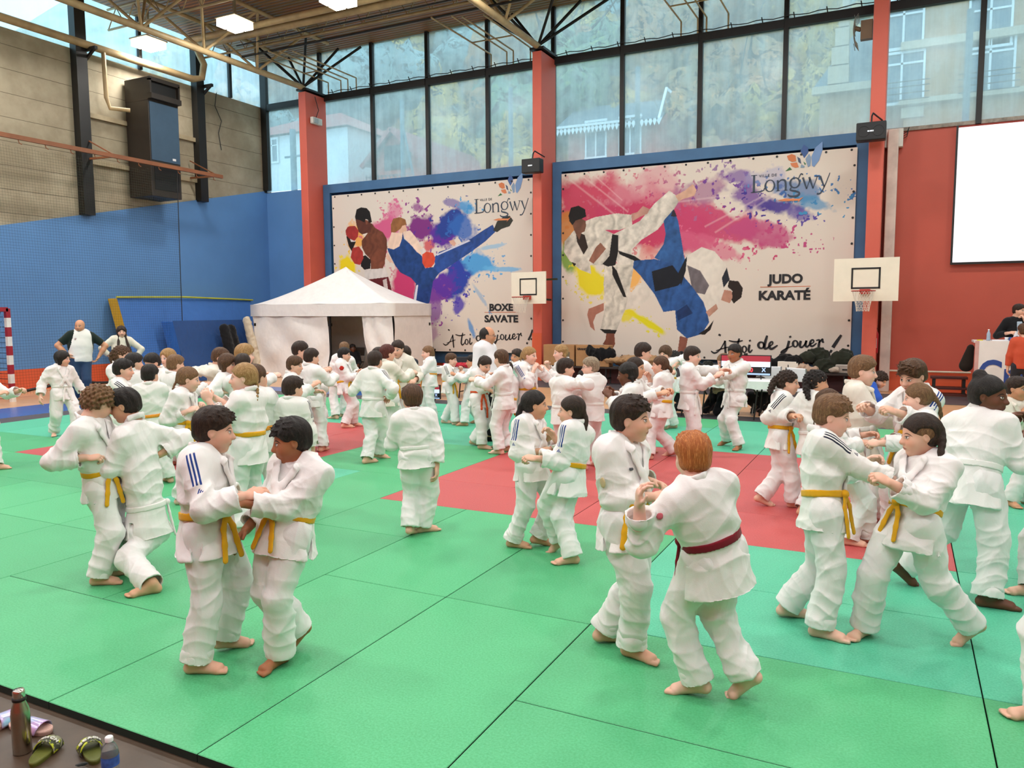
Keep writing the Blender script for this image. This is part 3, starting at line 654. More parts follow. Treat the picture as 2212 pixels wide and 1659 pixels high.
def build_hair(hs, HM, hc, u, s, hp, root, base, vs, S, C7, fw, tf, tr, h):
    style, col = hs[0], hs[1]; H = Field()
    def skull(gx, gy, gz, c=(0, -.16, .26)): H.ell(hp(*c), np.array((gx, gy, gz)) * u, HM, k=.01)
    def cutp(y, z, ny, nz_): H.plane(hp(0, y, z), HM[1] * ny + HM[2] * nz_, .006)
    if style in ('short', 'buzz', 'thick', 'curly', 'fringe', 'tied', 'pony', 'braid', 'bun', 'side', 'braids', 'lowpony', 'curlypony'):
        g = {'short': (.80, .95, .875), 'buzz': (.74, .895, .825), 'thick': (.87, 1.0, .95), 'curly': (.90, 1.04, .98), 'fringe': (.83, .98, .91), 'side': (.80, .95, .88)}.get(style, (.775, .925, .855))
        if style in ('short', 'side', 'fringe', 'thick'):
            tight = .745 if style != 'thick' else .80
            skull(tight, tight + .15, .81); e_ = {'thick': .10, 'fringe': .05}.get(style, 0); H.ell(hp(0, -.03, .54), np.array((.70 + e_, .82 + e_ * .6, .60 + e_)) * u, HM, k=.03 * s)
        else: skull(*g)
        a, b = {'fringe': (.80, .30), 'thick': (.80, .36), 'curly': (.82, .42)}.get(style, (.80, .56))
        sl = (b + .10) / (a - .08); H.plane(hp(0, a, b), HM[1] * sl - HM[2] * 1.0, .012 * s)      # hairline: forehead to ear
        H.ell(hp(0, .92, .0), np.array((.52, .55, .48)) * u, HM, k=.02 * s, op='s')                      # open face
        nape = -.62 if style in ('short', 'thick', 'fringe', 'curly') else -.55
        H.plane(hp(0, 0, nape), HM[2] * -1, .01)
        for q in (-1, 1): H.ell(hp(.74 * q, .0, -.10), np.array((.14, .18, .22)) * u, HM, k=.012 * s, op='s')
        H.ell(hp(0, -.35, -.25), np.array((.62, .58, .36)) * u, HM, k=.03 * s)
        for q in (-1, 1): H.ell(hp(.74 * q, .0, -.12), np.array((.16, .17, .22)) * u, HM, k=.012 * s, op='s')
    if style == 'mop' or style == 'bob' or style == 'long' or style == 'halfup':
        skull(.86, 1.0, .93); dz = {'mop': -.25, 'bob': -.75, 'long': -.9, 'halfup': -.8}[style]
        for q in (-1, 1): H.cap(hp(.55 * q, -.12, .15), hp(.58 * q, -.08, dz), .34 * u, .22 * u, k=.03)
        H.cap(hp(0, -.5, .1), hp(0, -.42, dz), .5 * u, .40 * u, k=.04)
        H.ell(hp(0, 1.0, -.15 if style != 'mop' else -.22), np.array((.50, .72, .56 if style != 'halfup' else .72)) * u, HM, k=.03 * s, op='s')
        H.plane(hp(0, 0, dz - .12), -HM[2], .02)
        if style == 'long' :
            for q in (-1, 1): H.cap(hp(.50 * q, .0, -.7), C7 + tr * q * .07 * h + tf * .125 * h - UP * .17 * h, .24 * u, .24 * u, k=.03)
            H.cap(hp(0, -.5, -.5), C7 - tf * .07 * h - UP * .12 * h, .4 * u, .3 * u, k=.04)
        if style == 'halfup':
            for q in (-1, 1): H.cap(hp(.45 * q, -.2, -.6), C7 + tr * q * .05 * h - UP * .02 * h, .22 * u, .12 * u, k=.03)
    if style == 'balding':
        H.ell(hp(0, -.25, .10), np.array((.77, .86, .86)) * u, HM); H.plane(hp(0, .34, 0), HM[1], .02); H.plane(hp(0, 0, -.5), -HM[2], .01)
        H.ell(hp(0, .66, .90), np.array((.40, .52, .46)) * u, HM, k=.02, op='s')
        for q in (-1, 1): H.ell(hp(.74 * q, .0, -.12), np.array((.16, .17, .22)) * u, HM, k=.012 * s, op='s')
    if S.get('shave'):
        H.ell(hp(-.78, .12, .10), np.array((.22, .62, .42)) * u, HM, k=.01 * s, op='s')
        Z_ = Field(); Z_.ell(hp(0, -.145, .21), np.array((.712, .872, .812)) * u, HM); Z_.plane(hp(-.3, 0, 0), HM[0], .004); Z_.plane(hp(0, .46, 0), HM[1], .01); Z_.plane(hp(0, .1, -.12), HM[1] * .7 - HM[2], .01)
        V, Q = Z_.mesh(.0045); np_mesh('shaved_side', V - base, Q, HAIR['lbrown'], root, attrs={'hco': ('FLOAT_VECTOR', (V - hc) @ HM.T / u)})
    tail = S.get('tail')   # pixel end of a pony tail
    ext = {}
    if style in ('pony', 'curlypony', 'lowpony', 'braid', 'side', 'tied'):
        e0 = hp(0, -.88, .35 if style in ('pony', 'side', 'curlypony') else -.25); H.cap(hp(0, -.7, .2 if style != 'lowpony' else -.2), e0, .25 * u, .13 * u, k=.03)
        if tail: e1 = atZ(tail[0], tail[1], depth(hc) + (tail[2] if len(tail) > 2 else 0))
        else: e1 = e0 - HM[1] * .35 * u - UP * (1.3 if style != 'tied' else .7) * u
        mid_ = e0 * .55 + e1 * .45 - HM[1] * .30 * u
        ext['elastic'] = (e0, nz(mid_ - e0)); n = 7; r0 = (.20 if style != 'curlypony' else .30) * u
        pts = [(1 - t) ** 2 * e0 + 2 * t * (1 - t) * mid_ + t * t * e1 for t in np.linspace(0, 1, n)]
        if style == 'braid':
            n = 9; pts = [(1 - t) ** 2 * e0 + 2 * t * (1 - t) * mid_ + t * t * e1 for t in np.linspace(0, 1, n)]
            for j, p in enumerate(pts[:-2]): H.ell(p + HM[0] * (.035 * u * (-1) ** j), np.array((.15, .13, .15)) * u * (1 - .04 * j), HM, k=.006)
            H.cap(pts[-3], pts[-1], .07 * u, .03 * u, k=.01)
        else:
            for j in range(n - 1): t = j / (n - 1); H.cap(pts[j], pts[j + 1], r0 * (1.05 - .5 * t ** 2) * (.7 if j == 0 else 1), r0 * (1.05 - .55 * ((j + 1) / (n - 1)) ** 2), k=.012)
    if style == 'bun': H.ell(hp(0, -.62, 1.0), np.array((.36, .34, .34)) * u, HM, k=.02); ext['elastic'] = (hp(0, -.52, .82), HM[2])
    if style == 'braids':
        for q in (-1, 1):
            H.ell(hp(.6 * q, -.3, .4), np.array((.16, .5, .14)) * u, HM, k=.01)
            for j in range(7): H.ell(hp(.62 * q, -.45, -.35 - .2 * j), np.array((.13, .13, .14)) * u * (1 - .04 * j), HM, k=.006)
    if vs < .007 and style in ('short', 'thick', 'fringe', 'mop', 'side', 'curly', 'buzz'):
        g_ = np.random.default_rng(S.get('seed', 1) + 77); n_t = 150 if vs < .005 else 70
        for k in range(n_t):
            a = (g_.random() - .5) * 5.6; b = .15 + 1.25 * g_.random() ** .8; d_ = np.array([math.sin(a) * math.sin(b), math.cos(a) * math.sin(b), math.cos(b)])
            q = np.array((0, -.06, .36)) + d_ * np.array((.74, .86, .76)) * (1.06 if style in ('thick', 'mop', 'curly') else 1.0)
            if q[2] < .60 * q[1] + .14 and q[1] > -.3: continue
            f_ = np.array([.25 * math.sin(a * 3 + k), .55 if q[2] > .5 else -.1, -.5 * (1 if q[2] < .7 else .0)]) + d_ * .12 + g_.normal(size=3) * .13; f_ = f_ / np.linalg.norm(f_)
            L_ = (.15 + .10 * g_.random()) * (1.5 if style in ('thick', 'fringe', 'mop') else (.55 if style == 'buzz' else 1.)); H.cap(hp(*q), hp(*(q + f_ * L_)), .055 * u, .018 * u, k=.007 * s)
    V, Q = H.mesh(vs)
    if len(V) == 0: return
    N = vnormals(V, Q); hco = (V - hc) @ HM.T / u; r = np.random.default_rng(S.get('seed', 1))
    amp = {'curly': .075, 'curlypony': .06, 'short': .03, 'thick': .045, 'mop': .035, 'buzz': .006, 'balding': .004}.get(style, .02) * u
    ph = r.random(6) * 6; fx = 3.2 if style != 'curly' else 1.5
    ang = np.arctan2(hco[:, 0], hco[:, 1] + .2)
    d = np.sin(ang * 9 + ph[0] + 2.2 * np.sin(hco[:, 2] * 2 + ph[1])) * .5 + np.sin(hco[:, 0] * 11 + ph[2] + np.sin(hco[:, 1] * 5 + ph[4])) * np.sin(hco[:, 1] * 7 + ph[3]) * .5
    if style.startswith('curly'): d = np.sin(hco[:, 0] * 15 + ph[0]) * np.sin(hco[:, 1] * 14 + ph[1]) * np.sin(hco[:, 2] * 15 + ph[2]) * 1.6 + .4 * d
    V = V + N * (d * amp)[:, None]
    m = HAIR[col]
    ho = np_mesh('hair', V - base, Q, m, root, attrs={'hco': ('FLOAT_VECTOR', hco)})
    if ext.get('elastic') and len(hs) > 2:
        p, d_ = ext['elastic']; X_ = Field(); X_.cap(p - d_ * .012 * s, p + d_ * .012 * s, .17 * u, .17 * u); X_.plane(p + d_ * .013 * s, d_, .004); X_.plane(p - d_ * .013 * s, -d_, .004)
        V, Q = X_.mesh(.006); np_mesh('hair_tie', V - base, Q, clothc(hs[2]), ho)
# ================================================================ the people
# top = pixel of the crown; feet = pixels of left, right foot on the mat; angles in degrees: 0 faces the photographer, 90 the right of the photo,
# 180 away, 270 left; L / R = where each hand is (pixel, metres further away, curl) or a habit; face = chest, head = gaze
G_ = 'children in white judo gis practising grips on the mats'
def K(**k): PEOPLE.append(k)
PEOPLE = []
# --- nearest pair, left
K(top=(466, 883), feet=[(500, 1400), (440, 1452)], face=72, head=84, pitch=-10, fa=(95, 70), fp=(8, 0), h=1.37, girth=1.12, L=(545, 1092, .30, .8), R=(560, 1088, -.16, .6), eR=(-.8, -.8, -.35), hip=(450, 1185, 0),
  belt='yellow', knot=.6, hair=('short', 'dark'), skin='light', stripes=1, skirt=.135, label='dark-haired boy with blue shoulder stripes and yellow belt, left of the nearest pair', seed=3)
K(top=(622, 907), feet=[(596, 1440), (640, 1402)], face=312, head=275, pitch=-12, fa=(318, 300), fp=(0, 35), h=1.36, girth=1.05, R=(516, 1172, .05, .25), L=(492, 1098, -.22, .15), eL=(.6, -.8, -.1), hip=(615, 1175, 0),
  belt='yellow', knot=.05, tails=.15, hair=('short', 'black'), skin='brown', label='boy with cropped black hair and brown skin, yellow belt, in the nearest left pair', seed=8)
# --- pair behind them to the left
K(top=(222, 838), feet=[(250, 1243), (226, 1262)], face=60, head=120, pitch=-35, roll=0, h=1.30, R=(195, 1010, -.15, .6), L=(310, 960, .15, .7), fa=(95, 70), hip=(225, 1055, .05), eR=(-.7, -.8, 0),
  belt='yellow', knot=.5, hair=('curly', 'lbrown'), skin='light', label='boy with curly light brown hair, head bowed behind his dark-haired partner at far left', seed=12)
K(top=(262, 842), feet=[(267, 1200), (316, 1284)], face=228, head=250, pitch=-15, h=1.34, L=(200, 1018, .0, .7), R=(352, 1003, .12, .7), eR=(.9, -.2, 0), hip=(318, 1050, .0), fa=(230, 275), fp=(45, 0), hd=-.05,
  belt='white', knot=2.2, hair=('short', 'black'), skin='olive', stripes=0, skirt=.14, label='dark-haired boy leaning left with his back turned, pale belt, grappling a curly-haired partner', seed=14)
# --- boy alone in the middle
K(top=(889, 835), feet=[(888, 1156), (922, 1148)], face=186, head=195, pitch=-8, h=1.27, R=(946, 1030, -.04, .4), L=(868, 950, .25, .5), eR=(.6, -.9, 0), fa=(165, 105), fp=(15, 0),
  belt='white', knot=0, hair=('thick', 'brown'), skin='light', label='boy standing alone with his back turned in the middle of the mats, white belt', skirt=.115, seed=21)
# --- pair of girls
K(top=(1158, 845), feet=[(1170, 1178), (1118, 1182)], face=58, head=88, pitch=-5, h=1.28, R=(1182, 990, -.12, .5), L=(1198, 960, .15, .5), eR=(-.9, -.6, 0), fa=(100, 75), fp=(12, 0), hip=(1148, 1030),
  hair=('pony', 'black', 'e0c020'), tail=(1108, 965), skin='olive', stripes=1, vdepth=.5, label='girl with a long black ponytail in a yellow hair tie facing right', seed=25)
K(top=(1232, 857), feet=[(1203, 1193), (1226, 1218)], face=238, head=262, pitch=-5, h=1.27, L=(1141, 1004, -.15, .8), R=(1176, 944, .15, .5), eL=(.3, -1, 0), fa=(250, 285), fp=(40, 0), hip=(1228, 1048),
  belt='yellow', knot=0, hair=('lowpony', 'dark', 'd9d4c8'), tail=(1258, 945, -.05), skin='light', stripes=1, skirt=.16, label='girl with a low dark ponytail in a pale scrunchie, back turned, yellow belt', seed=28)
# --- right centre pair
K(top=(1366, 859), feet=[(1318, 1385), (1378, 1422)], face=55, head=78, pitch=-4, h=1.41, R=(1434, 1096, -.10, .7), L=(1428, 1070, .18, .7), eR=(-.8, -.8, -.2), fa=(110, 60), fp=(5, 0), hip=(1352, 1140),
  belt='yellow', knot=.7, tails=.16, hair=('short', 'dark'), skin='light', skirt=.15, label='boy with neat dark hair and a sleeve emblem, gripping the red-haired boy', seed=31,
  patches=[((-.5, .62), 'armR', (.018, .030), 'c4b48a', 'badge'), ((.055, .66), 'front', (.016, .007), '55565c', 'chest_mark')])
K(top=(1496, 937), feet=[(1492, 1500), (1602, 1508)], face=212, head=200, pitch=-8, h=1.34, L=(1352, 1092, -.18, .5), R=(1440, 1100, .28, .7), eL=(-.3, -1, 0), fa=(265, 262), fp=(10, 42), hip=(1545, 1188, 0), girth=1.04, skirt=.17,
  belt='red', knot=-.9, tails=.21, hair=('short', 'red'), skin='fair', label='red-haired boy with his back turned, dark red belt', seed=33, patches=[((-.2, .35), 'armL', (.016, .018), 'c2606a', 'badge')])
# --- right pair
K(top=(1806, 857), feet=[(1712, 1332), (1785, 1378)], face=98, head=86, pitch=-14, h=1.36, R=(1968, 1058, -.12, .8), L=(1890, 1010, .22, .7), eR=(.0, -1, -.2), eL=(0, -1, 0), fa=(110, 80), fp=(5, 0), hip=(1778, 1130),
  belt='yellow', knot=.7, hair=('short', 'lbrown'), skin='fair', stripes=2, skirt=.13, label='boy with a light brown crew cut and navy shoulder stripes reaching right, yellow belt', seed=36)
K(top=(1984, 896), feet=[(2088, 1392), (1860, 1376)], face=318, head=292, pitch=-10, h=1.36, L=(1893, 1050, -.15, .85), R=(1990, 1046, .10, .5), eL=(.5, -1, -.2), fa=(290, 335), fp=(38, 0), hip=(1965, 1190), stance=(.1, 0),
  belt='yellow', knot=.1, tails=.16, hair=('pony', 'dark', '2a2420'), tail=(2030, 990, -.12), shave=1, skin='light', skirt=.15, label='child with a shaved temple and dark ponytail lunging left', seed=39)
K(top=(2142, 814), feet=[(1955, 1262), (2148, 1312)], face=150, head=68, pitch=-6, h=1.47, R=(2235, 965, .05, .6), L=(2195, 905, .3, .6), eR=(.4, -.9, 0), fa=(110, 98), fp=(40, 0), hip=(2095, 1080), girth=1.08, skirt=.15,
  belt='white', knot=0, hair=('bun', 'black', '15110f'), skin='dark', label='dark-skinned girl with a small top bun seen from behind, white belt', seed=41)
K(top=(2345, 935), feet=[(2360, 1530), (2232, 1556)], face=285, head=280, h=1.36, L='down', R='down', fa=(280, 290), belt='white', hair=('short', 'dark'), label='child cut off by the right edge of the photo, nearest the bottom corner', seed=43)
K(top=(2310, 845), feet=[(2350, 1270), (2216, 1286)], face=290, head=280, h=1.38, L='down', R='down', fa=(300, 290), belt='white', hair=('short', 'dark'), label='child cut off by the right edge, partner of the girl with the top bun', seed=44)
K(top=(2200, 816), feet=[(2186, 1094), (2225, 1090)], face=45, head=62, pitch=-5, h=1.25, L='fwd', R=(2225, 900, -.1, .7), belt='yellow', hair=('short', 'dark'), skin='tan', stripes=3, label='smiling dark-haired boy in a cream gi at the right edge', seed=45)
# --- group behind the right pair
K(top=(1706, 802), feet=[(1650, 1092), (1722, 1096)], face=98, head=82, h=1.29, R=(1708, 905, -.1, .7), L='fwdlow', fa=(100, 95), fp=(20, 0), eR=(-.6, -1, 0), belt='yellow', knot=1, hair=('curlypony', 'dark', '15110f'), tail=(1663, 850), skin='light', stripes=2, label='girl with curly dark ponytail, striped shoulder and yellow belt, right of the monitor', seed=46)
K(top=(1768, 801), feet=[(1742, 1112), (1785, 1106)], face=130, head=105, h=1.29, L=(1712, 908, -.05, .7), R='fwdlow', eL=(-.8, -.6, 0), belt='white', hair=('curlypony', 'black', 'e0d0b0'), tail=(1748, 862, -.08), skin='olive', stripes=2, label='girl with curly black ponytail in a cream tie, back turned, white belt', seed=47)
K(top=(1868, 771), feet=[(1858, 1138), (1905, 1128)], face=100, head=86, h=1.47, R=(1968, 925, -.1, .6), L=(1950, 905, .15, .6), eR=(.3, -1, 0), fa=(100, 80), belt='white', knot=1.2, hair=('short', 'lbrown'), skin='fair', stripes=3, label='tall boy with light brown hair in an off-white gi facing right behind the striped pair', seed=48)
K(top=(1796, 842), h=1.24, feet=[(1843, 1178), (1880, 1172)], face=98, head=98, R=(1878, 966, 0, .7), L=(1890, 945, .1, .7), belt='yo', knot=.8, hair=('pony', 'brown', '3a2a20'), tail=(1766, 950), label='child with long brown ponytail half hidden behind the crew-cut boy', seed=49)
K(top=(1968, 780), stand=1.44, h=1.46, face=318, head=322, pitch=-22, R='fwd', L='fwd', belt='yellow', hair=('fringe', 'brown'), stripes=1, label='boy with a brown fringe looking down, facing the tall light-haired boy', seed=50)
K(top=(1978, 830), stand=1.27, h=1.28, face=280, head=272, pitch=-12, R=(1905, 962, .1, .7), L=(1880, 966, -.05, .85), belt='white', hair=('pony', 'lbrown', '1c1714'), tail=(2034, 905), skin='fair', label='girl with long light brown ponytail facing left, eyes lowered', seed=51)
K(top=(1907, 806), stand=1.40, h=1.62, Z=14.6, face=95, head=60, pitch=-30, hip=(1806, 842, 0), hipfix=1, L='fwdlow', R='fwdlow', eR=(-.3, .8, 0), hair=('curly', 'dark'), top_wear='sweater', jm='2f5cc0', tm='20242c', shoes='20242c', label='person in a bright blue sweatshirt bending forward in front of the bench', seed=52, cat='person', group=None)
# --- centre group by table 4
K(top=(1498, 750), stand=1.38, h=1.38, face=98, head=75, R=(1560, 815, -.1, .6), L=(1583, 800, .1, .6), belt='white', knot=1.0, tails=.2, hair=('short', 'dark'), skin='fair', skirt=.14, feetz=1, fa=(95, 85), label='fair boy with dark hair gripping the chest of his brown-skinned partner', seed=53, eR=(0, -1, 0))
K(top=(1586, 745), feet=[(1566, 962), (1594, 972)], face=322, head=318, h=1.37, L=(1532, 817, -.1, .8), R=(1560, 800, .1, .6), fp=(20, 0), fa=(290, 340), belt='white', knot=.2, hair=('short', 'black'), skin='brown', label='brown-skinned boy with short black hair standing in front of the monitor, white belt', seed=54)
K(top=(1392, 742), stand=1.42, h=1.42, face=120, head=98, pitch=-12, L='fwd', R='fwd', belt='yellow', hair=('short', 'dark'), label='tall dark-haired boy looking down, rearmost of the group left of table 4', seed=55)
K(top=(1436, 748), feet=[(1450, 925), (1432, 928)], face=300, head=330, h=1.40, L=(1470, 788, -.15, .6), R='fwd', eL=(.9, .2, 0), belt='yellow', hair=('mop', 'brown'), label='child with shaggy brown hair and a raised elbow behind the girl with the yellow-orange belt', seed=56)
K(top=(1424, 770), feet=[(1450, 985), (1395, 992)], face=245, head=268, h=1.33, L=(1381, 842, -.1, .8), R=(1390, 815, .12, .7), fa=(255, 270), fp=(15, 0), belt='yellow', knot=.7, hair=('tied', 'brown', '3a2a20'), label='girl with brown hair tied back, yellow belt, stretching one bare foot behind her', seed=57, eL=(0, -1, 0))
K(top=(1376, 773), stand=1.33, h=1.33, face=75, head=72, L='fwd', R='fwd', belt='yellow', hair=('tied', 'dark', '221a16'), skin='olive', stripes=2, label='dark-haired girl talking, facing the girl with tied brown hair', seed=58)
K(top=(1352, 784), stand=1.33, h=1.33, face=258, head=262, pitch=-12, L=(1300, 858, -.1, .6), R=(1306, 850, .15, .6), belt='white', hair=('braids', 'black'), skin='dark', label='child with dark skin and short black braids reaching left', seed=59)
K(top=(1274, 773), stand=1.30, h=1.30, face=230, head=272, pitch=-5, L='fwd', R='fwd', belt='white', hair=('short', 'ash'), skin='fair', glasses=True, label='boy with ash blond hair and glasses looking left', seed=60)
K(top=(1265, 800), feet=[(1292, 955), (1262, 960)], face=72, head=78, pitch=-18, h=1.17, L=(1325, 852, .1, .7), R=(1322, 856, -.1, .7), belt='orange', knot=.5, tails=.26, hair=('fringe', 'black'), skin='olive', stripes=2, label='small boy with straight black hair and orange belt looking down', seed=61)
K(top=(1224, 776), stand=1.30, h=1.30, face=130, head=100, pitch=-8, L=(1262, 830, .1, .7), R=(1250, 812, -.1, .7), belt='white', hair=('short', 'dark'), label='dark-haired boy with his back turned gripping the boy with glasses', seed=62)
K(top=(1209, 745), stand=1.36, h=1.36, face=285, head=282, L=(1168, 800, -.05, .8), R=(1172, 790, .1, .8), belt='yellow', knot=.3, hair=('braids', 'blond'), skin='fair', stripes=1, label='blonde girl with plaited hair facing left in front of the cardboard boxes', seed=63, eL=(.3, -.9, 0))
K(top=(1146, 750), stand=1.36, h=1.36, face=50, head=62, L=(1175, 792, .1, .8), R=(1165, 800, -.1, .8), belt='yellow', knot=.4, tails=.2, hair=('pony', 'blond', 'b09060'), skin='fair', skirt=.17, stripes=1, label='blonde girl with a ponytail looking back over her shoulder, bright yellow belt', seed=64)
K(top=(1116, 755), feet=[(1085, 912), (1070, 915)], face=285, head=318, pitch=-10, roll=14, h=1.34, L='fwd', R='fwd', belt='white', hair=('short', 'dark'), skin='tan', stripes=1, label='boy with short dark hair leaning left behind the boy in pink-lit gi', seed=65)
K(top=(1081, 757), stand=1.34, h=1.34, face=250, head=225, L='fwd', R='fwd', belt='white', hair=('short', 'brown'), skin='fair', label='brown-haired child just right of the man in the white shirt, mostly hidden', seed=66)
K(top=(1090, 782), feet=[(1080, 966), (1094, 975)], face=238, head=262, pitch=-10, h=1.27, L=(1050, 850, -.12, .85), R=(1057, 814, .12, .6), girth=1.1, fa=(265, 262), belt='yellow', knot=1.3, hair=('short', 'dark'), label='sturdy boy seen from behind, yellow belt, holding the boy in the orange belt', seed=67, eL=(.2, -1, 0))
K(top=(1050, 771), feet=[(1028, 962), (1046, 970)], face=50, head=42, pitch=-28, h=1.31, R=(1082, 838, -.12, .7), L=(1075, 820, .1, .7), fa=(80, 70), fp=(8, 0), belt='orange', knot=.5, tails=.26, hair=('short', 'dark'), skin='light', label='dark-haired boy with a long orange belt looking down', seed=68, eR=(-.3, -1, 0))
K(top=(1056, 706), feet=[(1080, 940), (1062, 953)], face=62, head=80, pitch=-8, h=1.76, adult=True, L='down', R='down', hair=('balding', 'black'), skin='tan', glasses=True, top_wear='shirt', wearname='shirt', jm='eeebee', tm='0c0c10', shoes='0c0c10', shoename='sock', fa=(80, 90), girth=1.05,
  label='man with glasses in a white shirt and black trousers standing among the children', seed=69)
K(top=(1018, 768), feet=[(1000, 920), (1030, 914)], face=268, head=275, h=1.24, L='fwd', R='fwd', belt='white', hair=('short', 'black'), skin='tan', label='child mostly hidden behind the man in the white shirt, gripping the boy at left', seed=70)
K(top=(976, 764), feet=[(964, 914), (988, 918)], face=72, head=76, h=1.26, R=(1002, 812, -.1, .7), L=(1004, 800, .1, .7), belt='yellow', knot=.6, tails=.22, fa=(70, 85), hair=('short', 'brown'), skin='fair', stripes=2, label='brown-haired boy in a yellow belt, left of the man in the white shirt', seed=71)
K(top=(922, 748), feet=[(932, 908), (918, 904)], face=262, head=282, h=1.37, L='fwdlow', R='fwdlow', belt='yo', knot=.3, hair=('pony', 'lbrown', '6a5040'), tail=(934, 800), skin='fair', skirt=.14, fa=(265, 260), label='girl with a light brown ponytail facing left by the low screen', seed=72)
# --- left centre group
K(top=(811, 760), feet=[(798, 1000), (822, 990)], face=140, head=150, h=1.36, R=(845, 868, .0, .5), L=(780, 825, .2, .6), eR=(.4, -1, 0), fa=(120, 95), belt='white', knot=0, hair=('short', 'dark'), stripes=2, skirt=.15, fp=(0, 10), label='boy walking with his back turned, white belt and navy shoulder stripes, left centre group', seed=73)
K(top=(816, 752), stand=1.35, h=1.35, face=275, head=285, L=(775, 818, -.1, .7), R=(778, 810, .1, .7), belt='white', hair=('short', 'dark'), label='boy hidden behind the striped boy, reaching left to the boy with the red badge', seed=74)
K(top=(838, 746), feet=[(838, 972), (858, 962)], face=130, head=120, h=1.40, L='fwd', R='fwd', belt='orange', hair=('short', 'reddish'), stripes=3, label='boy with reddish dark hair and his back turned, thin orange belt', seed=75)
K(top=(858, 737), stand=1.42, h=1.42, face=345, head=335, pitch=-14, girth=1.15, L=(897, 832, -.1, .5), R='fwdlow', belt='yellow', hair=('short', 'dark'), skin='light', stripes=3, label='big smiling boy facing the camera behind the boy with reddish hair', seed=76)
K(top=(874, 749), Z=14.6, h=1.55, face=350, head=340, sit=1, pz=.5, hip=(876, 812), hipfix=1, L='lap', R='lap', belt=None, hair=('long', 'dark'), top_wear='sweater', jm='2a2d38', tm='20242c', shoes='20242c', label='woman in dark clothes seated behind the big smiling boy', seed=77)
K(top=(745, 752), feet=[(750, 924), (768, 920)], face=78, head=80, h=1.32, girth=1.12, R=(787, 818, -.1, .6), L=(785, 806, .1, .6), fa=(85, 80), belt='yellow', knot=.8, hair=('short', 'black'), skin='light', label='boy with black hair and a red badge on his sleeve, yellow belt, facing right', seed=78,
  patches=[((.0, .25), 'armR', (.04, .04), 'c22f24', 'badge')], eR=(-.2, -1, 0))
K(top=(744, 740), feet=[(722, 905), (740, 900)], face=165, head=160, h=1.33, L=(713, 842, .0, .4), R='fwdlow', belt='yellow', hair=('short', 'lbrown'), fa=(230, 140), label='boy with light hair and his back turned behind the boy with the red badge', seed=79)
K(top=(762, 744), Z=22., h=1.5, face=20, head=25, adult=True, hip=(768, 800), sit=1, feet=None, pz=.5, L='lap', R='lap', hair=('short', 'black'), skin='dark', glasses=True, top_wear='sweater', wearname='jacket', jm='1c1d22', tm='17181c', shoes='b8b8bc', label='person in a dark jacket and glasses seated in the doorway of the white tent', seed=80)
K(top=(650, 740), stand=1.42, h=1.42, face=85, head=82, L='fwd', R='fwd', belt='white', hair=('thick', 'dark'), label='tall boy with thick dark hair in front of the tent, looking right', seed=81)
K(top=(674, 754), stand=1.36, h=1.36, face=140, head=120, L='fwd', R='fwd', belt='white', hair=('short', 'dark'), label='dark-haired boy turned away in front of the tent, right of the thick-haired boy', seed=82)
K(top=(638, 771), stand=1.30, h=1.30, face=95, head=68, L=(700, 850, .1, .5), R=(690, 835, -.05, .5), belt='white', hair=('fringe', 'brown'), label='child with a brown fringe hugging a girl from the left', seed=83)
K(top=(676, 781), feet=[(697, 972), (676, 950)], face=335, head=350, h=1.27, R=(665, 818, -.1, .6), L=(668, 826, -.15, .6), eL=(.8, -.3, 0), belt='white', knot=0, hair=('tied', 'lbrown', '5a4534'), skin='fair', label='girl with light brown hair tied back looking at the camera while being hugged', seed=84)
K(top=(634, 815), stand=1.26, h=1.26, face=165, head=120, L='down', R='down', belt='white', hair=('short', 'dark'), stripes=2, label='boy with spiky dark hair seen from behind, striped shoulders, behind the nearest pair', seed=85)
# --- left group
K(top=(555, 788), stand=1.38, h=1.38, face=170, head=130, L='fwdlow', R='fwdlow', belt='yo', hair=('tied', 'brown', '3a2a20'), label='child with smooth brown hair turned away, just right of the blonde braid', seed=86)
K(top=(522, 786), stand=1.42, h=1.42, face=232, head=268, pitch=-4, L=(430, 866, -.12, .7), R=(445, 860, .15, .7), eL=(.2, -1, 0), belt='yellow', knot=.8, hair=('braid', 'blond', 'c0b090'), tail=(550, 880, -.06), skin='fair', skirt=.16, label='girl with a blonde braid reaching left with a straight arm, yellow belt', seed=87)
K(top=(411, 794), feet=[(420, 1084), (400, 1088)], face=68, head=82, pitch=-14, h=1.36, R=(416, 902, -.1, .7), L=(442, 890, .15, .7), eR=(-.5, -1, 0), fa=(85, 90), belt='yellow', knot=.9, hair=('braid', 'lbrown', '7a6040'), tail=(371, 862, -.04), skin='fair', skirt=.16, label='girl with a light brown braid looking down, yellow belt, facing the blonde girl', seed=88,
  patches=[((.09, .02), 'front', (.012, .016), '15151a', 'label_patch')])
K(top=(494, 766), stand=1.36, h=1.36, face=75, head=55, L='fwd', R=(490, 860, -.1, .6), belt='yo', hair=('bob', 'brown'), label='girl with a brown bob and fringe, head tilted, behind the girl with the blonde braid', seed=89)
K(top=(480, 753), stand=1.40, h=1.40, face=80, head=75, pitch=-20, L='fwd', R=(455, 792, .0, .6), eR=(-.9, -.2, 0), belt='white', hair=('short', 'brown'), stripes=3, label='brown-haired boy in a cream gi beside the dark blue crash mat', seed=90)
K(top=(524, 766), stand=1.36, h=1.36, face=200, head=170, L='fwd', R='fwd', belt='white', hair=('short', 'dark'), label='dark-haired child turned away between the bob and the blond boy', seed=91)
K(top=(530, 746), stand=1.44, h=1.44, face=120, head=100, L='fwd', R='fwd', belt='white', hair=('thick', 'blond'), skin='fair', label='blond boy looking right at the left corner of the tent', seed=92)
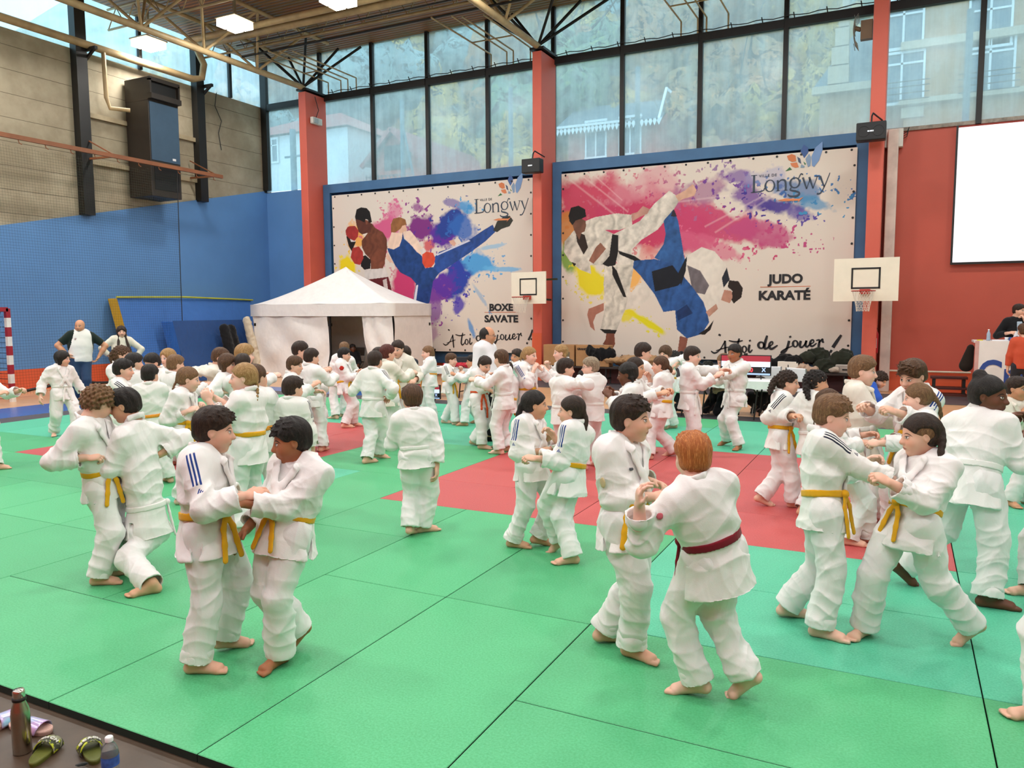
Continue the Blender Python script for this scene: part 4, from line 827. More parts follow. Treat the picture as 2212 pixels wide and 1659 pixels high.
K(top=(360, 755), stand=1.36, h=1.36, face=320, head=315, L='fwd', R='fwd', belt='white', hair=('halfup', 'blond'), skin='fair', label='blonde girl with loose hair in front of the blue crash mat', seed=93)
K(top=(381, 768), stand=1.34, h=1.34, face=120, head=110, L='fwd', R='fwd', belt='white', hair=('short', 'lbrown'), label='child hidden directly behind the loose-haired blonde girl', seed=94)
K(top=(324, 765), stand=1.34, h=1.34, face=300, head=305, pitch=-25, L='fwd', R='fwd', belt='white', hair=('short', 'black'), label='black-haired boy looking down to the left in front of the yellow mat edge', seed=95)
K(top=(324, 789), stand=1.29, h=1.29, face=188, head=150, L='fwd', R='fwd', belt='yo', hair=('short', 'black'), stripes=2, label='boy seen from behind with navy stripes on both shoulders, left group', seed=96)
K(top=(268, 777), stand=1.34, h=1.34, face=85, head=78, L='fwd', R='fwd', belt='white', hair=('short', 'black'), skin='light', stripes=2, label='boy with thick black hair in profile facing right, stripes on shoulder, left group', seed=97)
K(top=(266, 748), stand=1.42, h=1.42, face=55, head=70, L=(285, 828, -.1, .5), R='fwdlow', belt='white', hair=('curlypony', 'brown', '3a2a20'), label='girl with a messy brown ponytail below the long-haired woman', seed=98)
K(top=(291, 764), stand=1.36, h=1.36, face=200, head=110, L='fwd', R='fwd', belt='white', hair=('short', 'black'), label='small dark head between the girl with the messy ponytail and the yellow mat edge', seed=99)
K(top=(136, 759), feet=[(170, 942), (117, 942)], face=25, head=62, h=1.33, L='away', R='away', fa=(40, 0), belt='white', knot=.0, hair=('bob', 'black'), skin='light', label='child with a chin-length black bob standing apart at far left, white belt', seed=100, sleeve=.84)
K(top=(-30, 775), feet=[(-50, 1004), (0, 1014)], face=60, head=80, h=1.34, L='fwd', R=(8, 858, -.05, .5), fa=(70, 80), belt='white', hair=('short', 'dark'), label='child cut off by the left edge of the photo, one sleeve and foot showing', seed=101)
K(top=(171, 691), feet=[(189, 872), (165, 872)], fz=-.04, face=12, head=338, h=1.80, adult=True, girth=1.22, L='hip', R='hip', sleeve=-.25, hair=('bald', 'grey'), beard='grey', skin='tan', top_wear='shirt', wearname='raglan_shirt', jm='eceae4', raglan='17251f', tm='2c4260', shoes='202226', trouname='jeans', loose=.8,
  label='bald bearded man in a white and dark green shirt and jeans', seed=102, eL=(.8, -.4, 0), eR=(-.8, -.4, 0), patches=[((.07, .72), 'front', (.03, .03), 'b8a0a0', 'badge')])
K(top=(262, 705), feet=[(272, 862), (252, 862)], fz=-.04, face=10, head=5, h=1.66, adult=True, L='hip', R='hip', hair=('long', 'dark'), skin='light', top_wear='sweater', jm='e2dccb', tm='20242c', shoes='303030', label='woman with very long dark hair in a cream sweater by the blue wall', seed=103, eL=(.9, -.3, 0), eR=(-.9, -.3, 0))
# --- seated at table 4, and at the stage
K(top=(1559, 765), Z=14.1, h=1.6, face=330, head=300, pitch=-25, hip=(1556, 850), sit=1, pz=.5, L='lap', R='lap', hair=('tied', 'lbrown', '5a4534'), top_wear='sweater', jm='16171b', tm='121317', shoes='121317', label='woman in black seated at table 4 beside the monitor, hair tied back', seed=104)
K(top=(1462, 762), Z=14.0, h=1.6, face=60, head=70, pitch=-25, hip=(1452, 850), sit=1, pz=.5, L='lap', R='lap', hair=('curly', 'black'), top_wear='sweater', jm='1b1c22', tm='121317', shoes='121317', label='person in black with curly dark hair seated at table 4 behind the sign', seed=105)
K(top=(1640, 815), Z=14.1, h=1.5, face=300, head=290, hip=(1660, 862), sit=1, pz=.5, L='lap', R='lap', hair=('short', 'dark'), top_wear='sweater', jm='16171b', tm='121317', shoes='e4e4e4', label='person in black seated right of the monitor, white trainers under the table', seed=106)
K(top=(2203, 658), Z=15.45, h=1.74, face=25, head=62, pitch=-5, adult=True, hip=(2199, 762), hipfix=1, fz=.2, L=(2212, 688, -.15, .8), R=(2179, 728, -.1, .3), eL=(.5, -.8, 0), hair=('short', 'dark'), skin='light', top_wear='sweater', wearname='cardigan', jm='16171a', tm='22242c', shoes='22242c', label='person in a black cardigan leaning on the raised table at the right edge', seed=107,
  stand=None, patches=[((.0, .72), 'front', (.05, .12), 'b9cbdc', 'undershirt')])
K(top=(2212, 700), Z=14.2, h=1.52, face=180, head=200, L='down', R='down', hair=('short', 'brown'), top_wear='sweater', jm='c65238', tm='2a2c34', shoes='2a2c34', label='person in an orange sweater at the right edge in front of the stage table', seed=108)
# ================================================================ the hall
FZ = -0.04; YB = 20.0; XL = -19.27; XR = 9.0; SILL = 5.83; TRS = 8.57; CEIL = 10.0
RED = mat('red_painted_wall', 'bd5341', .55, var=.05, vscale=.6); PILLAR = mat('coral_painted_concrete', 'd15f4c', .5, var=.05, vscale=.8)
BLUE = mat('blue_painted_wall', '5c8cc2', .6, var=.05, vscale=.7, bump=.15, bscale=40); NAVY = mat('blue_painted_frame', '3a6690', .5, var=.08, vscale=2)
BLK = mat('black_steel', '14120f', .5, var=.2); CREAM = mat('cream_painted_steel', 'b59c72', .5, var=.15); ORANGE = mat('orange_painted_base', 'd65c38', .5, var=.05, vscale=1)
GREYF = mat('dark_grey_floor_strip', '4c474b', .55, var=.08)
def wood_floor():
    t = NT('beige_sports_floor'); co = t.pos(); x, y, z = t.sep(co)
    br = t.n('TexBrick'); t.l(co, br.inputs['Vector']); br.inputs['Scale'].default_value = 1; br.inputs['Brick Width'].default_value = 2.2; br.inputs['Row Height'].default_value = .12; br.inputs['Mortar Size'].default_value = .002
    br.inputs['Color1'].default_value = lin('d9ab82'); br.inputs['Color2'].default_value = lin('cfa077'); br.inputs['Mortar'].default_value = lin('b98c66')
    t.base(br.outputs[0], .3, 0, .5); return t.m
WOODF = wood_floor(); BLUEF = mat('blue_floor_paint', '2c62a8', .25, var=.05); BROWNF = mat('dark_brown_floor', '4a3a2c', .45, var=.15, vscale=8)
f = MB()
def rect(m, x0, y0, x1, y1, z=FZ, mi=0): m.cur = mi; m.add([(x0, y0, z), (x1, y0, z), (x1, y1, z), (x0, y1, z)], [(0, 1, 2, 3)])
rect(f, XL, -4, XR, 2.1, mi=2); rect(f, -14.5, 2.1, XR, 2.2, mi=2); rect(f, XL, 2.1, -16.0, YB, mi=0); rect(f, -16.0, 2.1, -14.5, YB - 5.2, mi=1); rect(f, -14.5, 14.05, -10.9, YB - 5.2, mi=1); rect(f, -14.5, 2.2, XR, 14.05, mi=3); rect(f, -10.9, 14.05, XR, 14.8, mi=0); rect(f, -16.0, 14.8, XR, YB, mi=0)
f.build('floor', [WOODF, BLUEF, BROWNF, GREYF], kind='structure')
m = MB(); m.box((-10.2, 17.4, FZ), (XR, 19.0, FZ + .012)); m.build('trim_1', GREYF, kind='structure')
m = MB(); m.box((XL - .3, -4, FZ - .3), (XR + .3, YB + .3, FZ - .004)); m.build('floor_slab', mat('concrete_slab', '6d6a66'), kind='structure')
# left wall: concrete panels, blue painted raked lower part, clerestory
def panel_mat():
    t = NT('concrete_panels'); co = t.pos(); x, y, z = t.sep(co); n = t.noise(co, .9, 5, .6); n2 = t.noise(co, 6, 4)
    c = t.mix(t.mr(n, .3, .7), lin('93876f'), lin('b3a78e')); c = t.mix(t.math('MULTIPLY', t.mr(n2, .5, .8), .25), c, lin('8c7f6c'))
    fz = t.math('FRACT', t.math('DIVIDE', t.math('SUBTRACT', z, .30), .565)); ln = t.mr(t.math('ABSOLUTE', t.math('SUBTRACT', fz, .5)), .485, .495)
    c = t.mix(t.math('MULTIPLY', ln, .8), c, lin('5c5040')); t.base(c, .8); t.bump(t.math('SUBTRACT', 0., ln), .6, .02); return t.m
PANEL = panel_mat()
m = MB(); m.box((XL - .25, -4, FZ), (XL, YB + .25, 8.60)); m.build('wall_left', PANEL, kind='structure')
def slab_x(pts, x0, x1, name, mt, **kw):   # polygon in (y,z) extruded in x
    m = MB(); n = len(pts); vs = [(x1, y, z) for y, z in pts] + [(x0, y, z) for y, z in pts]
    m.add(vs, [tuple(range(n)), tuple(range(2 * n - 1, n - 1, -1))] + [(i, i + n, (i + 1) % n + n, (i + 1) % n) for i in range(n)]); return m.build(name, mt, **kw)
def zrk(y): return 5.90 + (y - 20.0) * (5.90 - 3.94) / (20.0 - 11.25)
slab_x([(-4, .48), (YB, .48), (YB, 5.90), (11.25, 3.94), (-4, 3.6)], XL, XL + .03, 'trim_2', BLUE, kind='structure')
m = MB(); m.box((XL, -4, FZ), (XL + .04, YB, .48)); m.build('baseboard_left', ORANGE, kind='structure')
for i, (y0, wd, z0, z1) in enumerate(((13.42, .30, 4.40, CEIL), (17.2, .28, 5.2, CEIL), (19.95, .16, 5.9, CEIL), (9.6, .3, 3.8, CEIL))):
    m = MB(); m.bar((XL + .12, y0, z0), (XL + .12, y0, z1), .24, wd, up=(0, 1, 0)); o = m.build('trim_%d' % (3 + i), BLK, kind='structure')
# glazing
def glass_mat():
    t = NT('dusty_window_glass'); tr = t.n('BsdfTransparent'); tr.inputs[0].default_value = (.78, .94, 1, 1); tl = t.n('BsdfTranslucent'); tl.inputs[0].default_value = (.76, .93, 1, 1)
    co = t.pos(); x, y, z = t.sep(co); n = t.noise(t.mapv(co, (3, 3, .25)), 1.5, 4); n2 = t.noise(co, 2.3, 4)
    f_ = t.math('ADD', t.mr(n, .3, .8, .29, .42), t.mr(n2, .35, .8, -.03, .08)); 
    mx = t.n('MixShader'); t.l(f_, mx.inputs[0]); t.l(tr.outputs[0], mx.inputs[1]); t.l(tl.outputs[0], mx.inputs[2])
    gl = t.n('BsdfGlossy'); gl.inputs['Roughness'].default_value = .25; m2 = t.n('MixShader'); m2.inputs[0].default_value = .015; t.l(mx.outputs[0], m2.inputs[1]); t.l(gl.outputs[0], m2.inputs[2]); t.l(m2.outputs[0], t.out.inputs[0]); return t.m
GLASS = glass_mat()
MX = [-18.0, -16.8, -14.77, -12.77, -10.75, -8.72, -6.76, -4.73, -2.71, -.72, 1.31, 3.30, 5.30, 7.30, XR]
wn = 1
cols = [XL] + MX[1:]
for i in range(len(cols) - 1):
    x0, x1 = cols[i], cols[i + 1]
    wnd = empty('window_%d' % wn, (x0, YB, SILL), kind='structure'); wn += 1
    m = MB(); m.box((.03, -.006, .02), (x1 - x0 - .03, .0, CEIL - SILL)); m.build('pane', GLASS, wnd)
    m = MB(); m.box((-.055, -.10, .0), (.055, .04, CEIL - SILL)); m.box((.05, -.12, TRS - SILL - .10), (x1 - x0 - .05, .04, TRS - SILL + .10)); m.build('frame', BLK, wnd)
for i, (y0, y1) in enumerate(((-4, 9.6), (9.6, 13.42), (13.42, 15.3), (15.3, 17.2), (17.2, 18.55), (18.55, 20))):
    wnd = empty('window_%d' % wn, (XL, y0, 8.6), kind='structure'); wn += 1
    m = MB(); m.box((-.006, .03, 0), (0, y1 - y0 - .03, CEIL - 8.6)); m.build('pane', GLASS, wnd)
    m = MB(); m.box((-.05, -.05, 0), (.08, .05, CEIL - 8.6)); m.build('frame', BLK, wnd)
# unseen hall sides, added to hold back front light; high windows leave some fill
m = MB(); m.box((XL, -4.25, FZ), (XR, -4, 7.4)); m.build('wall_front_added', RED, kind='structure')
m = MB(); m.box((XR, -4, FZ), (XR + .25, YB + .25, 6.4)); m.box((XR, -4, 8.6), (XR + .25, YB + .25, CEIL)); m.build('wall_right_added', PANEL, kind='structure')
for i in range(7):
    x0 = XL + i * (XR - XL) / 7; x1 = XL + (i + 1) * (XR - XL) / 7; wnd = empty('window_%d' % wn, (x0, -4.1, 7.4), kind='structure'); wn += 1
    m = MB(); m.box((.03, -.006, .02), (x1 - x0 - .03, .0, CEIL - 7.4)); m.build('pane', GLASS, wnd); m = MB(); m.box((-.06, -.05, .0), (.06, .05, CEIL - 7.4)); m.build('frame', BLK, wnd)
# back wall
m = MB(); m.box((XL, YB, FZ), (-16.6, YB + .25, SILL)); m.build('wall_back_left', BLUE, kind='structure')
m = MB(); m.box((-16.6, YB, FZ), (-.6, YB + .25, SILL)); m.build('wall_back', ORANGE, kind='structure')
m = MB(); m.box((-.6, YB - .02, FZ), (XR, YB + .25, SILL + .02)); m.build('wall_back_right', RED, kind='structure')
m = MB(); m.box((-.6, YB - .07, SILL), (XR, YB + .02, SILL + .08)); m.build('trim_8', mat('weathered_sill', '8d8378', .7, var=.3, vscale=9), kind='structure')
m = MB(); m.box((XL, YB - .03, FZ), (-16.9, YB, .48)); m.build('baseboard_back', ORANGE, kind='structure')
m = MB(); m.box((-.4, YB - .05, FZ), (XR, YB - .02, .42)); m.build('baseboard_right', ORANGE, kind='structure')
m = MB(); m.tube([(-.35, YB - .14, .43), (1.4, YB - .14, .43)], .022, 8); m.build('wall_rail', mat('cream_rail', 'd8cdb8'), label='thin cream rail along the foot of the red wall', cat='rail')
m = MB()
for x in (.15, .32): m.tube([(x, YB - .2, .45), (x + .02, YB - .22, .52), (x + .08, YB - .22, .55), (x + .1, YB - .22, .48), (x + .16, YB - .25, .2), (x - .06, YB - .25, .2), (x + .02, YB - .22, .44)], .008, 6)
m.build('coat_hanger', BLK, label='black wire coat hangers hooked over the wall rail', cat='hanger')
# pillars
for nm, x0, x1, zt, y0 in (('pillar', -16.88, -16.60, 8.58, 19.02), ('pillar', -8.92, -8.66, 8.60, 19.02), ('pillar', -.80, -.50, CEIL, 19.04)):
    m = MB(); m.box((x0, y0, FZ), (x1, YB - .03, zt)); o = m.build('pillar', PILLAR, bevel=.015)
    tag(o, {-16.88: 'coral painted concrete pillar standing behind the white tent, emergency lamp on its side', -8.92: 'coral painted concrete pillar between the boxing banner and the judo banner', -.8: 'coral painted concrete pillar right of the judo banner, fire extinguisher near its foot'}[x0], 'pillar')
m = MB(); m.box((-8.93, 18.98, FZ), (-8.65, 19.02, 1.25)); m.build('trim_7', ORANGE, kind='structure')
m = MB(); m.box((-.44, 19.6, FZ), (-.22, 19.95, SILL)); m.build('rain_pipe', mat('off_white_duct', 'd8c8bc', .5), label='off-white boxed pipe running up beside the right coral pillar', cat='pipe', bevel=.02)
# blue frames round the banners
def banner_frame(x0, x1, label):
    m = MB(); zt = SILL + .02; y0, y1 = YB - .30, YB - .02; b = .26
    m.box((x0, y0, 5.58), (x1, y1, zt)); m.box((x0, y0, .30), (x0 + b, y1, 5.58)); m.box((x1 - b, y0, .30), (x1, y1, 5.58)); m.box((x0, YB - .12, .30), (x1, YB - .02, .62)); m.box((x0 + b, YB - .10, .6), (x1 - b, YB - .02, 5.6))
    tag(m.build('wall_panelling', NAVY), label, 'wall frame')
banner_frame(-16.58, -8.94, 'blue wooden frame around the boxing banner'); banner_frame(-8.64, -.82, 'blue wooden frame around the judo and karate banner')
# ceiling: ribbed brown deck
def deck_mat():
    t = NT('ribbed_brown_ceiling'); co = t.pos(); x, y, z = t.sep(co); s = t.math('SINE', t.math('MULTIPLY', y, 42.)); n = t.noise(co, .8, 4)
    c = t.mix(t.mr(s, -.6, .6), lin('744422'), lin('a86c3c')); c = t.mix(t.mr(n, .4, .7), c, lin('7d6434')); t.base(c, .5); t.bump(s, .8, .03); return t.m
m = MB(); m.box((XL, -4, CEIL), (XR, YB + .1, CEIL + .12)); m.build('ceiling', deck_mat(), kind='structure')
# roof trusses: tubular, triangular, one per pillar
def truss(x, z0, ya, yb, label):
    r = empty('roof_truss', (x, ya, z0), label, 'roof truss', 'triangular tubular roof trusses'); o = (x, ya, z0); n = int((ya - yb) / 1.9); zt = CEIL - .12
    m = MB(); m.tube([(x, ya, z0), (x, yb, z0)], .085, 12); m.build('bottom_chord', CREAM, r, o)
    for sx in (-1, 1):
        m = MB(); m.tube([(x + sx * 1.0, ya, zt), (x + sx * 1.0, yb, zt)], .055, 10); m.build('top_chord', CREAM, r, o)
    for i in range(n):
        y = ya - i * 1.9; ym = y - .95
        for sx in (-1, 1):
            m = MB(); m.tube([(x, y, z0), (x + sx * 1., ym, zt)], .038, 8); m.build('diagonal', CREAM if i else BLK, r, o)
            m = MB(); m.tube([(x, y - 1.9, z0), (x + sx * 1., ym, zt)], .038, 8); m.build('diagonal', CREAM, r, o)
        m = MB(); m.tube([(x - 1., ym, zt), (x + 1., ym, zt)], .03, 8); m.build('tie_bar', CREAM, r, o)
    m = MB(); m.tube([(x, ya, z0), (x + 1.0, ya + .5, zt)], .04, 8); m.tube([(x, ya, z0), (x - 1.0, ya + .5, zt)], .04, 8); m.tube([(x, ya, z0 + .02), (x + 1.7, YB - .2, zt)], .04, 8); m.tube([(x, ya, z0 + .02), (x - 1.7, YB - .2, zt)], .04, 8); m.build('end_strut', BLK, r, o)
    m = MB(); m.box((x - .2, ya - .1, z0 - .1), (x + .2, ya + .85, z0 - .04)); m.build('bearing_plate', BLK, r, o)
truss(-16.74, 8.72, 19.1, 2, 'tubular roof truss landing on the pillar behind the white tent'); truss(-8.79, 8.74, 19.1, 2, 'tubular roof truss landing on the pillar between the two banners'); truss(-.66, 9.4, 19.1, 2, 'tubular roof truss above the right pillar, mostly out of the photo')
for i, (y, nm) in enumerate(((17.2, 'rear'), (14.4, 'second'), (11.6, 'third'), (8.8, 'nearest'))):   # purlin joists across
    m = MB(); z1 = CEIL - .10; z0 = CEIL - .62
    m.tube([(XL, y, z1), (XR, y, z1)], .03, 6); m.tube([(XL, y, z0), (XR, y, z0)], .03, 6)
    k = 0; x = XL
    while x < XR - .7: m.tube([(x, y, z0), (x + .35, y, z1), (x + .7, y, z0)], .016, 5); x += .7
    tag(m.build('roof_joist', CREAM), '%s lattice joist crossing under the ceiling from left to right' % nm, 'joist', 'lattice joists under the ceiling')
# heating pipes
pz = 9.45; pa = gnd(444, 112, pz); pb = gnd(1015, 8, pz)
m = MB(); y_ = pa[1]
m.tube([(-19.0, 3, 8.72), (-19.0, 10, 8.72), (-19.0, 16.9, 8.72), (-18.9, 17.15, 8.8), (-18.85, 17.2, 9.2), (-18.8, 17.0, 9.42), (-18.4, 16.5, 9.45), (XR - .1, 16.5, 9.45)], .10, 12); m.build('heating_pipe', CREAM, label='thick cream heating pipe along the left wall and across under the ceiling', cat='pipe')
m = MB(); m.tube([(-18.3, 16.1, 9.45), (XR - .1, 16.1, 9.45)], .085, 12); m.build('heating_pipe', CREAM, label='thinner cream heating pipe running beside the thick one under the ceiling', cat='pipe')
for y, q in ((13.6, 'left of the wall heater'), (17.35, 'right of the wall heater')):
    m = MB(); m.bar((XL + .1, y, 8.35), (-18.75, y, 8.62), .06); m.bar((XL + .1, y, 8.62), (-18.7, y, 8.62), .08); m.build('pipe_bracket', BLK, label='black bracket carrying the heating pipe ' + q, cat='bracket')
m = MB(); m.tube([(-18.98, 14.0, 8.65), (-18.98, 14.02, 7.5), (-18.96, 14.1, 7.25), (-18.7, 14.5, 7.25)], .055, 10); m.build('gas_pipe', CREAM, label='cream pipe dropping from the heating pipe to the wall heater', cat='pipe')
# steel channels on the wall either side of the heater
m = MB(); m.box((XL, 13.6, 6.95), (XL + .1, 17.1, 7.07)); m.box((XL, 13.6, 5.75), (XL + .1, 17.1, 5.87)); m.build('wall_channel', mat('beige_channel', 'a8987a', .6), label='pale steel channels fixed to the wall behind the heater', cat='channel')
# heater unit
hr = empty('wall_heater', (-18.75, 15.2, 5.0), 'tall dark blue-grey warm air heater cabinet on the left wall', 'heater'); HB = mat('slate_blue_sheet', '3d5368', .4, var=.06); HD_ = mat('dark_brown_sheet', '2c241d', .5); o = (-18.75, 15.2, 5.0)
m = MB(); m.box((-19.2, 14.75, 5.02), (-18.3, 15.72, 7.55)); m.build('cabinet', HD_, hr, o, bevel=.01)
m = MB(); m.box((-18.3, 14.78, 5.98), (-18.285, 15.70, 7.52)); m.build('front_panel', HB, hr, o)
m = MB(); m.box((-19.2, 14.75, 7.55), (-18.3, 15.72, 8.15)); m.box((-18.3, 14.75, 7.58), (-18.15, 15.72, 7.72)); m.box((-18.3, 14.75, 8.05), (-18.2, 15.72, 8.15)); m.box((-18.3, 14.75, 7.7), (-18.2, 14.8, 8.1)); m.box((-18.3, 15.67, 7.7), (-18.2, 15.72, 8.1)); m.build('air_outlet', HD_, hr, o)
m = MB(); m.box((-18.3, 14.85, 7.73), (-18.29, 15.64, 8.04)); m.build('grille', mat('black_grille', '080808'), hr, o); m = MB(); m.box((-18.3, 14.85, 5.2), (-18.29, 15.64, 5.85)); m.build('grille', mat('black_grille', '080808'), hr, o)
m = MB(); m.box((-18.285, 15.45, 6.05), (-18.28, 15.56, 6.11)); m.build('rating_plate', mat('white_plate', 'e8e8e8'), hr, o)
# net rail, net
m = MB(); m.bar((-18.05, 2, 5.82), (-18.05, 16.98, 5.82), .07, .10); rl = m.build('net_rail', mat('rusty_brown_steel', '8a5434', .5), label='long rust-brown rail holding the ball net along the left wall', cat='rail')
m = MB()
for y in (13.5, 16.8, 9.6): m.bar((-19.15, y, 5.85), (-18.05, y, 5.82), .05); m.bar((-19.15, y, 6.35), (-18.1, y, 5.86), .03)
m.build('bracket', rl.data.materials[0], rl)
m = MB()
for y in np.arange(3, 17, .62): m.tube([(-18.05, y, 5.78), (-18.05, y + .02, 5.7), (-18.05, y + .08, 5.68)], .012, 5)
m.build('hook', rl.data.materials[0], rl)
def net_mat():
    t = NT('thin_dark_net'); x, y, z = t.sep(t.pos()); a = t.math('FRACT', t.math('MULTIPLY', y, 1 / .065)); b = t.math('FRACT', t.math('MULTIPLY', z, 1 / .065))
    e = t.math('MAXIMUM', t.math('LESS_THAN', a, .05), t.math('LESS_THAN', b, .05)); t.base(lin('2e3426'), .8)
    tr = t.n('BsdfTransparent'); mx = t.n('MixShader'); t.l(e, mx.inputs[0]); t.l(tr.outputs[0], mx.inputs[1]); t.l(t.b.outputs[0], mx.inputs[2]); t.l(mx.outputs[0], t.out.inputs[0]); return t.m
ny, nzz = 60, 12; vs = []; fs = []
for i in range(ny + 1):
    y = 2 + (15.07 - 2) * i / ny
    for j in range(nzz + 1):
        q = j / nzz; z = .02 + (5.62 + .05 * math.cos(y * 10) - .02) * q; yy = y + (.3 * q if i == ny else 0); vs.append((-18.05 + .28 * (1 - q) + .03 * math.sin(y * 3 + q * 3), yy, z))
for i in range(ny):
    for j in range(nzz): a = i * (nzz + 1) + j; fs.append((a, a + nzz + 1, a + nzz + 2, a + 1))
m = MB(); m.add(vs, fs, True); nt_ = m.build('ball_net', net_mat(), label='fine dark ball net hanging in front of the left wall', cat='net')
m = MB(); m.tube([(-17.74, y, .10 + .13 * abs(math.sin(y * .9 + .4)) ** 6 + .01 * math.sin(7 * y)) for y in np.arange(2, 15.0, .12)], .035, 7); m.build('hem_rope', BLK, nt_)
m = MB(); m.tube([(-17.77, 15.08, .05), (-17.91, 15.22, 3), (-18.05, 15.38, 5.7)], .012, 5); m.build('edge_rope', BLK, nt_)
# ceiling lamps
LC = mat('lamp_housing', '9a8a70', .5)
for i, (x, y, z) in enumerate(LAMPS):
    pos_ = {0: 'above the heater, leftmost', 1: 'second from the left in the back row', 2: 'third from the left in the back row, at the top edge'}
    lab = 'glowing four-head ceiling lamp ' + (pos_[i] if i in pos_ else 'of the rows outside the photo')
    r = empty('ceiling_lamp', (x, y, z + .5), lab, 'ceiling lamp', 'four-head ceiling lamps')
    for a in (-1, 1):
        for b in (-1, 1):
            m = MB(); m.box((a * .17 - .14, b * .17 - .14, -.47), (a * .17 + .14, b * .17 + .14, -.30)); m.build('lamp_head', emis('lamp_glass', 'fff6e4', 14.), r)
    m = MB(); m.box((-.34, -.34, -.29), (.34, .34, -.26)); m.box((-.03, -.03, -.26), (.03, .03, .5 if z + .5 < CEIL - .4 else CEIL - z - .5)); m.build('lamp_bracket', LC, r)
    l = area('lamp_light', (x, y, z - .02), .62, LAMP_POWER); l.parent = r; l.location = (0, 0, -.52)
# rods at the transom
for g, (xs, dx) in enumerate((((1061, 1095, 1109, 1146), 0), ((737, 752, 770, 710), 0), ((1471, 1507, 1526, 1573), 0))):
    m = MB()
    for k, px in enumerate(xs):
        py = {0: (143, 148, 145, 139), 1: (206, 203, 199, 212), 2: (80, 75, 70, 65)}[g][k]; e = onY(px, py, YB - .12); e[2] = 9.02
        m.tube([tuple(e - [0, 3.1 - .15 * k, 0]), tuple(e), (e[0], e[1], TRS + .1)], .022, 6)
    a = onY(xs[0], 143, YB - .12)[0]; b = onY(xs[-1], 140, YB - .12)[0]; m.tube([(a, YB - 1.2, 9.02), (b, YB - 1.2, 9.02)], .018, 6)
    m.build('window_rods', CREAM, label='set of thin steel rods reaching the transom ' + ('right of the boxing bay', 'beside the pillar behind the tent', 'above the middle of the judo banner')[g], cat='rods')
m = MB(); m.tube([(-17, YB - 3.1, 9.06), (XR, YB - 3.1, 9.06)], .03, 6); m.tube([(-17, YB - 3.3, 9.3), (XR, YB - 3.3, 9.3)], .02, 6); m.build('cable_rail', BLK, label='dark cable rail running left to right in front of the upper windows', cat='rail')
m = MB()
for x in np.arange(-16.2, 3, .72): m.tube([(x, YB - .14, TRS + .08), (x - .02, YB - .2, TRS + .2)], .014, 5)
m.tube([(x, YB - .16, TRS + .14 + .02 * math.sin(x * 9)) for x in np.arange(-16.4, 3, .2)], .012, 5); m.build('transom_cable', BLK, label='cable and clips along the window transom', cat='cable')
# ================================================================ tatami mats
def tatami(name, c, c2):
    t = NT(name); co = t.pos(); x, y, z = t.sep(co); n = t.noise(co, 85, 3, .7); n2 = t.noise(co, 1.1, 3); oi = t.n('ObjectInfo').outputs['Random']
    col = t.mix(t.mr(n, .3, .7), lin(c), lin(c2)); col = t.mix(t.math('MULTIPLY', t.mr(n2, .3, .7), .12), col, lin(c2)); h = t.n('HueSaturation'); t.l(col, h.inputs['Color']); t.l(t.mr(oi, 0, 1, .93, 1.07, False), h.inputs['Value'])
    t.base(h.outputs[0], .48, 0, .4); s = t.math('ADD', t.math('MULTIPLY', n, .8), t.math('MULTIPLY', t.math('SINE', t.math('MULTIPLY', t.math('ADD', x, y), 900.)), .1)); t.bump(s, .25, .003); return t.m
MG = tatami('green_tatami', '46a66c', '5aba82'); MT = tatami('turquoise_window_tint_tatami', '48b088', '60c4a0'); MR = tatami('red_tatami', 'b84a4a', 'c65c5a'); MGB = mat('black_mat_side', '16241a', .8)
def mat_mesh(name, w_, d, mt):
    m = MB(); e = .003; b = .003; m.cur = 1; m.box((e, e, -.04), (w_ - e, d - e, -b)); m.cur = 0
    m.add([(e, e, -b), (w_ - e, e, -b), (w_ - e, d - e, -b), (e, d - e, -b), (e + b, e + b, 0), (w_ - e - b, e + b, 0), (w_ - e - b, d - e - b, 0), (e + b, d - e - b, 0)], [(4, 5, 6, 7), (0, 1, 5, 4), (1, 2, 6, 5), (2, 3, 7, 6), (3, 0, 4, 7)])
    me = bpy.data.meshes.new(name); me.from_pydata(m.v, [], m.f); me.materials.append(mt); me.materials.append(MGB); me.polygons.foreach_set('material_index', m.m); return me
_mm = {}
X0, Y0 = -13.588, 2.17
def is_red(x, y):   # cell centre
    return (6.17 < y < 10.17) and ((-10.59 < x < -6.59) or (-4.59 < x < .41))
def is_turq(x, y):  # turquoise cells: window light put into the colour, plus mats that really differ
    v = math.sin(x * 1.9 + 1.3) * math.sin(y * 2.3 + .4)
    if y > 9.5 and x > -9.6: return v > -.75
    if -1.6 < x < 3.5 and 4.2 < y < 6.2: return True
    if x > .4 and y > 5: return v > -.3
    if -6.6 < x < -5.5 and 5.2 < y < 7.2: return True
    if -13.6 < x < -11 and 7.2 < y < 9.2: return True
    return False
cells = {}
nx, nyy = 20, 11
for j in range(nyy):
    for i in range(nx):
        cx, cy = X0 + i + .5, Y0 + j + .5; cells[(i, j)] = 'r' if is_red(cx, cy) else ('t' if is_turq(cx, cy) else 'g')
done = set()
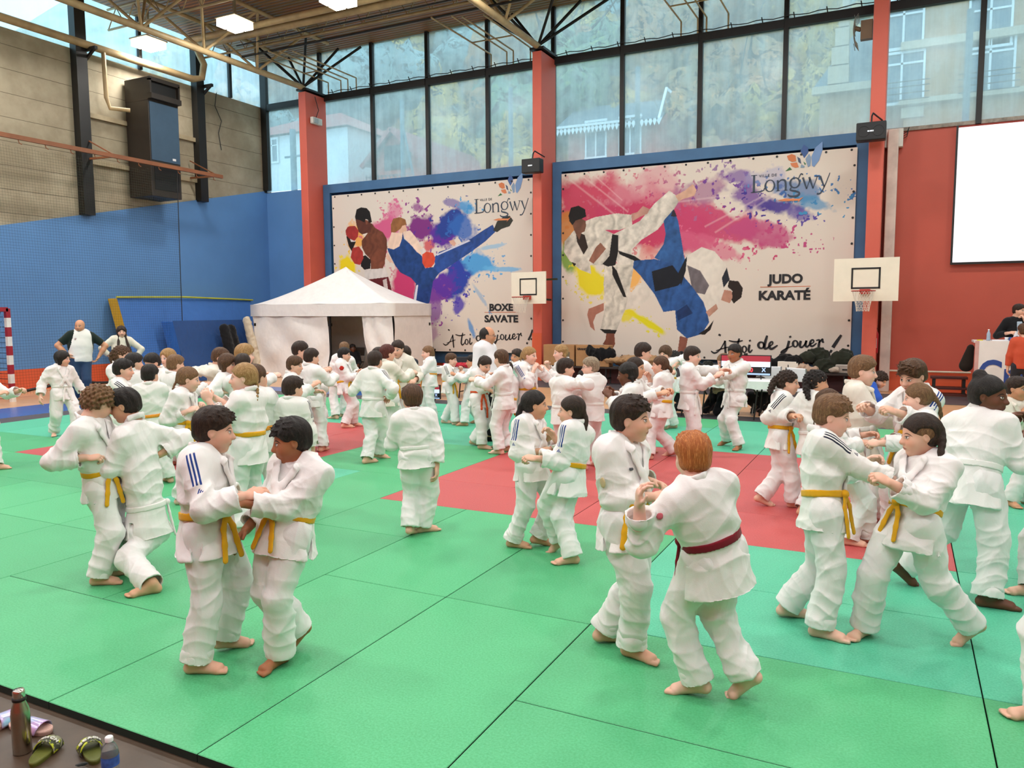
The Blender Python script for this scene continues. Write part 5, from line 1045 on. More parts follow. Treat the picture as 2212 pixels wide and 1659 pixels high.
for j in range(nyy):
    for i in range(nx):
        if (i, j) in done: continue
        horiz = (i // 2 + j) % 2 == 0; k = cells[(i, j)]; w_, d = 1, 1
        for (a, b) in (((1, 0), (0, 1)) if horiz else ((0, 1), (1, 0))):
            q = (i + a, j + b)
            if q in cells and q not in done and cells[q] == k: w_, d = 1 + a, 1 + b; done.add(q); break
        done.add((i, j)); key = (k, w_, d)
        if key not in _mm: _mm[key] = mat_mesh('judo_mat', w_, d, {'r': MR, 't': MT, 'g': MG}[k])
        o = bpy.data.objects.new('judo_mat', _mm[key]); COL.objects.link(o); o.location = (X0 + i, Y0 + j, 0)
        cxx = X0 + i + w_ / 2
        lab, gr = (('red judo mat of the right-hand fighting square', 'red mats of the right square') if cxx > -5 else ('red judo mat of the left-hand fighting square', 'red mats of the left square')) if k == 'r' else (('judo mat tinted turquoise, partly by window light put into its colour', 'turquoise judo mats') if k == 't' else ('green judo mat of the training area', 'green judo mats'))
        tag(o, lab, 'judo mat', gr)
# ================================================================ printed banners
BY = 19.66
class Print:
    """paints a picture in the colours of a fine vertex grid on the plane y = BY"""
    def __init__(s, x0, x1, z0, z1, org, sc_, step=.0105, seed=1):
        s.x0, s.x1, s.z0, s.z1, s.org, s.sc = x0, x1, z0, z1, org, sc_; s.nu = int((x1 - x0) / step); s.nv = int((z1 - z0) / step)
        s.X, s.Z = np.meshgrid(np.linspace(x0, x1, s.nu), np.linspace(z0, z1, s.nv), indexing='ij'); s.C = np.zeros((s.nu, s.nv, 3)) + np.array(lin('d8ccc0')[:3]); s.r = np.random.default_rng(seed)
        s.n1 = s.fbm(.9, 5); s.n2 = s.fbm(.35, 5); s.n3 = s.fbm(.07, 3); s.n4 = s.fbm(2.2, 3); s.n5 = s.fbm(.13, 4)
    def fbm(s, size, octs):
        o = np.zeros_like(s.X); a = 1; t = 0
        for k in range(octs):
            g = s.r.random((int((s.x1 - s.x0) / size) + 3, int((s.z1 - s.z0) / size) + 3)); u = (s.X - s.x0) / size; v = (s.Z - s.z0) / size; i = u.astype(int); j = v.astype(int); fu = u - i; fv = v - j
            fu = fu * fu * (3 - 2 * fu); fv = fv * fv * (3 - 2 * fv)
            o += a * (g[i, j] * (1 - fu) * (1 - fv) + g[i + 1, j] * fu * (1 - fv) + g[i, j + 1] * (1 - fu) * fv + g[i + 1, j + 1] * fu * fv); t += a; a *= .55; size /= 2
            if size < .03: break
        return o / t
    def W(s, q): p = onY(s.org[0] + q[0] * s.sc, s.org[1] + q[1] * s.sc, BY); return p[0], p[2]
    def blend(s, m, c): s.C += (np.array(lin(c)[:3]) - s.C) * np.clip(m, 0, 1)[..., None]
    def cloud(s, c, rx, rz, col, ang=0, dens=1.0, rough=1.0, spl=.0):
        cx, cz = s.W(c); rx *= s.sc * .0119; rz *= s.sc * .0119; a = math.radians(ang); dx = s.X - cx; dz = s.Z - cz; u = (dx * math.cos(a) + dz * math.sin(a)) / rx; v = (-dx * math.sin(a) + dz * math.cos(a)) / rz
        d = np.sqrt(u * u + v * v) + (s.n1 - .5) * 1.3 * rough + (s.n2 - .5) * 1.0 * rough
        m = np.clip((1.05 - d) / .35, 0, 1); s.blend(m * dens, col)
        if spl: s.blend(((d > .9) & (d < 1.75) & (s.n3 + (s.n5 - .5) * .8 - (d - 1) * .22 > .70)) * spl, col)
    def poly(s, pts, col, fold=.0, soft=0.):
        P = np.array([s.W(q) for q in pts]); i0 = max(0, int((P[:, 0].min() - s.x0) / (s.x1 - s.x0) * s.nu) - 1); i1 = min(s.nu, int((P[:, 0].max() - s.x0) / (s.x1 - s.x0) * s.nu) + 2); j0 = max(0, int((P[:, 1].min() - s.z0) / (s.z1 - s.z0) * s.nv) - 1); j1 = min(s.nv, int((P[:, 1].max() - s.z0) / (s.z1 - s.z0) * s.nv) + 2)
        if i1 <= i0 or j1 <= j0: return
        X = s.X[i0:i1, j0:j1]; Z = s.Z[i0:i1, j0:j1]; ins = np.zeros(X.shape, bool); n = len(P)
        for k in range(n):
            xa, za = P[k]; xb, zb = P[(k + 1) % n]
            if za == zb: continue
            c = ((za > Z) != (zb > Z)) & (X < (xb - xa) * (Z - za) / (zb - za) + xa); ins ^= c
        col = np.array(lin(col)[:3]); f = 1 + fold * 1.5 * (s.n5[i0:i1, j0:j1] - .5 + .7 * (s.n2[i0:i1, j0:j1] - .5) + .22 * np.sin(X * 22 - Z * 9 + 14 * s.n2[i0:i1, j0:j1]))
        s.C[i0:i1, j0:j1][ins] = (col[None, None, :] * np.clip(f, .25, 1.6)[..., None])[ins]
    def build(s, name, label, sag=.0):
        n = s.nu * s.nv; Y = BY + .003 * np.sin(s.X * 2.1 + s.Z * 1.3) + .002 * np.sin(s.X * 5 - s.Z * 4); V = np.stack([s.X.ravel(), Y.ravel(), s.Z.ravel()], 1); idx = np.arange(n).reshape(s.nu, s.nv)
        Q = np.stack([idx[:-1, :-1].ravel(), idx[1:, :-1].ravel(), idx[1:, 1:].ravel(), idx[:-1, 1:].ravel()], 1)
        t = NT(name + '_print'); t.base(t.n('Attribute', attribute_name='ink').outputs['Color'], .55, 0, .3)
        col = np.concatenate([np.clip(s.C, 0, 1).reshape(-1, 3), np.ones((n, 1))], 1)
        o = np_mesh(name, V, Q, t.m, None, True, {'ink': ('FLOAT_COLOR', col)}); tag(o, label, 'banner'); return o
INK = mat('slate_ink', '2b3a4c', .5, var=.02); INKB = mat('black_ink', '16161a', .5, var=.02); INKR = mat('orange_ink', 'cf6a3a', .5, var=.02)
def ribbons(strokes, mt, parent, name):
    m = MB()
    for pts, wd in strokes:      # pts in (x,z), wd = half widths
        P = np.array(pts, float); 
        if len(P) > 2:           # smooth the stroke
            for _ in range(3):
                Q = [P[0]]
                for a, b in zip(P[:-1], P[1:]): Q += [a * .75 + b * .25, a * .25 + b * .75]
                P = np.array(Q + [P[-1]])
        n = len(P); w_ = np.interp(np.linspace(0, 1, n), np.linspace(0, 1, len(wd)), wd); T = np.gradient(P, axis=0); T /= np.linalg.norm(T, axis=1, keepdims=True) + 1e-9; N = np.stack([-T[:, 1], T[:, 0]], 1)
        A = P + N * w_[:, None]; B = P - N * w_[:, None]; vs = [(a[0], BY - .008, a[1]) for a in A] + [(b[0], BY - .008, b[1]) for b in B]
        m.add(vs, [(i, i + n, i + n + 1, i + 1) for i in range(n - 1)])
    return m.build(name, mt, parent)
def ell_pts(cx, cy, rx, ry, a0=0, a1=360, n=10): return [(cx + rx * math.cos(math.radians(a0 + (a1 - a0) * i / n)), cy + ry * math.sin(math.radians(a0 + (a1 - a0) * i / n))) for i in range(n + 1)]
# town logo drawn in a box 0..10 wide, baseline 0, capital height 2.3
def town_logo(x0, z0, w_, parent):
    s = w_ / 10.; F = lambda pts: [(x0 + a * s, z0 + b * s) for a, b in pts]; S = []
    def st(pts, wd): S.append((F(pts), [q * s for q in wd]))
    st([(.45, 2.35), (.45, .08)], [.13, .15]); st([(.05, 2.33), (.85, 2.33)], [.04, .04]); st([(.05, .05), (1.75, .10), (1.85, .55)], [.05, .08, .05])
    st(ell_pts(2.55, .78, .62, .80), [.12, .05, .13, .05, .12]); st([(3.55, 1.45), (3.62, .05)], [.12, .12]); st([(3.4, .04), (3.85, .04)], [.04, .04]); st([(3.62, 1.1), (4.0, 1.5), (4.5, 1.4), (4.6, .9), (4.6, .05)], [.05, .08, .12, .12, .12]); st([(4.4, .04), (4.85, .04)], [.04, .04])
    st(ell_pts(5.75, .95, .62, .68), [.12, .06, .13, .06, .12]); st([(6.2, 1.45), (6.5, 2.15), (6.75, 1.9)], [.05, .07, .09]); st([(5.3, .35), (5.1, .0), (5.9, -.15), (6.5, -.45), (6.0, -.9), (5.1, -.8), (4.9, -.5)], [.05, .09, .12, .10, .14, .10, .04])
    st([(6.75, 1.55), (7.25, .05)], [.13, .08]); st([(7.25, .05), (7.65, 1.3)], [.04, .05]); st([(7.55, 1.55), (8.05, .05)], [.13, .08]); st([(8.05, .05), (8.55, 1.55)], [.04, .05]); st([(8.3, 1.57), (8.8, 1.57)], [.04, .04])
    st([(8.9, 1.55), (9.45, .1)], [.13, .08]); st([(10.1, 1.9), (9.45, .1), (9.0, -.75), (8.55, -.7)], [.05, .06, .09, .12]); ribbons(S, INK, parent, 'town_lettering')
    def pet(pts, c): m = MB(); m.poly([(x0 + a * s, BY - .007, z0 + b * s) for a, b in pts]); m.build('logo_petal', mat('petal_' + c, c, .5, var=.02), parent)
    pet([(4.65, 4.55), (5.25, 4.75), (5.75, 4.5), (5.85, 3.75), (5.35, 3.7), (4.85, 4.0)], 'c9713f'); pet([(5.1, 3.55), (5.95, 3.6), (6.2, 2.95), (5.75, 2.9), (5.3, 3.15)], 'd0784a')
    pet([(6.35, 5.0), (6.75, 5.85), (7.3, 5.35), (7.35, 4.75), (6.85, 4.05)], '31518a'); pet([(7.85, 3.0), (7.75, 4.2), (8.2, 5.3), (9.05, 6.0), (9.1, 4.9), (8.7, 3.6), (8.1, 2.8)], '6f8fbc'); pet([(7.0, 3.95), (7.45, 4.6), (7.7, 4.1), (7.65, 3.0), (7.35, 2.85)], '7d93ae')
    pet([(5.95, 4.35), (6.35, 4.05), (6.5, 3.35), (6.15, 3.6)], '3c4a66'); pet([(6.5, 3.3), (6.95, 3.0), (6.85, 2.8), (6.4, 2.85)], '8296a8'); pet([(4.5, 2.55), (5.05, 3.05), (5.35, 2.7)], '2f6b3c'); pet([(6.75, 3.65), (7.1, 3.3), (6.95, 3.15)], '2f6b3c')
    pet([(3.6, -1.25), (4.6, -1.05), (6.4, -1.2), (6.9, -1.0), (6.1, -1.75), (6.3, -1.45), (4.4, -1.4)], 'd98452')
    text_obj('VILLE DE', .52 * s, INK, (x0 + 1.1 * s, BY - .008, z0 + 2.0 * s), (1, 0, 0), (0, 0, 1), 'small_lettering', parent, width=2.3 * s, space=1.2)
SCR = [([(1125, 1448), (1148, 1466), (1185, 1445), (1215, 1390), (1223, 1378)], [3, 6, 4, 4, 5]), ([(1220, 1378), (1222, 1430), (1226, 1482)], [6, 8, 7]), ([(1160, 1446), (1200, 1432), (1245, 1420)], [3, 4, 3]), ([(1176, 1335), (1192, 1342)], [7, 6]),
       ([(1318, 1362), (1304, 1410), (1298, 1452), (1314, 1464), (1335, 1440)], [5, 8, 8, 6, 3]), ([(1246, 1376), (1290, 1388), (1342, 1376)], [3, 6, 3]), (ell_pts(1352, 1436, 15, 22), [7, 4, 7, 4, 7]), ([(1388, 1404), (1380, 1445), (1390, 1460), (1408, 1438)], [7, 8, 6, 3]), ([(1388, 1372), (1393, 1382)], [7, 7]),
       (ell_pts(1467, 1408, 20, 22), [8, 5, 9, 5, 8]), ([(1508, 1342), (1492, 1395), (1488, 1430), (1504, 1432), (1518, 1418)], [6, 9, 9, 6, 3]), ([(1520, 1418), (1548, 1400), (1545, 1382), (1526, 1390), (1520, 1420), (1536, 1438), (1580, 1408)], [3, 4, 5, 7, 9, 7, 3]),
       ([(1658, 1378), (1645, 1430), (1622, 1460), (1598, 1460), (1625, 1436), (1682, 1412)], [8, 8, 8, 6, 4, 3]), ([(1663, 1345), (1668, 1356)], [7, 7]), (ell_pts(1700, 1398, 17, 22), [7, 4, 8, 4, 7]), ([(1738, 1378), (1728, 1412), (1744, 1428), (1770, 1396), (1776, 1376)], [7, 9, 6, 4, 6]), ([(1776, 1376), (1767, 1412), (1782, 1422), (1798, 1402)], [7, 8, 6, 3]),
       ([(1798, 1402), (1828, 1390), (1824, 1370), (1806, 1376), (1798, 1404), (1815, 1420), (1846, 1394)], [3, 4, 5, 7, 8, 6, 3]), ([(1842, 1376), (1868, 1370), (1862, 1400), (1858, 1426)], [3, 6, 8, 7]), ([(1862, 1392), (1888, 1360), (1884, 1384), (1896, 1390)], [4, 5, 7, 3]), ([(2014, 1338), (1985, 1380), (1956, 1424)], [6, 10, 11]), ([(1936, 1446), (1950, 1454)], [10, 10])]
def script(parent, fx=None):
    S = []
    for pts, wd in SCR:
        P = []
        for q in pts: p = onY(1180 + q[0] * .31646, 300 + q[1] * .31646, BY); P.append((p[0], p[2]) if fx is None else fx(p[0], p[2]))
        k = .0036 if fx is None else .0027; S.append((P, [w_ * k for w_ in wd]))
    ribbons(S, INKB, parent, 'script_lettering')
def grommets(x0, x1, z0, z1, parent):
    m = MB(); c = []
    for x in np.linspace(x0 + .12, x1 - .12, 14): c += [(x, z1 - .05), (x, z0 + .05)]
    for z in np.linspace(z0 + .4, z1 - .4, 8): c += [(x0 + .05, z), (x1 - .05, z)]
    for x, z in c: m.poly([(x + .028 * math.cos(a), BY - .009, z + .028 * math.sin(a)) for a in np.linspace(0, 2 * math.pi, 9)[:-1]])
    m.build('eyelet', BLK, parent)
# ---- boxing banner
a0 = onY(717, 422, BY); a1 = onY(1152, 768, BY)
B1 = Print(a0[0], -9.22, .66, a0[2] - .01, (700, 370), .23508, seed=4)
for c in (((230, 940), 120, 190, 'e8cf1e', 0, 1, 1, .9), ((290, 600), 110, 150, 'e8a23c', 20, .9, 1.1, .5), ((560, 520), 210, 190, 'cc4f80', 30, .95, 1.1, .8), ((640, 380), 90, 110, 'cf6a92', 70, .7, 1.3, .8), ((740, 1060), 180, 420, 'c43a6a', -4, 1, .5, .6), ((700, 1330), 110, 200, 'c4406c', 0, .95, .8, .8),
          ((900, 520), 170, 170, '7a2f7a', 30, 1, 1.1, .8), ((890, 340), 60, 110, '8a3a86', 80, .8, 1.4, .9), ((960, 680), 120, 90, 'c84c52', 20, .9, 1, .6), ((1090, 600), 170, 180, '5a2a94', 50, 1, 1, .8), ((1150, 480), 190, 120, '233c8c', 40, 1, 1.2, .9), ((1190, 300), 40, 150, '5a4a9c', 74, .7, 1.5, .9),
          ((1300, 530), 130, 150, '2b61b0', 50, .9, 1.2, .9), ((1330, 340), 50, 120, '4a9ace', 70, .8, 1.3, 1), ((1390, 850), 200, 110, '3f96d2', -5, .95, 1.1, .9), ((1650, 900), 230, 28, '62aede', -3, .8, 1.1, .7), ((1560, 690), 130, 22, '6ab0da', 8, .6, 1.2, .6), ((1200, 1000), 170, 200, '2a3f9e', -30, 1, 1, .8),
          ((1080, 1050), 150, 180, '5b2f9a', -20, 1, 1, .7), ((1010, 1280), 120, 190, '7d3f92', -10, .8, 1.1, 1), ((1240, 1240), 90, 110, '4a38a8', -50, .9, 1.1, .9), ((1350, 1440), 40, 160, '4a8ac6', 20, .85, 1.2, 1), ((1440, 1150), 26, 170, '5a9ccc', 35, .5, 1.4, .9), ((1000, 1480), 90, 110, 'a04f9a', 0, .5, 1.5, .9), ((800, 1540), 90, 80, 'c4608c', 0, .5, 1.4, .9)): B1.cloud(c[0], c[1], c[2], c[3], c[4], c[5], c[6], c[7])
for p, c, f_ in (([(390, 470), (440, 480), (470, 520), (540, 560), (575, 620), (580, 700), (560, 820), (540, 900), (500, 915), (440, 900), (420, 800), (380, 760), (350, 700), (345, 640), (400, 570)], '6a3a28', .35), ([(290, 440), (300, 500), (320, 560), (350, 580), (385, 570), (430, 560), (430, 470), (370, 440)], '5a3024', .2),
                 ([(285, 420), (300, 350), (340, 332), (390, 338), (420, 370), (440, 470), (410, 470), (402, 445), (380, 440), (372, 470), (330, 450), (290, 440)], '14100f', .1), ([(380, 445), (400, 450), (402, 485), (385, 490)], '7a4432', .1), ([(205, 600), (250, 580), (292, 650), (255, 735), (228, 690)], '1c1512', .1), ([(232, 600), (282, 590), (290, 645), (248, 650)], 'd8d0cc', .1),
                 ([(198, 545), (220, 508), (285, 502), (318, 545), (312, 600), (280, 640), (235, 620), (205, 590)], '9c2f2c', .2), ([(430, 800), (500, 700), (560, 740), (560, 850), (530, 910), (430, 905)], '74402c', .3), ([(340, 790), (380, 770), (430, 815), (425, 895), (370, 905), (338, 870)], '191514', .1), ([(244, 790), (262, 705), (320, 690), (358, 740), (362, 800), (332, 862), (280, 848)], 'a83630', .2),
                 ([(370, 905), (560, 890), (592, 960), (560, 1000), (378, 1008)], 'd2c9c2', .15), ([(365, 1000), (590, 970), (615, 1060), (625, 1225), (520, 1200), (345, 1110)], '5c1a1e', .3), ([(540, 1000), (575, 985), (605, 1220), (575, 1220)], 'c9b8b2', .2),
                 ([(700, 500), (750, 490), (762, 540), (720, 575), (690, 560)], 'dcae94', .15), ([(612, 490), (635, 435), (700, 420), (748, 445), (758, 490), (720, 500), (700, 530), (650, 565), (616, 562)], '8a5a34', .3), ([(620, 560), (700, 570), (735, 560), (722, 620), (690, 690), (640, 715), (583, 700), (590, 650)], 'e3c3ae', .12),
                 ([(580, 745), (645, 850), (600, 830), (568, 800)], 'dcb49c', .1), ([(722, 560), (735, 620), (770, 650), (840, 720), (900, 780), (910, 850), (930, 890), (1000, 880), (1060, 930), (1040, 960), (1000, 1010), (985, 1080), (920, 1100), (850, 1040), (800, 980), (700, 930), (650, 860), (590, 740), (580, 705), (640, 718), (692, 690), (716, 620)], '1d3f78', .35),
                 ([(730, 555), (790, 543), (840, 600), (885, 685), (935, 725), (900, 775), (850, 740), (790, 665), (740, 610)], 'e6c8b4', .12), ([(1005, 800), (1060, 740), (1200, 690), (1350, 620), (1450, 550), (1550, 490), (1578, 552), (1480, 645), (1350, 742), (1200, 842), (1060, 935), (1000, 890), (1020, 850)], '27488c', .35), ([(1030, 765), (1200, 690), (1330, 630), (1345, 640), (1200, 705), (1040, 775)], 'c9c9d8', .05),
                 ([(1555, 545), (1590, 460), (1650, 418), (1705, 408), (1738, 450), (1705, 505), (1630, 530), (1590, 560)], '33332c', .2), ([(878, 722), (918, 702), (945, 748), (905, 785)], 'd8ccc6', .1), ([(902, 765), (940, 738), (1003, 750), (1022, 800), (1012, 850), (985, 882), (930, 888), (905, 845)], 'd04a30', .15),
                 ([(845, 1030), (920, 1090), (1000, 1020), (970, 1200), (905, 1300), (932, 1400), (962, 1500), (978, 1585), (930, 1605), (870, 1520), (830, 1430), (808, 1300), (820, 1180)], '1d3c7a', .35), ([(865, 1042), (846, 1050), (805, 1290), (832, 1290)], 'd8d8de', .05), ([(820, 1320), (812, 1330), (880, 1530), (930, 1600), (940, 1590), (890, 1520)], 'd8d8de', .05), ([(930, 1595), (978, 1575), (1030, 1659), (1045, 1700), (985, 1680)], '101018', .1),
                 ([(638, 1340), (700, 1400), (722, 1480), (690, 1510), (650, 1490)], '3a1a14', .2), ([(1145, 640), (1190, 628), (1215, 665), (1195, 690), (1160, 665)], 'cfa08c', .1)): B1.poly(p, c, f_)
b1 = B1.build('banner', 'printed banner with boxers and colour powder reading BOXE SAVATE, left of the middle pillar')
def px_w(x, y): p = onY(x, y, BY); return p[0], p[2]
q0 = px_w(1024.5, 461.5); q1 = px_w(1141.5, 452); town_logo(q0[0], q0[1], (q1[0] - q0[0]) * .99, b1)
def text_px(body, xa, xb, yb, hpx, mt, parent, bold=.0, **k):
    a = px_w(xa, yb); b = px_w(xb, yb); t = px_w(xa, yb - hpx); hh = t[1] - a[1]; text_obj(body, hh / .70, mt, (a[0], BY - .009, a[1]), (1, 0, 0), (0, 0, 1), 'lettering', parent, bold=bold, width=b[0] - a[0], **k)
text_px('BOXE', 1057.5, 1108.5, 671, 14.3, INKB, b1, .011); text_px('SAVATE', 1047, 1119.5, 695.5, 14.3, INKB, b1, .011)
m = MB(); l0 = px_w(1047, 674.6); l1 = px_w(1119, 674.6); m.box((l0[0], BY - .009, l0[1] - .006), (l1[0], BY - .007, l0[1] + .006)); m.build('printed_line', INKR, b1)
o0 = px_w(1534.4, 760); o1 = px_w(1779.7, 745); n0 = px_w(956.5, 752); n1 = px_w(1128, 745); kx = (n1[0] - n0[0]) / (o1[0] - o0[0]); script(b1, lambda x, z: (min(-9.24, n0[0] + (x - o0[0]) * kx), n0[1] + (z - o0[1]) * kx + .12))
grommets(B1.x0, B1.x1, B1.z0, B1.z1, b1)
# ---- judo and karate banner
c0 = onY(1213, 376, BY); c1 = onY(1834, 780, BY)
B2 = Print(c0[0], c1[0] + .02, .60, c0[2] + .0, (1180, 300), .31646, seed=9)
for c in (((330, 430), 420, 230, 'c2455f', 0, 1, .55, .4), ((700, 560), 480, 220, 'bd3a5e', -8, 1, .5, .7), ((640, 330), 330, 120, 'd08a96', 5, .6, .9, .3), ((1150, 560), 330, 130, 'c0406a', -14, .95, .9, 1), ((1450, 620), 230, 70, 'b8487a', -14, .85, 1.1, 1), ((1130, 740), 190, 60, 'cf6082', -22, .7, 1.3, 1), ((1100, 330), 220, 120, 'a0688c', 10, .75, 1.1, .6), ((1280, 260), 160, 70, '7a5a9c', -20, .8, 1.2, .6),
          ((1380, 400), 250, 90, '6a3a92', -18, .85, .9, .9), ((1560, 450), 200, 70, '41318a', -14, .95, 1, 1), ((1700, 500), 130, 50, '5a4a9a', -20, .8, 1.2, 1), ((1700, 360), 190, 80, '3f72aa', -12, .75, 1.1, 1), ((1830, 440), 120, 50, '3f8ab8', -15, .75, 1.3, 1), ((1500, 260), 150, 60, '9a9ac2', 0, .45, 1.2, .2), ((140, 600), 90, 150, 'c07a34', 0, .9, .9, .2),
          ((150, 830), 80, 130, '6f9a2a', 0, .9, 1, .4), ((290, 960), 150, 90, 'dccb22', -35, 1, 1, .8), ((600, 950), 60, 90, 'e8a848', -30, .9, 1.1, .8), ((690, 790), 90, 60, 'd88a80', -30, .6, 1.2, .6), ((670, 1245), 190, 34, 'd9cf1c', -30, 1, .55, .9), ((560, 1210), 60, 60, 'dccb22', -30, .9, 1, .6)): B2.cloud(c[0], c[1], c[2], c[3], c[4], c[5], c[6], c[7])
for a, b, w_ in (((110, 240), (470, 520), 10), ((230, 240), (560, 500), 8), ((330, 250), (520, 420), 6), ((900, 430), (1300, 380), 9), ((1080, 600), (1500, 380), 9), ((1150, 640), (1640, 330), 10)):
    P0 = np.array(B2.W(a)); P1 = np.array(B2.W(b)); d = (P1 - P0) / np.linalg.norm(P1 - P0); R = np.stack([B2.X - P0[0], B2.Z - P0[1]], -1); t_ = R @ d / np.linalg.norm(P1 - P0); e = np.abs(R @ np.array([-d[1], d[0]])); B2.blend(np.clip(1 - e / (w_ * .004), 0, 1) * ((t_ > 0) & (t_ < 1)) * .28, 'f0dcd8')
GI_P = 'c9c1b4'
for p, c, f_ in (([(540, 1095), (620, 1000), (700, 975), (745, 1060), (640, 1140), (540, 1168)], 'd6ccc0', .12), ([(878, 1100), (985, 1180), (950, 1350), (905, 1400), (882, 1250)], 'ddd3c8', .1), ([(912, 1345), (967, 1360), (945, 1475), (940, 1540), (885, 1540), (895, 1465)], '8a5444', .2), ([(392, 1120), (392, 1172), (340, 1200), (320, 1250), (333, 1312), (300, 1282), (280, 1200), (290, 1160)], 'a8705e', .15),
                 ([(395, 850), (600, 850), (575, 1000), (540, 1160), (482, 1302), (370, 1300), (402, 1150), (392, 1000)], GI_P, .42), ([(365, 1298), (482, 1305), (470, 1332), (400, 1328)], '1a1613', .1), ([(410, 1328), (465, 1328), (470, 1400), (460, 1422), (385, 1402), (405, 1370)], '7a4634', .25),
                 ([(460, 650), (560, 600), (640, 560), (740, 440), (840, 353), (892, 390), (902, 430), (860, 500), (760, 620), (650, 690), (580, 760), (600, 860), (500, 860), (440, 760)], 'd0c8bc', .36), ([(880, 388), (950, 350), (1000, 308), (1027, 350), (1010, 387), (930, 412), (905, 428)], 'd0a48c', .15),
                 ([(160, 660), (200, 610), (240, 640), (270, 560), (330, 535), (480, 508), (582, 518), (588, 592), (500, 622), (400, 622), (462, 650), (462, 720), (440, 800), (380, 862), (300, 862), (306, 922), (230, 892), (160, 832), (120, 772), (125, 700)], GI_P, .42), ([(200, 630), (262, 655), (285, 740), (255, 790), (210, 705)], '2a1d16', .15),
                 ([(172, 560), (240, 543), (268, 560), (272, 592), (262, 632), (240, 642), (225, 690), (190, 625)], '6a4636', .3), ([(152, 525), (168, 470), (220, 456), (265, 480), (272, 530), (240, 545), (200, 558), (178, 590), (158, 562)], '15110f', .1), ([(580, 512), (622, 500), (660, 458), (707, 480), (690, 512), (640, 532), (590, 562)], 'b8887a', .2),
                 ([(290, 832), (338, 740), (370, 708), (407, 750), (382, 782), (322, 852)], '8a5c4a', .25), ([(450, 650), (492, 658), (492, 762), (472, 862), (420, 872), (383, 855), (430, 800)], '14110f', .1), ([(490, 762), (600, 798), (668, 842), (600, 832), (500, 788)], '14110f', .1), ([(448, 858), (482, 900), (548, 1082), (525, 1078), (452, 930)], '14110f', .1), ([(172, 840), (205, 852), (190, 872)], '1a1613', 0),
                 ([(800, 560), (870, 480), (900, 560), (925, 700), (940, 800), (962, 862), (900, 925), (830, 855), (738, 812), (800, 720), (815, 650)], '2c568e', .4), ([(860, 495), (872, 480), (892, 530), (850, 530)], '2a2430', .1),
                 ([(960, 800), (1060, 738), (1150, 768), (1220, 850), (1252, 930), (1242, 1000), (1192, 1082), (1172, 1132), (1090, 1182), (1060, 1100), (1000, 1000), (950, 900)], 'dcd3c7', .1), ([(962, 862), (1050, 900), (1112, 1000), (1082, 1062), (1000, 1045)], '6a6266', .3), ([(1232, 878), (1252, 960), (1210, 1017), (1198, 950)], '20242e', .05),
                 ([(598, 832), (740, 820), (850, 850), (930, 930), (990, 1000), (1072, 1112), (1102, 1200), (1112, 1252), (1062, 1332), (960, 1362), (892, 1302), (880, 1170), (800, 1182), (740, 1062), (640, 930), (592, 880)], '28508a', .42), ([(720, 905), (862, 862), (935, 962), (900, 1002), (742, 1042)], '10141e', .2), ([(898, 920), (962, 795), (952, 900), (920, 1002)], '12141c', .1),
                 ([(885, 1180), (960, 1130), (1000, 1190), (900, 1240)], '16305e', .3), ([(1248, 965), (1312, 972), (1342, 1020), (1332, 1082), (1280, 1124), (1252, 1082), (1272, 1040), (1238, 1010)], '241914', .2), ([(1215, 1030), (1265, 1038), (1272, 1082), (1252, 1122), (1193, 1100)], 'b4826e', .15), ([(1088, 1182), (1160, 1125), (1172, 1160), (1112, 1215)], 'b98a76', .2), ([(1038, 1332), (1100, 1292), (1144, 1236), (1122, 1302), (1080, 1338)], '1c1512', .1)): B2.poly(p, c, f_)
b2 = B2.build('banner', 'printed banner with karate and judo fighters and colour powder reading JUDO KARATE')
q0 = px_w(1621, 417); q1 = px_w(1794, 400); town_logo(q0[0], q0[1], (q1[0] - q0[0]) * .98, b2)
text_px('JUDO', 1657.5, 1734, 612, 18.5, INKB, b2, .013); text_px('KARATÉ', 1639, 1750.5, 647.5, 18.5, INKB, b2, .013)
m = MB(); l0 = px_w(1642, 620); l1 = px_w(1751, 618.5); m.box((l0[0], BY - .009, l0[1] - .006), (l1[0], BY - .007, l0[1] + .006)); m.build('printed_line', INKR, b2)
text_px('mairie-longwy.fr', 1636, 1740, 786, 10, INKR, b2); script(b2); grommets(B2.x0, B2.x1, B2.z0, B2.z1, b2)
# ================================================================ outdoors
def foliage(name, c1, c2, c3):
    t = NT(name); co = t.pos(); n = t.noise(co, .35, 5, .7); n2 = t.noise(co, 2.2, 5, .75)
    c = t.mix(t.mr(n, .35, .65), lin(c1), lin(c2)); c = t.mix(t.mr(n2, .52, .66), c, lin(c3)); t.base(c, .9); 
    h = t.noise(co, 1.4, 6, .8, .5); a = t.mr(h, .44, .49); tr = t.n('BsdfTransparent'); mx = t.n('MixShader'); t.l(a, mx.inputs[0]); t.l(tr.outputs[0], mx.inputs[1]); t.l(t.b.outputs[0], mx.inputs[2]); t.l(mx.outputs[0], t.out.inputs[0]); return t.m
FOL = [foliage('autumn_gold', 'c8a24c', 'a08a4c', 'ecc05c'), foliage('autumn_green', '64806c', '788a68', 'a0ac70'), foliage('autumn_rust', 'b87f52', '94805a', 'd89a5c'), foliage('haze_tinted_green', '86a0a4', '90a8a6', 'a4b8b0')]  # the last foliage has distance haze mixed into its leaf colours
BARK = mat('bark', '4a453e', .9)
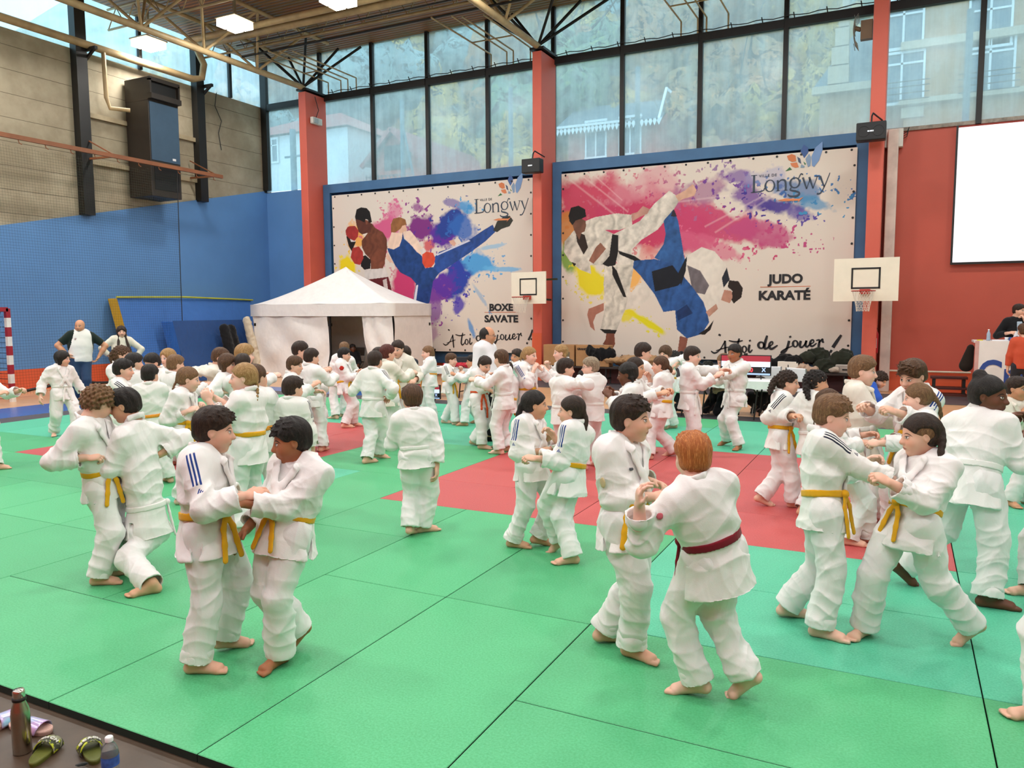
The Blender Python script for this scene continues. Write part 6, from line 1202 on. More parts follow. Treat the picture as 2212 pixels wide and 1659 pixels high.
def blob(m, c, r, rng, sq=.8):
    n, k = 8, 10; ph = rng.random(4) * 6
    vs = []
    for i in range(n + 1):
        a = math.pi * i / n
        for j in range(k):
            b = 2 * math.pi * j / k; q = 1 + .22 * math.sin(3 * a + ph[0] + 2 * b) + .18 * math.sin(4 * b + ph[1] + 2 * a); vs.append((c[0] + r * q * math.sin(a) * math.cos(b), c[1] + r * q * math.sin(a) * math.sin(b), c[2] + r * sq * q * math.cos(a)))
    m.add(vs, [(i * k + j, (i + 1) * k + j, (i + 1) * k + (j + 1) % k, i * k + (j + 1) % k) for i in range(n) for j in range(k)], True)
def hillz(x, y): return -1 + max(0, y - 34) * .37 + 2.0 * math.sin(x * .06 + y * .05) + (max(0, y - 34) * .012 * (-x * .35) if x < 0 else 0)
m = MB(); vs = []; nxx, nyy_ = 30, 16
for i in range(nxx + 1):
    for j in range(nyy_ + 1): x = -140 + i * 7.5; y = 21.5 + j * 5.5; vs.append((x, y, hillz(x, y) if y > 34 else -1))
m.add(vs, [(i * (nyy_ + 1) + j, (i + 1) * (nyy_ + 1) + j, (i + 1) * (nyy_ + 1) + j + 1, i * (nyy_ + 1) + j + 1) for i in range(nxx) for j in range(nyy_)], True); m.build('hillside', mat('leafy_slope', '8a9a88', .95, var=.35, vscale=.25), kind='structure')
rg = np.random.default_rng(5)
protos = []
def tree(x, y, z, h, mi, label, sc_=1.):
    r = empty('tree', (x, y, z), label, 'tree', 'autumn trees on the hillside'); m = MB()
    for i in range(11):
        a = rg.random() * 6.28; q = rg.random() ** .6; blob(m, (q * h * .28 * math.cos(a), q * h * .28 * math.sin(a), h * (.42 + .5 * rg.random() * (1.1 - q * .5))), h * (.13 + .09 * rg.random()), rg)
    m.build('crown', FOL[mi], r); m = MB(); m.tube([(0, 0, -.5), (.1, 0, h * .5), (0, .1, h * .85)], [h * .022, h * .015, h * .005], 7)
    for i in range(9): a = i * 2.2; zz = h * (.35 + .055 * i); m.tube([(0, 0, zz), (h * .16 * math.cos(a), h * .16 * math.sin(a), zz + h * .12), (h * .26 * math.cos(a + .2), h * .26 * math.sin(a + .2), zz + h * .25)], [h * .008, h * .005, h * .002], 5)
    m.build('trunk', BARK, r); return r
names = ['golden-leaved', 'dull green', 'rust-brown', 'haze-tinted grey-green']
pr = [tree(0, 0, 0, 10, i, names[i] + ' tree on the hill behind the high windows') for i in range(4)]
first = [True] * 4
spots = []
for row, (yy, n, hh) in enumerate(((46, 20, 11), (56, 18, 12), (67, 18, 13), (78, 17, 13), (90, 16, 14))):
    for i in range(n):
        x = -1.05 * yy - 6 + (1.05 * yy + .32 * yy + 14) * (i + .5 * (row % 2) + rg.random() * .5) / n; spots.append((x, yy + rg.random() * 5 - 2, hh * (.8 + .5 * rg.random())))
spots += [(-23.5, 41, 8), (-20.5, 43, 9), (-18.2, 41, 7.5), (-10, 41, 9), (-7.6, 42, 8.5), (-5.6, 43, 10), (-8.8, 40, 6), (-28.5, 42, 9)]
GOLD = 8
for (x, y, h) in spots:
    if y < 43.9 and h > 9.01 and (x, y) != (-5.6, 43): continue
    mi = int(rg.choice(4, p=(.40, .18, .18, .24))) if y > 43.9 else int(rg.choice((0, 0, 2))); 
    if first[mi]: o = pr[mi]; first[mi] = False
    else: o = copy_tree(pr[mi])
    o.location = (x, y, hillz(x, y) - .3 if y > 34 else -1); o.scale = (h / 10, h / 10, h / 10 * 1.1); o.rotation_euler = (0, 0, rg.random() * 6.28)
# houses across the street
WW = mat('white_render', 'e4e6e8', .8, var=.03); TILE = mat('red_roof_tiles', 'a8605a', .8, var=.2, vscale=4); BRK = mat('brick_facade', 'b0685a', .85, var=.2, vscale=3); SLATE = mat('slate_roof', '5d6f7c', .7, var=.1); STONE = mat('tan_stone_facade', 'b58a60', .85, var=.12, vscale=1.2); STONE2 = mat('pale_stone_trim', 'c8b49a', .8, var=.08); WFR = mat('white_window_frame', 'e8eef2', .5, var=.02); PANE = mat('far_window_pane', '5a7484', .2, var=.1); WOODB = mat('grey_brown_boards', '7a6656', .85, var=.2)
def win_far(parent, x, z, w_, h_, y, arch=False):
    f_ = MB(); f_.box((x - w_ / 2 - .1, y - .12, z - .1), (x + w_ / 2 + .1, y - .02, z)); f_.box((x - w_ / 2 - .1, y - .12, z + h_), (x + w_ / 2 + .1, y - .02, z + h_ + .12)); f_.box((x - w_ / 2 - .08, y - .1, z), (x - w_ / 2, y - .02, z + h_)); f_.box((x + w_ / 2, y - .1, z), (x + w_ / 2 + .08, y - .02, z + h_)); f_.box((x - .04, y - .1, z), (x + .04, y - .02, z + h_)); f_.box((x - w_ / 2, y - .1, z + h_ * .72), (x + w_ / 2, y - .02, z + h_ * .76))
    fr = f_.build('window', WFR, parent); p = MB(); p.box((x - w_ / 2, y - .04, z), (x + w_ / 2, y - .01, z + h_)); p.build('pane', PANE, fr)
def P_(x, y, Y): q = onY(x, y, Y); return q[0], q[2]
Y = 34.; r = empty('house', (0, 0, 0), 'white rendered house with a red hipped roof seen through the far left window', 'house'); ax, az = P_(560, 300, Y); bx, bz = P_(752, 340, Y)
m = MB(); m.box((ax - 4, Y, -1), (bx, Y + 9, az)); m.build('wall', WW, r); m = MB(); rx, rz = P_(640, 250, Y); m.add([(ax - 4.3, Y - .4, az), (bx + .3, Y - .4, az), (bx + .3, Y + 9.3, az), (ax - 4.3, Y + 9.3, az), (ax, Y + 4.5, rz + 1.2), (bx - 4, Y + 4.5, rz + 1.2)], [(0, 1, 5, 4), (1, 2, 5), (2, 3, 4, 5), (3, 0, 4)]); m.build('roof', TILE, r)
wx, wz = P_(590, 350, Y); win_far(r, wx, wz, .8, 1.2, Y); wx, wz = P_(688, 385, Y); win_far(r, wx, wz, .8, 1.2, Y)
Y = 33.; r = empty('house', (0, 0, 0), 'small gabled brick and board house seen above the boxing banner', 'house'); ax, az = P_(802, 350, Y); bx, bz = P_(940, 372, Y); cx, cz = P_(852, 285, Y)
m = MB(); m.add([(ax, Y, -1), (bx, Y, -1), (bx, Y, bz), (cx, Y, cz), (ax, Y, az), (ax, Y + 8, -1), (bx, Y + 8, -1), (bx, Y + 8, bz), (cx, Y + 8, cz), (ax, Y + 8, az)], [(0, 1, 2, 3, 4), (5, 9, 8, 7, 6), (0, 4, 9, 5), (1, 6, 7, 2)]); m.build('wall', BRK, r)
m = MB(); m.bar((ax - .4, Y - .3, az - .3), (cx, Y - .3, cz + .1), .18, .2); m.bar((bx + .4, Y - .3, bz - .3), (cx, Y - .3, cz + .1), .18, .2); m.add([(ax - .4, Y - .3, az - .2), (cx, Y - .3, cz + .2), (cx, Y + 8, cz + .2), (ax - .4, Y + 8, az - .2)], [(0, 1, 2, 3)]); m.add([(bx + .4, Y - .3, bz - .2), (cx, Y - .3, cz + .2), (cx, Y + 8, cz + .2), (bx + .4, Y + 8, bz - .2)], [(0, 3, 2, 1)]); m.build('roof', TILE, r)
wx, wz = P_(860, 366, Y); m = MB(); m.box((wx - .8, Y - .05, wz), (wx + .8, Y, wz + 1.2)); m.build('shutter', mat('dark_shutter', '3a3a3a'), r)
m = MB(); qx, qz = P_(790, 395, 30.); 
for i in range(12): m.box((qx + i * .22, 30, qz - 2), (qx + i * .22 + .06, 30.05, qz + .35 - .015 * i))
m.box((qx, 30, qz + .2), (qx + 2.6, 30.04, qz + .26)); m.build('garden_fence', mat('green_grey_fence', '54686a'), label='slatted garden fence at the foot of the gabled house', cat='fence')
Y = 38.; r = empty('house', (0, 0, 0), 'brick house with a slate roof and fretwork eaves seen above the judo banner', 'house'); ax, az = P_(1228, 285, Y); bx, bz = P_(1425, 268, Y); tx, tz = P_(1240, 238, Y + 3); ux, uz = P_(1447, 210, Y + 3)
m = MB(); m.box((ax, Y, -1), (bx, Y + 7, az + .1)); m.add([(bx, Y, -1), (bx + 1.2, Y + 2.5, -1), (bx + 1.2, Y + 2.5, az), (bx + .6, Y + 1.2, uz - .6), (bx, Y, az)], [(0, 1, 2, 3, 4)]); m.build('wall', BRK, r)
m = MB(); m.add([(ax - .6, Y - .6, az), (bx + .3, Y - .6, bz + .15), (ux, Y + 3.4, uz), (tx, Y + 3.4, tz + .2), (ax - .6, Y + 7.5, az), (ux + .4, Y + 7.5, bz)], [(0, 1, 2, 3), (3, 2, 5, 4)]); m.build('roof', SLATE, r)
m = MB()
for i in range(26): x = ax - .5 + (bx - ax + .7) * i / 26; m.poly([(x, Y - .65, az + .02), (x + .16, Y - .65, az - .32), (x + .32, Y - .65, az + .02)])
m.bar((ax - .6, Y - .65, az + .1), (ux - 1.2, Y - .65, bz + .2), .08, .12); m.bar((bx + .1, Y - .5, az), (ux + .1, Y + 2, uz + .2), .12); m.bar((ux + .1, Y + 2, uz + .2), (bx + 2.4, Y + 2, az - .4), .12); m.build('fretwork_trim', WFR, r)
for px, py in ((1288, 330), (1362, 322)): wx, wz = P_(px, py, Y); win_far(r, wx, wz - .2, 1.0, 1.7, Y)
Y = 36.; r = empty('building', (0, 0, 0), 'large tan stone building with dormer windows behind the right-hand windows', 'building'); ax, _ = P_(1775, 100, Y); ex, ez = P_(1800, 190, Y)
m = MB(); m.box((ax, Y, -1), (ax + 5, Y + 10, ez)); m.box((ax + 3.2, Y - .6, -1), (24, Y + 12, ez + 5.2)); m.build('wall', STONE, r)
m = MB(); m.box((ax - .3, Y - .3, ez - .25), (ax + 3.4, Y, ez + .05)); m.box((ax + 3.0, Y - .9, ez + .9), (24, Y - .55, ez + 1.2)); m.box((ax + 3.0, Y - .9, ez - 1.2), (24, Y - .6, ez - 1.0)); m.box((ax + 3.0, Y - .9, ez + 4.6), (24, Y - .55, ez + 4.9))
for k in range(14): m.box((ax + 3.1, Y - .68, -1 + k * .8), (ax + 3.9, Y - .58, -.6 + k * .8)); m.box((9.6, Y - .68, -1 + k * .8), (10.4, Y - .58, -.6 + k * .8))
m.build('stone_trim', STONE2, r); m = MB(); m.add([(ax - .3, Y - .2, ez), (ax + 3.2, Y - .2, ez), (ax + 3.2, Y + 3, ez + 3.2), (ax + 1.2, Y + 3, ez + 3.2)], [(0, 1, 2, 3)]); m.build('roof', SLATE, r)
m = MB()
for k in range(5): m.box((ax + .3 + .12 * k, Y - .3, ez + .1 + k * .75), (ax + 1.1 - .02 * k, Y + .4, ez + .8 + k * .75))
m.build('chimney', STONE2, r)
for px, py, w_, h_ in ((1945, 222, 1.5, 2.0), (1950, 112, 1.3, 1.9), (2135, 200, 1.5, 2.0), (2137, 100, 1.3, 1.8)): wx, wz = P_(px, py, Y - .6); win_far(r, wx, wz, w_, h_, Y - .6)
m = MB()
for px, py in ((1945, 218), (2135, 196)):
    wx, wz = P_(px, py, Y - 1)
    for z in (.0, .25, .5, .7): m.box((wx - 1, Y - 1.05, wz + z), (wx + 1, Y - 1.02, wz + z + .03))
m.build('balcony_rail', BLK, r)
for i, (px, y0) in enumerate(((868, 215), (1103, 190), (1378, 145), (2097, 20))):
    x, z = P_(px, y0, 29.); m = MB(); m.tube([(x, 29, -1), (x, 29, z)], .10, 8); 
    if i == 0: m.tube([(x, 29, z - 1), (x + 2.6, 29, -1)], .05, 6)
    m.build('utility_pole', mat('grey_green_pole', '5c7680', .6), label=('braced street pole in front of the gabled house', 'street pole left of the middle pillar', 'street pole before the slate-roofed house', 'street pole before the tan stone building')[i], cat='pole')
m = MB(); x, z = P_(632, 280, 28.); m.tube([(x, 28, -1), (x, 28, z)], .14, 8); m.bar((x - .5, 28, z - 1.2), (x + .5, 28, z - 1.2), .08); m.build('utility_pole', mat('grey_green_pole', '5c7680', .6), label='thick street pole in front of the white house', cat='pole')
# ================================================================ fittings in the hall
for (cx, zc, s_, lab) in ((onY(1141, 622, 18.3)[0], onY(1141, 622, 18.3)[2], 1.0, 'white basketball backboard with an empty ring, in front of the middle pillar'), (onY(1870, 604, 17.9)[0], onY(1870, 604, 17.9)[2], 1.04, 'white basketball backboard with a ring and net, in front of the right pillar')):
    left = cx < -4; yb = 18.3 if left else 17.9; r = empty('basketball_hoop', (cx, yb, zc), lab, 'basketball hoop', 'basketball hoops'); hw = (.56 if left else .60) * s_; hh = (.41 if left else .43) * s_
    a = math.radians(-12 if left else -4); r.rotation_euler = (0, 0, a)
    m = MB(); m.box((-hw, 0, -hh), (hw, .03, hh)); m.build('backboard', mat('cream_white_board', 'ece2cf', .5, var=.03), r)
    m = MB(); q = .28; z0, z1, t_ = -.19, .25, .035
    for b in ((-q, z0, q, z0 + t_), (-q, z1 - t_, q, z1), (-q, z0, -q + t_, z1), (q - t_, z0, q, z1)): m.box((b[0], -.006, b[1]), (b[2], 0, b[3]))
    m.build('target_square', mat('black_paint', '141414'), r)
    rm = MB(); rc = (0, -.32, -.24); rm.tube([(.225 * math.cos(t), -.32 + .225 * math.sin(t), -.24) for t in np.linspace(0, 2 * math.pi, 25)[:-1]], .011, 8, closed=True); rm.box((-.10, -.10, -.30), (.10, -.002, -.20)); rim = rm.build('rim', mat('red_rim', 'b5382c', .4), r)
    nm_ = MB()
    for k in range(12):
        t = k * math.pi / 6; L = .42 if not left else .40
        for sgn in (-1, 1):
            pts = []
            for j in range(7): v = j / 6; rr = .22 - .10 * math.sin(v * 1.4); tt = t + sgn * v * 1.05; pts.append((rr * math.cos(tt), -.32 + rr * math.sin(tt), -.24 - v * L))
            nm_.tube(pts, .0042, 4)
    nm_.build('net', mat('white_cord', 'e6ddd0', .8), r)
    m = MB(); yy = 19.0 - yb; m.bar((-.2, .03, .2), (-.2, yy + .3, .25), .05); m.bar((.2, .03, .2), (.2, yy + .3, .25), .05); m.bar((-.2, .03, -.25), (.0, yy + .3, -.3), .05); m.build('support_arm', BLK, r)
# loudspeakers
for px, py, w_, h_, lab in ((1150, 359, .52, .36, 'black loudspeaker on a bracket against the middle pillar'), (1882, 285, .58, .38, 'black loudspeaker on a bracket against the right pillar')):
    p = onY(px, py, 18.6); r = empty('loudspeaker', tuple(p), lab, 'loudspeaker', 'black wall loudspeakers'); m = MB(); m.box((-w_ / 2, -.12, -h_ / 2), (w_ / 2, .14, h_ / 2)); m.build('cabinet', mat('black_plastic', '0d0d0e', .5), r, bevel=.02)
    m = MB(); m.box((-.07, -.126, -.015), (.05, -.12, .015)); m.build('badge', mat('silver', 'c8c8c8', .3, 1.), r); m = MB(); m.tube([(0, .0, h_ / 2), (0, .05, h_ / 2 + .15), (.02, .1, h_ / 2 + .22), (.14 if px < 1500 else .2, .46, h_ / 2 + .12)], .018, 6); m.build('bracket', BLK, r)
    if px > 1500: m = MB(); [m.tube([(.14 * q + .11 * math.cos(t), -.125, .11 * math.sin(t)) for t in np.linspace(0, 2 * math.pi, 17)[:-1]], .004, 5, closed=True) for q in (-1, 1)]; m.build('cone_ring', mat('dark_grey', '2a2a2a'), r)
p = (-16.58, 19.40, 7.75); r = empty('emergency_lamp', p, 'small white emergency lamp fixed on the side of the left coral pillar', 'emergency lamp'); m = MB(); m.box((0, -.22, -.1), (.12, .22, .1)); m.build('lamp_body', mat('off_white_plastic', 'd9d6ce'), r, bevel=.02); m = MB(); m.box((.12, -.18, -.08), (.15, .0, .06)); m.build('lens', mat('lamp_lens', 'a8aeb0', .2), r)
m = MB(); m.tube([(-16.58, 19.45, 7.85), (-16.5, 19.5, 8.1), (-16.55, 19.4, 8.5)], .012, 5); m.build('power_cable', BLK, label='loose cable hanging down to the emergency lamp', cat='cable')
m = MB(); m.tube([(XL + .03, 18.0, 8.62), (XL + .05, 17.9, 8.2), (XL + .04, 18.15, 7.8), (XL + .05, 18.0, 7.4), (XL + .04, 18.1, 6.9)], .012, 5); m.build('power_cable', BLK, label='black cable dangling down the concrete panels left of the corner', cat='cable')
p = onY(1931, 300, 19.9); r = empty('junction_box', tuple(p), 'off-white junction box under the window sill right of the pillar', 'electrical box'); m = MB(); m.box((-.19, -.12, -.20), (.19, .06, .20)); m.build('box_body', mat('off_white_plastic', 'd9d6ce'), r, bevel=.01)
m = MB(); [m.tube([(.19, -.05, -.02 + .05 * k), (.26, -.05, .02 + .05 * k), (.30, -.04, .22)], .008, 5) for k in range(3)]; m.build('cable', BLK, r)
p = onY(1868, 68, 19.2); r = empty('caged_fan', tuple(p), 'small caged fan mounted high on the left side of the right pillar', 'fan'); m = MB(); [m.tube([(-.12, q, -.32), (-.20, q, -.2), (-.22, q, 0), (-.20, q, .2), (-.12, q, .32)], .006, 4) for q in np.linspace(-.25, .25, 6)]; [m.tube([(-.2, -.25, q), (-.2, .25, q)], .006, 4) for q in np.linspace(-.3, .3, 7)]; m.build('cage', mat('grey_wire', '7a7468', .5), r); m = MB(); m.box((-.08, -.08, -.18), (.16, .08, .22)); m.tube([(-.08, 0, .05), (-.2, 0, .1)], .05, 8); m.build('motor', mat('bronze_motor', '6b5038', .5), r)
# projection screen on the red wall
p0 = onY(2071, 276, 19.85); p1 = onY(2057, 567, 19.85); r = empty('projection_screen', (p0[0], 19.85, p1[2]), 'bright white projection screen on the red wall at the right edge', 'projection screen'); H_ = p0[2] - p1[2]
m = MB(); m.box((0, .0, 0), (4.2, .02, H_)); m.build('screen_surface', emis('lit_screen', 'f3f3fb', 1.15), r); m = MB(); m.box((-.04, .005, -.03), (0, .05, H_ + .05)); m.box((-.04, .0, -.05), (4.2, .05, 0)); m.build('screen_frame', BLK, r)
# extinguisher
p = onY(1888, 735, 19.2); p[2] = .86; r = empty('fire_extinguisher', tuple(p), 'red fire extinguisher with a black hose on the off-white pipe', 'fire extinguisher'); m = MB(); m.lathe([(0, 0), (.085, 0), (.09, .03), (.09, .42), (.07, .48), (.03, .52), (.0, .52)], n=20); m.build('cylinder', mat('extinguisher_red', 'b3202a', .35), r); m = MB(); m.tube([(0, 0, .52), (0, 0, .60), (-.03, -.02, .78), (-.06, -.03, .88), (-.10, -.03, .80), (-.13, -.03, .4), (-.11, -.03, .2)], .014, 7); m.box((-.05, -.02, .53), (.06, .02, .57)); m.build('hose', BLK, r); m = MB(); m.box((-.0, -.094, .12), (.06, -.088, .34)); m.build('label_plate', mat('white_plate', 'e8e8e8'), r)
# ---------------------------------------------------------------- tent
tx0, tx1, ty0, ty1 = -17.1, -12.07, 17.0, 18.9; TW = cloth('white_tent_fabric', 'ece6e1', bs=300, wr=.35); r = empty('folding_tent', (-14.6, 17.9, FZ), 'white folding tent with closed side walls and an open doorway', 'tent'); off = (-14.6, 17.9, FZ)
zt = 2.06; zb = 1.73; pk = (-14.35, 17.95, 3.12)
vs = []; N_ = 48; K_ = 14
ring = []
for i in range(N_):
    t = i / N_ * 4
    if t < 1: q = (tx0 + (tx1 - tx0) * t, ty0)
    elif t < 2: q = (tx1, ty0 + (ty1 - ty0) * (t - 1))
    elif t < 3: q = (tx1 - (tx1 - tx0) * (t - 2), ty1)
    else: q = (tx0, ty1 - (ty1 - ty0) * (t - 3))
    ring.append(q)
for k in range(K_ + 1):
    u = k / K_; 
    for q in ring: s_ = 1 - u; vs.append((pk[0] + (q[0] - pk[0]) * s_, pk[1] + (q[1] - pk[1]) * s_, zt + (pk[2] - zt) * (u ** 1.35 * .75 + u * .25) - .02 * math.sin(q[0] * 3 + q[1])))
m = MB(); m.add(vs, [(k * N_ + i, k * N_ + (i + 1) % N_, (k + 1) * N_ + (i + 1) % N_, (k + 1) * N_ + i) for k in range(K_) for i in range(N_)], True); m.build('roof', TW, r, off)
m = MB(); vs = [(q[0] + .02 * (1 if q[0] > -14 else -1), q[1] - .03 + .01 * math.sin(q[0] * 9), z) for z in (zb, (zb + zt) / 2, zt + .01) for q in ring]; m.add(vs, [(k * N_ + i, k * N_ + (i + 1) % N_, (k + 1) * N_ + (i + 1) % N_, (k + 1) * N_ + i) for k in range(2) for i in range(N_)], True); m.build('valance', TW, r, off)
def curtain(x0, y0, x1, y1, za, zc, name, amp=.03, cut=None):
    m = MB(); n, k = 44, 16; vs = []
    for i in range(n + 1):
        for j in range(k + 1):
            u, v = i / n, j / k; uu = u
            if cut: uu = u * (1 - cut * (v) ** 2) if cut > 0 else 1 - (1 - u) * (1 + cut * v ** 2)
            x = x0 + (x1 - x0) * uu; y = y0 + (y1 - y0) * uu; vs.append((x + amp * .3 * math.sin(v * 7 + u * 5), y + amp * math.sin(u * 17 + 2.5 * math.sin(v * 4 + u * 3)) + amp * .8 * math.sin((u + v) * 13) * v, za + (zc - za) * v))
    m.add(vs, [(i * (k + 1) + j, (i + 1) * (k + 1) + j, (i + 1) * (k + 1) + j + 1, i * (k + 1) + j + 1) for i in range(n) for j in range(k)], True); return m.build(name, TW, r, off)
curtain(tx0 + .03, ty0 + .02, -14.28, ty0 + .02, zb + .02, FZ + .01, 'side_wall'); curtain(-13.12, ty0 + .03, tx1 - .03, ty0 + .03, zb + .02, FZ + .01, 'side_wall', .02, -.45); curtain(tx0 + .02, ty0, tx0 + .02, ty1, zb + .02, FZ + .01, 'side_wall'); curtain(tx1 - .02, ty0 + .06, tx1 - .02, ty1, zb + .02, FZ + .01, 'side_wall'); curtain(tx0, ty1 - .02, tx1, ty1 - .02, zb + .02, FZ + .01, 'side_wall')
for x, y in ((tx0 + .06, ty0 + .08), (-14.24, ty0 + .06), (tx1 - .06, ty0 + .1), (tx0 + .06, ty1 - .08), (tx1 - .06, ty1 - .08)): m = MB(); m.bar((x, y, FZ), (x, y, zt - .02), .045); m.box((x - .05, y - .05, FZ), (x + .05, y + .05, FZ + .02)); m.box((x - .04, y - .04, 1.45), (x + .04, y + .04, 1.53)); m.build('leg', BLK, r, off)
# ---------------------------------------------------------------- crash mats by the left wall
def wedge(name, lean_x0, lean_x1, y0, y1, h, th, m_face, m_side, label, slant=0):
    r = empty(name, (lean_x1, (y0 + y1) / 2, FZ), label, 'crash mat'); o_ = (lean_x1, (y0 + y1) / 2, FZ); dx = lean_x0 - lean_x1; L = math.hypot(dx, h); nx_, nz_ = h / L, -dx / L
    pts = [(lean_x1, FZ + .01), (lean_x0, FZ + h), (lean_x0 - nx_ * th, FZ + h - nz_ * th * 0 + .0), (lean_x1 - nx_ * th, FZ + .01)]
    m = MB(); N2 = 14; M2 = 9; vs = []
    for i in range(N2 + 1):
        for j in range(M2 + 1): u, v = i / N2, j / M2; y = y0 + (y1 - y0) * u - slant * (1 - u) * 0; vs.append((lean_x1 + dx * v + .03 * math.sin(u * 8 + v * 6) * math.sin(v * 3.1), y, FZ + .01 + h * v + (slant * (1 - u) * v)))
    m.add(vs, [(i * (M2 + 1) + j, (i + 1) * (M2 + 1) + j, (i + 1) * (M2 + 1) + j + 1, i * (M2 + 1) + j + 1) for i in range(N2) for j in range(M2)], True)
    m.build('cover', m_face, r, o_); m = MB(); P4 = [(p[0], y, p[1]) for y in (y0, y1) for p in pts]; m.add(P4, [(0, 1, 2, 3), (7, 6, 5, 4), (1, 5, 6, 2), (2, 6, 7, 3), (3, 7, 4, 0)]); m.build('side_panel', m_side, r, o_, bevel=.03); return r, o_
VIN = cloth('blue_vinyl', '4474b8', rough=.45, wr=.5); YEL = cloth('yellow_vinyl', 'c99b18', rough=.5, wr=.8); DVIN = cloth('dark_blue_vinyl', '27497e', rough=.45, wr=.8); MVIN = cloth('mid_blue_vinyl', '2d63ac', rough=.45, wr=.9)
r1, o1_ = wedge('crash_mat', -18.75, -18.0, 13.85, 18.6, 2.28, .42, VIN, YEL, 'tall bright blue crash mat with a yellow side leaning on the left wall')
m = MB(); m.tube([(-18.7, 13.8, 2.27), (-18.68, 16, 2.30), (-18.7, 18.65, 2.24)], .028, 6); m.build('strap', mat('yellow_green_strap', 'b8b83a'), r1, o1_)
r2, o2_ = wedge('crash_mat', -17.75, -17.25, 14.75, 17.25, 1.66, .5, DVIN, MVIN, 'dark blue crash mat leaning in front of the taller blue one')
def bag(name, pts, fl, mt, label, cat):
    X_ = Field()
    for a, b, ra, rb in pts: X_.cap(a, b, ra, rb, k=.05, flat=nz(fl[0]), fs=fl[1])
    V, Q = X_.mesh(.022); N = vnormals(V, Q); V = V + N * folds(V * 1.5, len(label), .02 if len(V) > 900 else .002)[:, None]; o = np_mesh(name, V, Q, mt); tag(o, label, cat); return o
a = onX(473, 712, -17.3); b = onX(492, 790, -17.05); a1_ = onX(490, 708, -17.3)
o = bag('sports_bag', [(a + [0, .2, 0], b + [0, .25, -.1], .17, .17), (a + [0, .45, 0], b + [0, .55, -.1], .15, .15)], ((1, 0, .2), .7), clothc('121214'), 'long black bag leaning on the dark blue crash mat', 'bag'); 
a = onX(531, 690, -16.95); m = MB(); bx_ = (-17.25, 16.75, .0)
o = bag('folded_net_bag', [(np.array((-17.2, 16.9, 1.6)), np.array((-16.95, 17.05, .1)), .13, .16)], ((0, 1, 0), .8), clothc('cfc0a8'), 'beige folded bag standing between the crash mats and the tent', 'bag')
# ---------------------------------------------------------------- goal at the left edge
gx, gy = gnd(28, 868, FZ)[:2]; r = empty('handball_goal', (gx, gy, FZ), 'handball goal with red and white striped post at the left edge', 'goal'); RW = [mat('goal_red', '9c2430', .4), mat('goal_white', 'e6e2da', .4)]
gd = np.array([-.0, -1., 0]); 
m = MB()
for k in range(10): m.cur = (k + 1) % 2; m.bar((0, 0, .2 * k), (0, 0, .2 * (k + 1)), .09)
m.build('post', RW, r)
m = MB()
for k in range(15): m.cur = k % 2; m.bar((0, -.2 * k, 1.98), (0, -.2 * (k + 1), 1.98), .09)
m.build('crossbar', RW, r)
def coarse_net():
    t = NT('goal_net'); x, y, z = t.sep(t.pos()); a = t.math('FRACT', t.math('MULTIPLY', y, 9.)); b = t.math('FRACT', t.math('MULTIPLY', z, 9.)); e = t.math('MAXIMUM', t.math('LESS_THAN', a, .1), t.math('LESS_THAN', b, .1)); t.base(lin('1c2430'), .8); tr = t.n('BsdfTransparent'); mx = t.n('MixShader'); t.l(e, mx.inputs[0]); t.l(tr.outputs[0], mx.inputs[1]); t.l(t.b.outputs[0], mx.inputs[2]); t.l(mx.outputs[0], t.out.inputs[0]); return t.m
m = MB(); m.add([(-.1, 0, 1.95), (-.1, -3, 1.95), (-.9, -3, 0.02), (-.9, 0, 0.02)], [(0, 1, 2, 3)]); m.add([(-.05, 0, 1.95), (-.9, 0, .02), (-.05, 0, .02)], [(0, 1, 2)]); m.build('net', coarse_net(), r)
# ---------------------------------------------------------------- benches with belongings along the wall
BW = mat('dark_bench_wood', '2a1d18', .5, var=.2)
def bench(x0, x1, y0, y1, h, label):
    r = empty('bench', ((x0 + x1) / 2, (y0 + y1) / 2, FZ), label, 'bench'); o_ = ((x0 + x1) / 2, (y0 + y1) / 2, FZ); m = MB(); m.box((x0, y0, h - .05), (x1, y1, h)); m.build('seat', BW, r, o_, bevel=.006)
    n = max(2, int((x1 - x0) / 1.6) + 1)
    for i in range(n): x = x0 + .15 + (x1 - x0 - .3) * i / (n - 1); m = MB(); m.bar((x, y0 + .05, FZ), (x, y0 + .05, h - .05), .035); m.bar((x, y1 - .05, FZ), (x, y1 - .05, h - .05), .035); m.bar((x, y0 + .05, .12), (x, y1 - .05, .12), .03); m.tube([(x, y0 + .0, FZ + .03), (x, y0 + .1, FZ + .03)], .035, 8); m.build('leg', BLK, r, o_)
    m = MB(); m.box((x0 + .1, y1 - .06, FZ + .02), (x1 - .1, y1 - .03, h - .06)); m.build('back_panel', mat('dark_red_brown_panel', '4a1f1c', .6), r, o_)
bench(-8.45, -4.9, 18.55, 18.98, .42, 'long dark bench against the wall carrying cardboard boxes and jackets'); bench(-4.7, -.95, 18.5, 18.98, .43, 'long dark bench against the wall carrying bags, a white box and a case')
CB = mat('cardboard', 'a67c52', .8, var=.06, vscale=5)
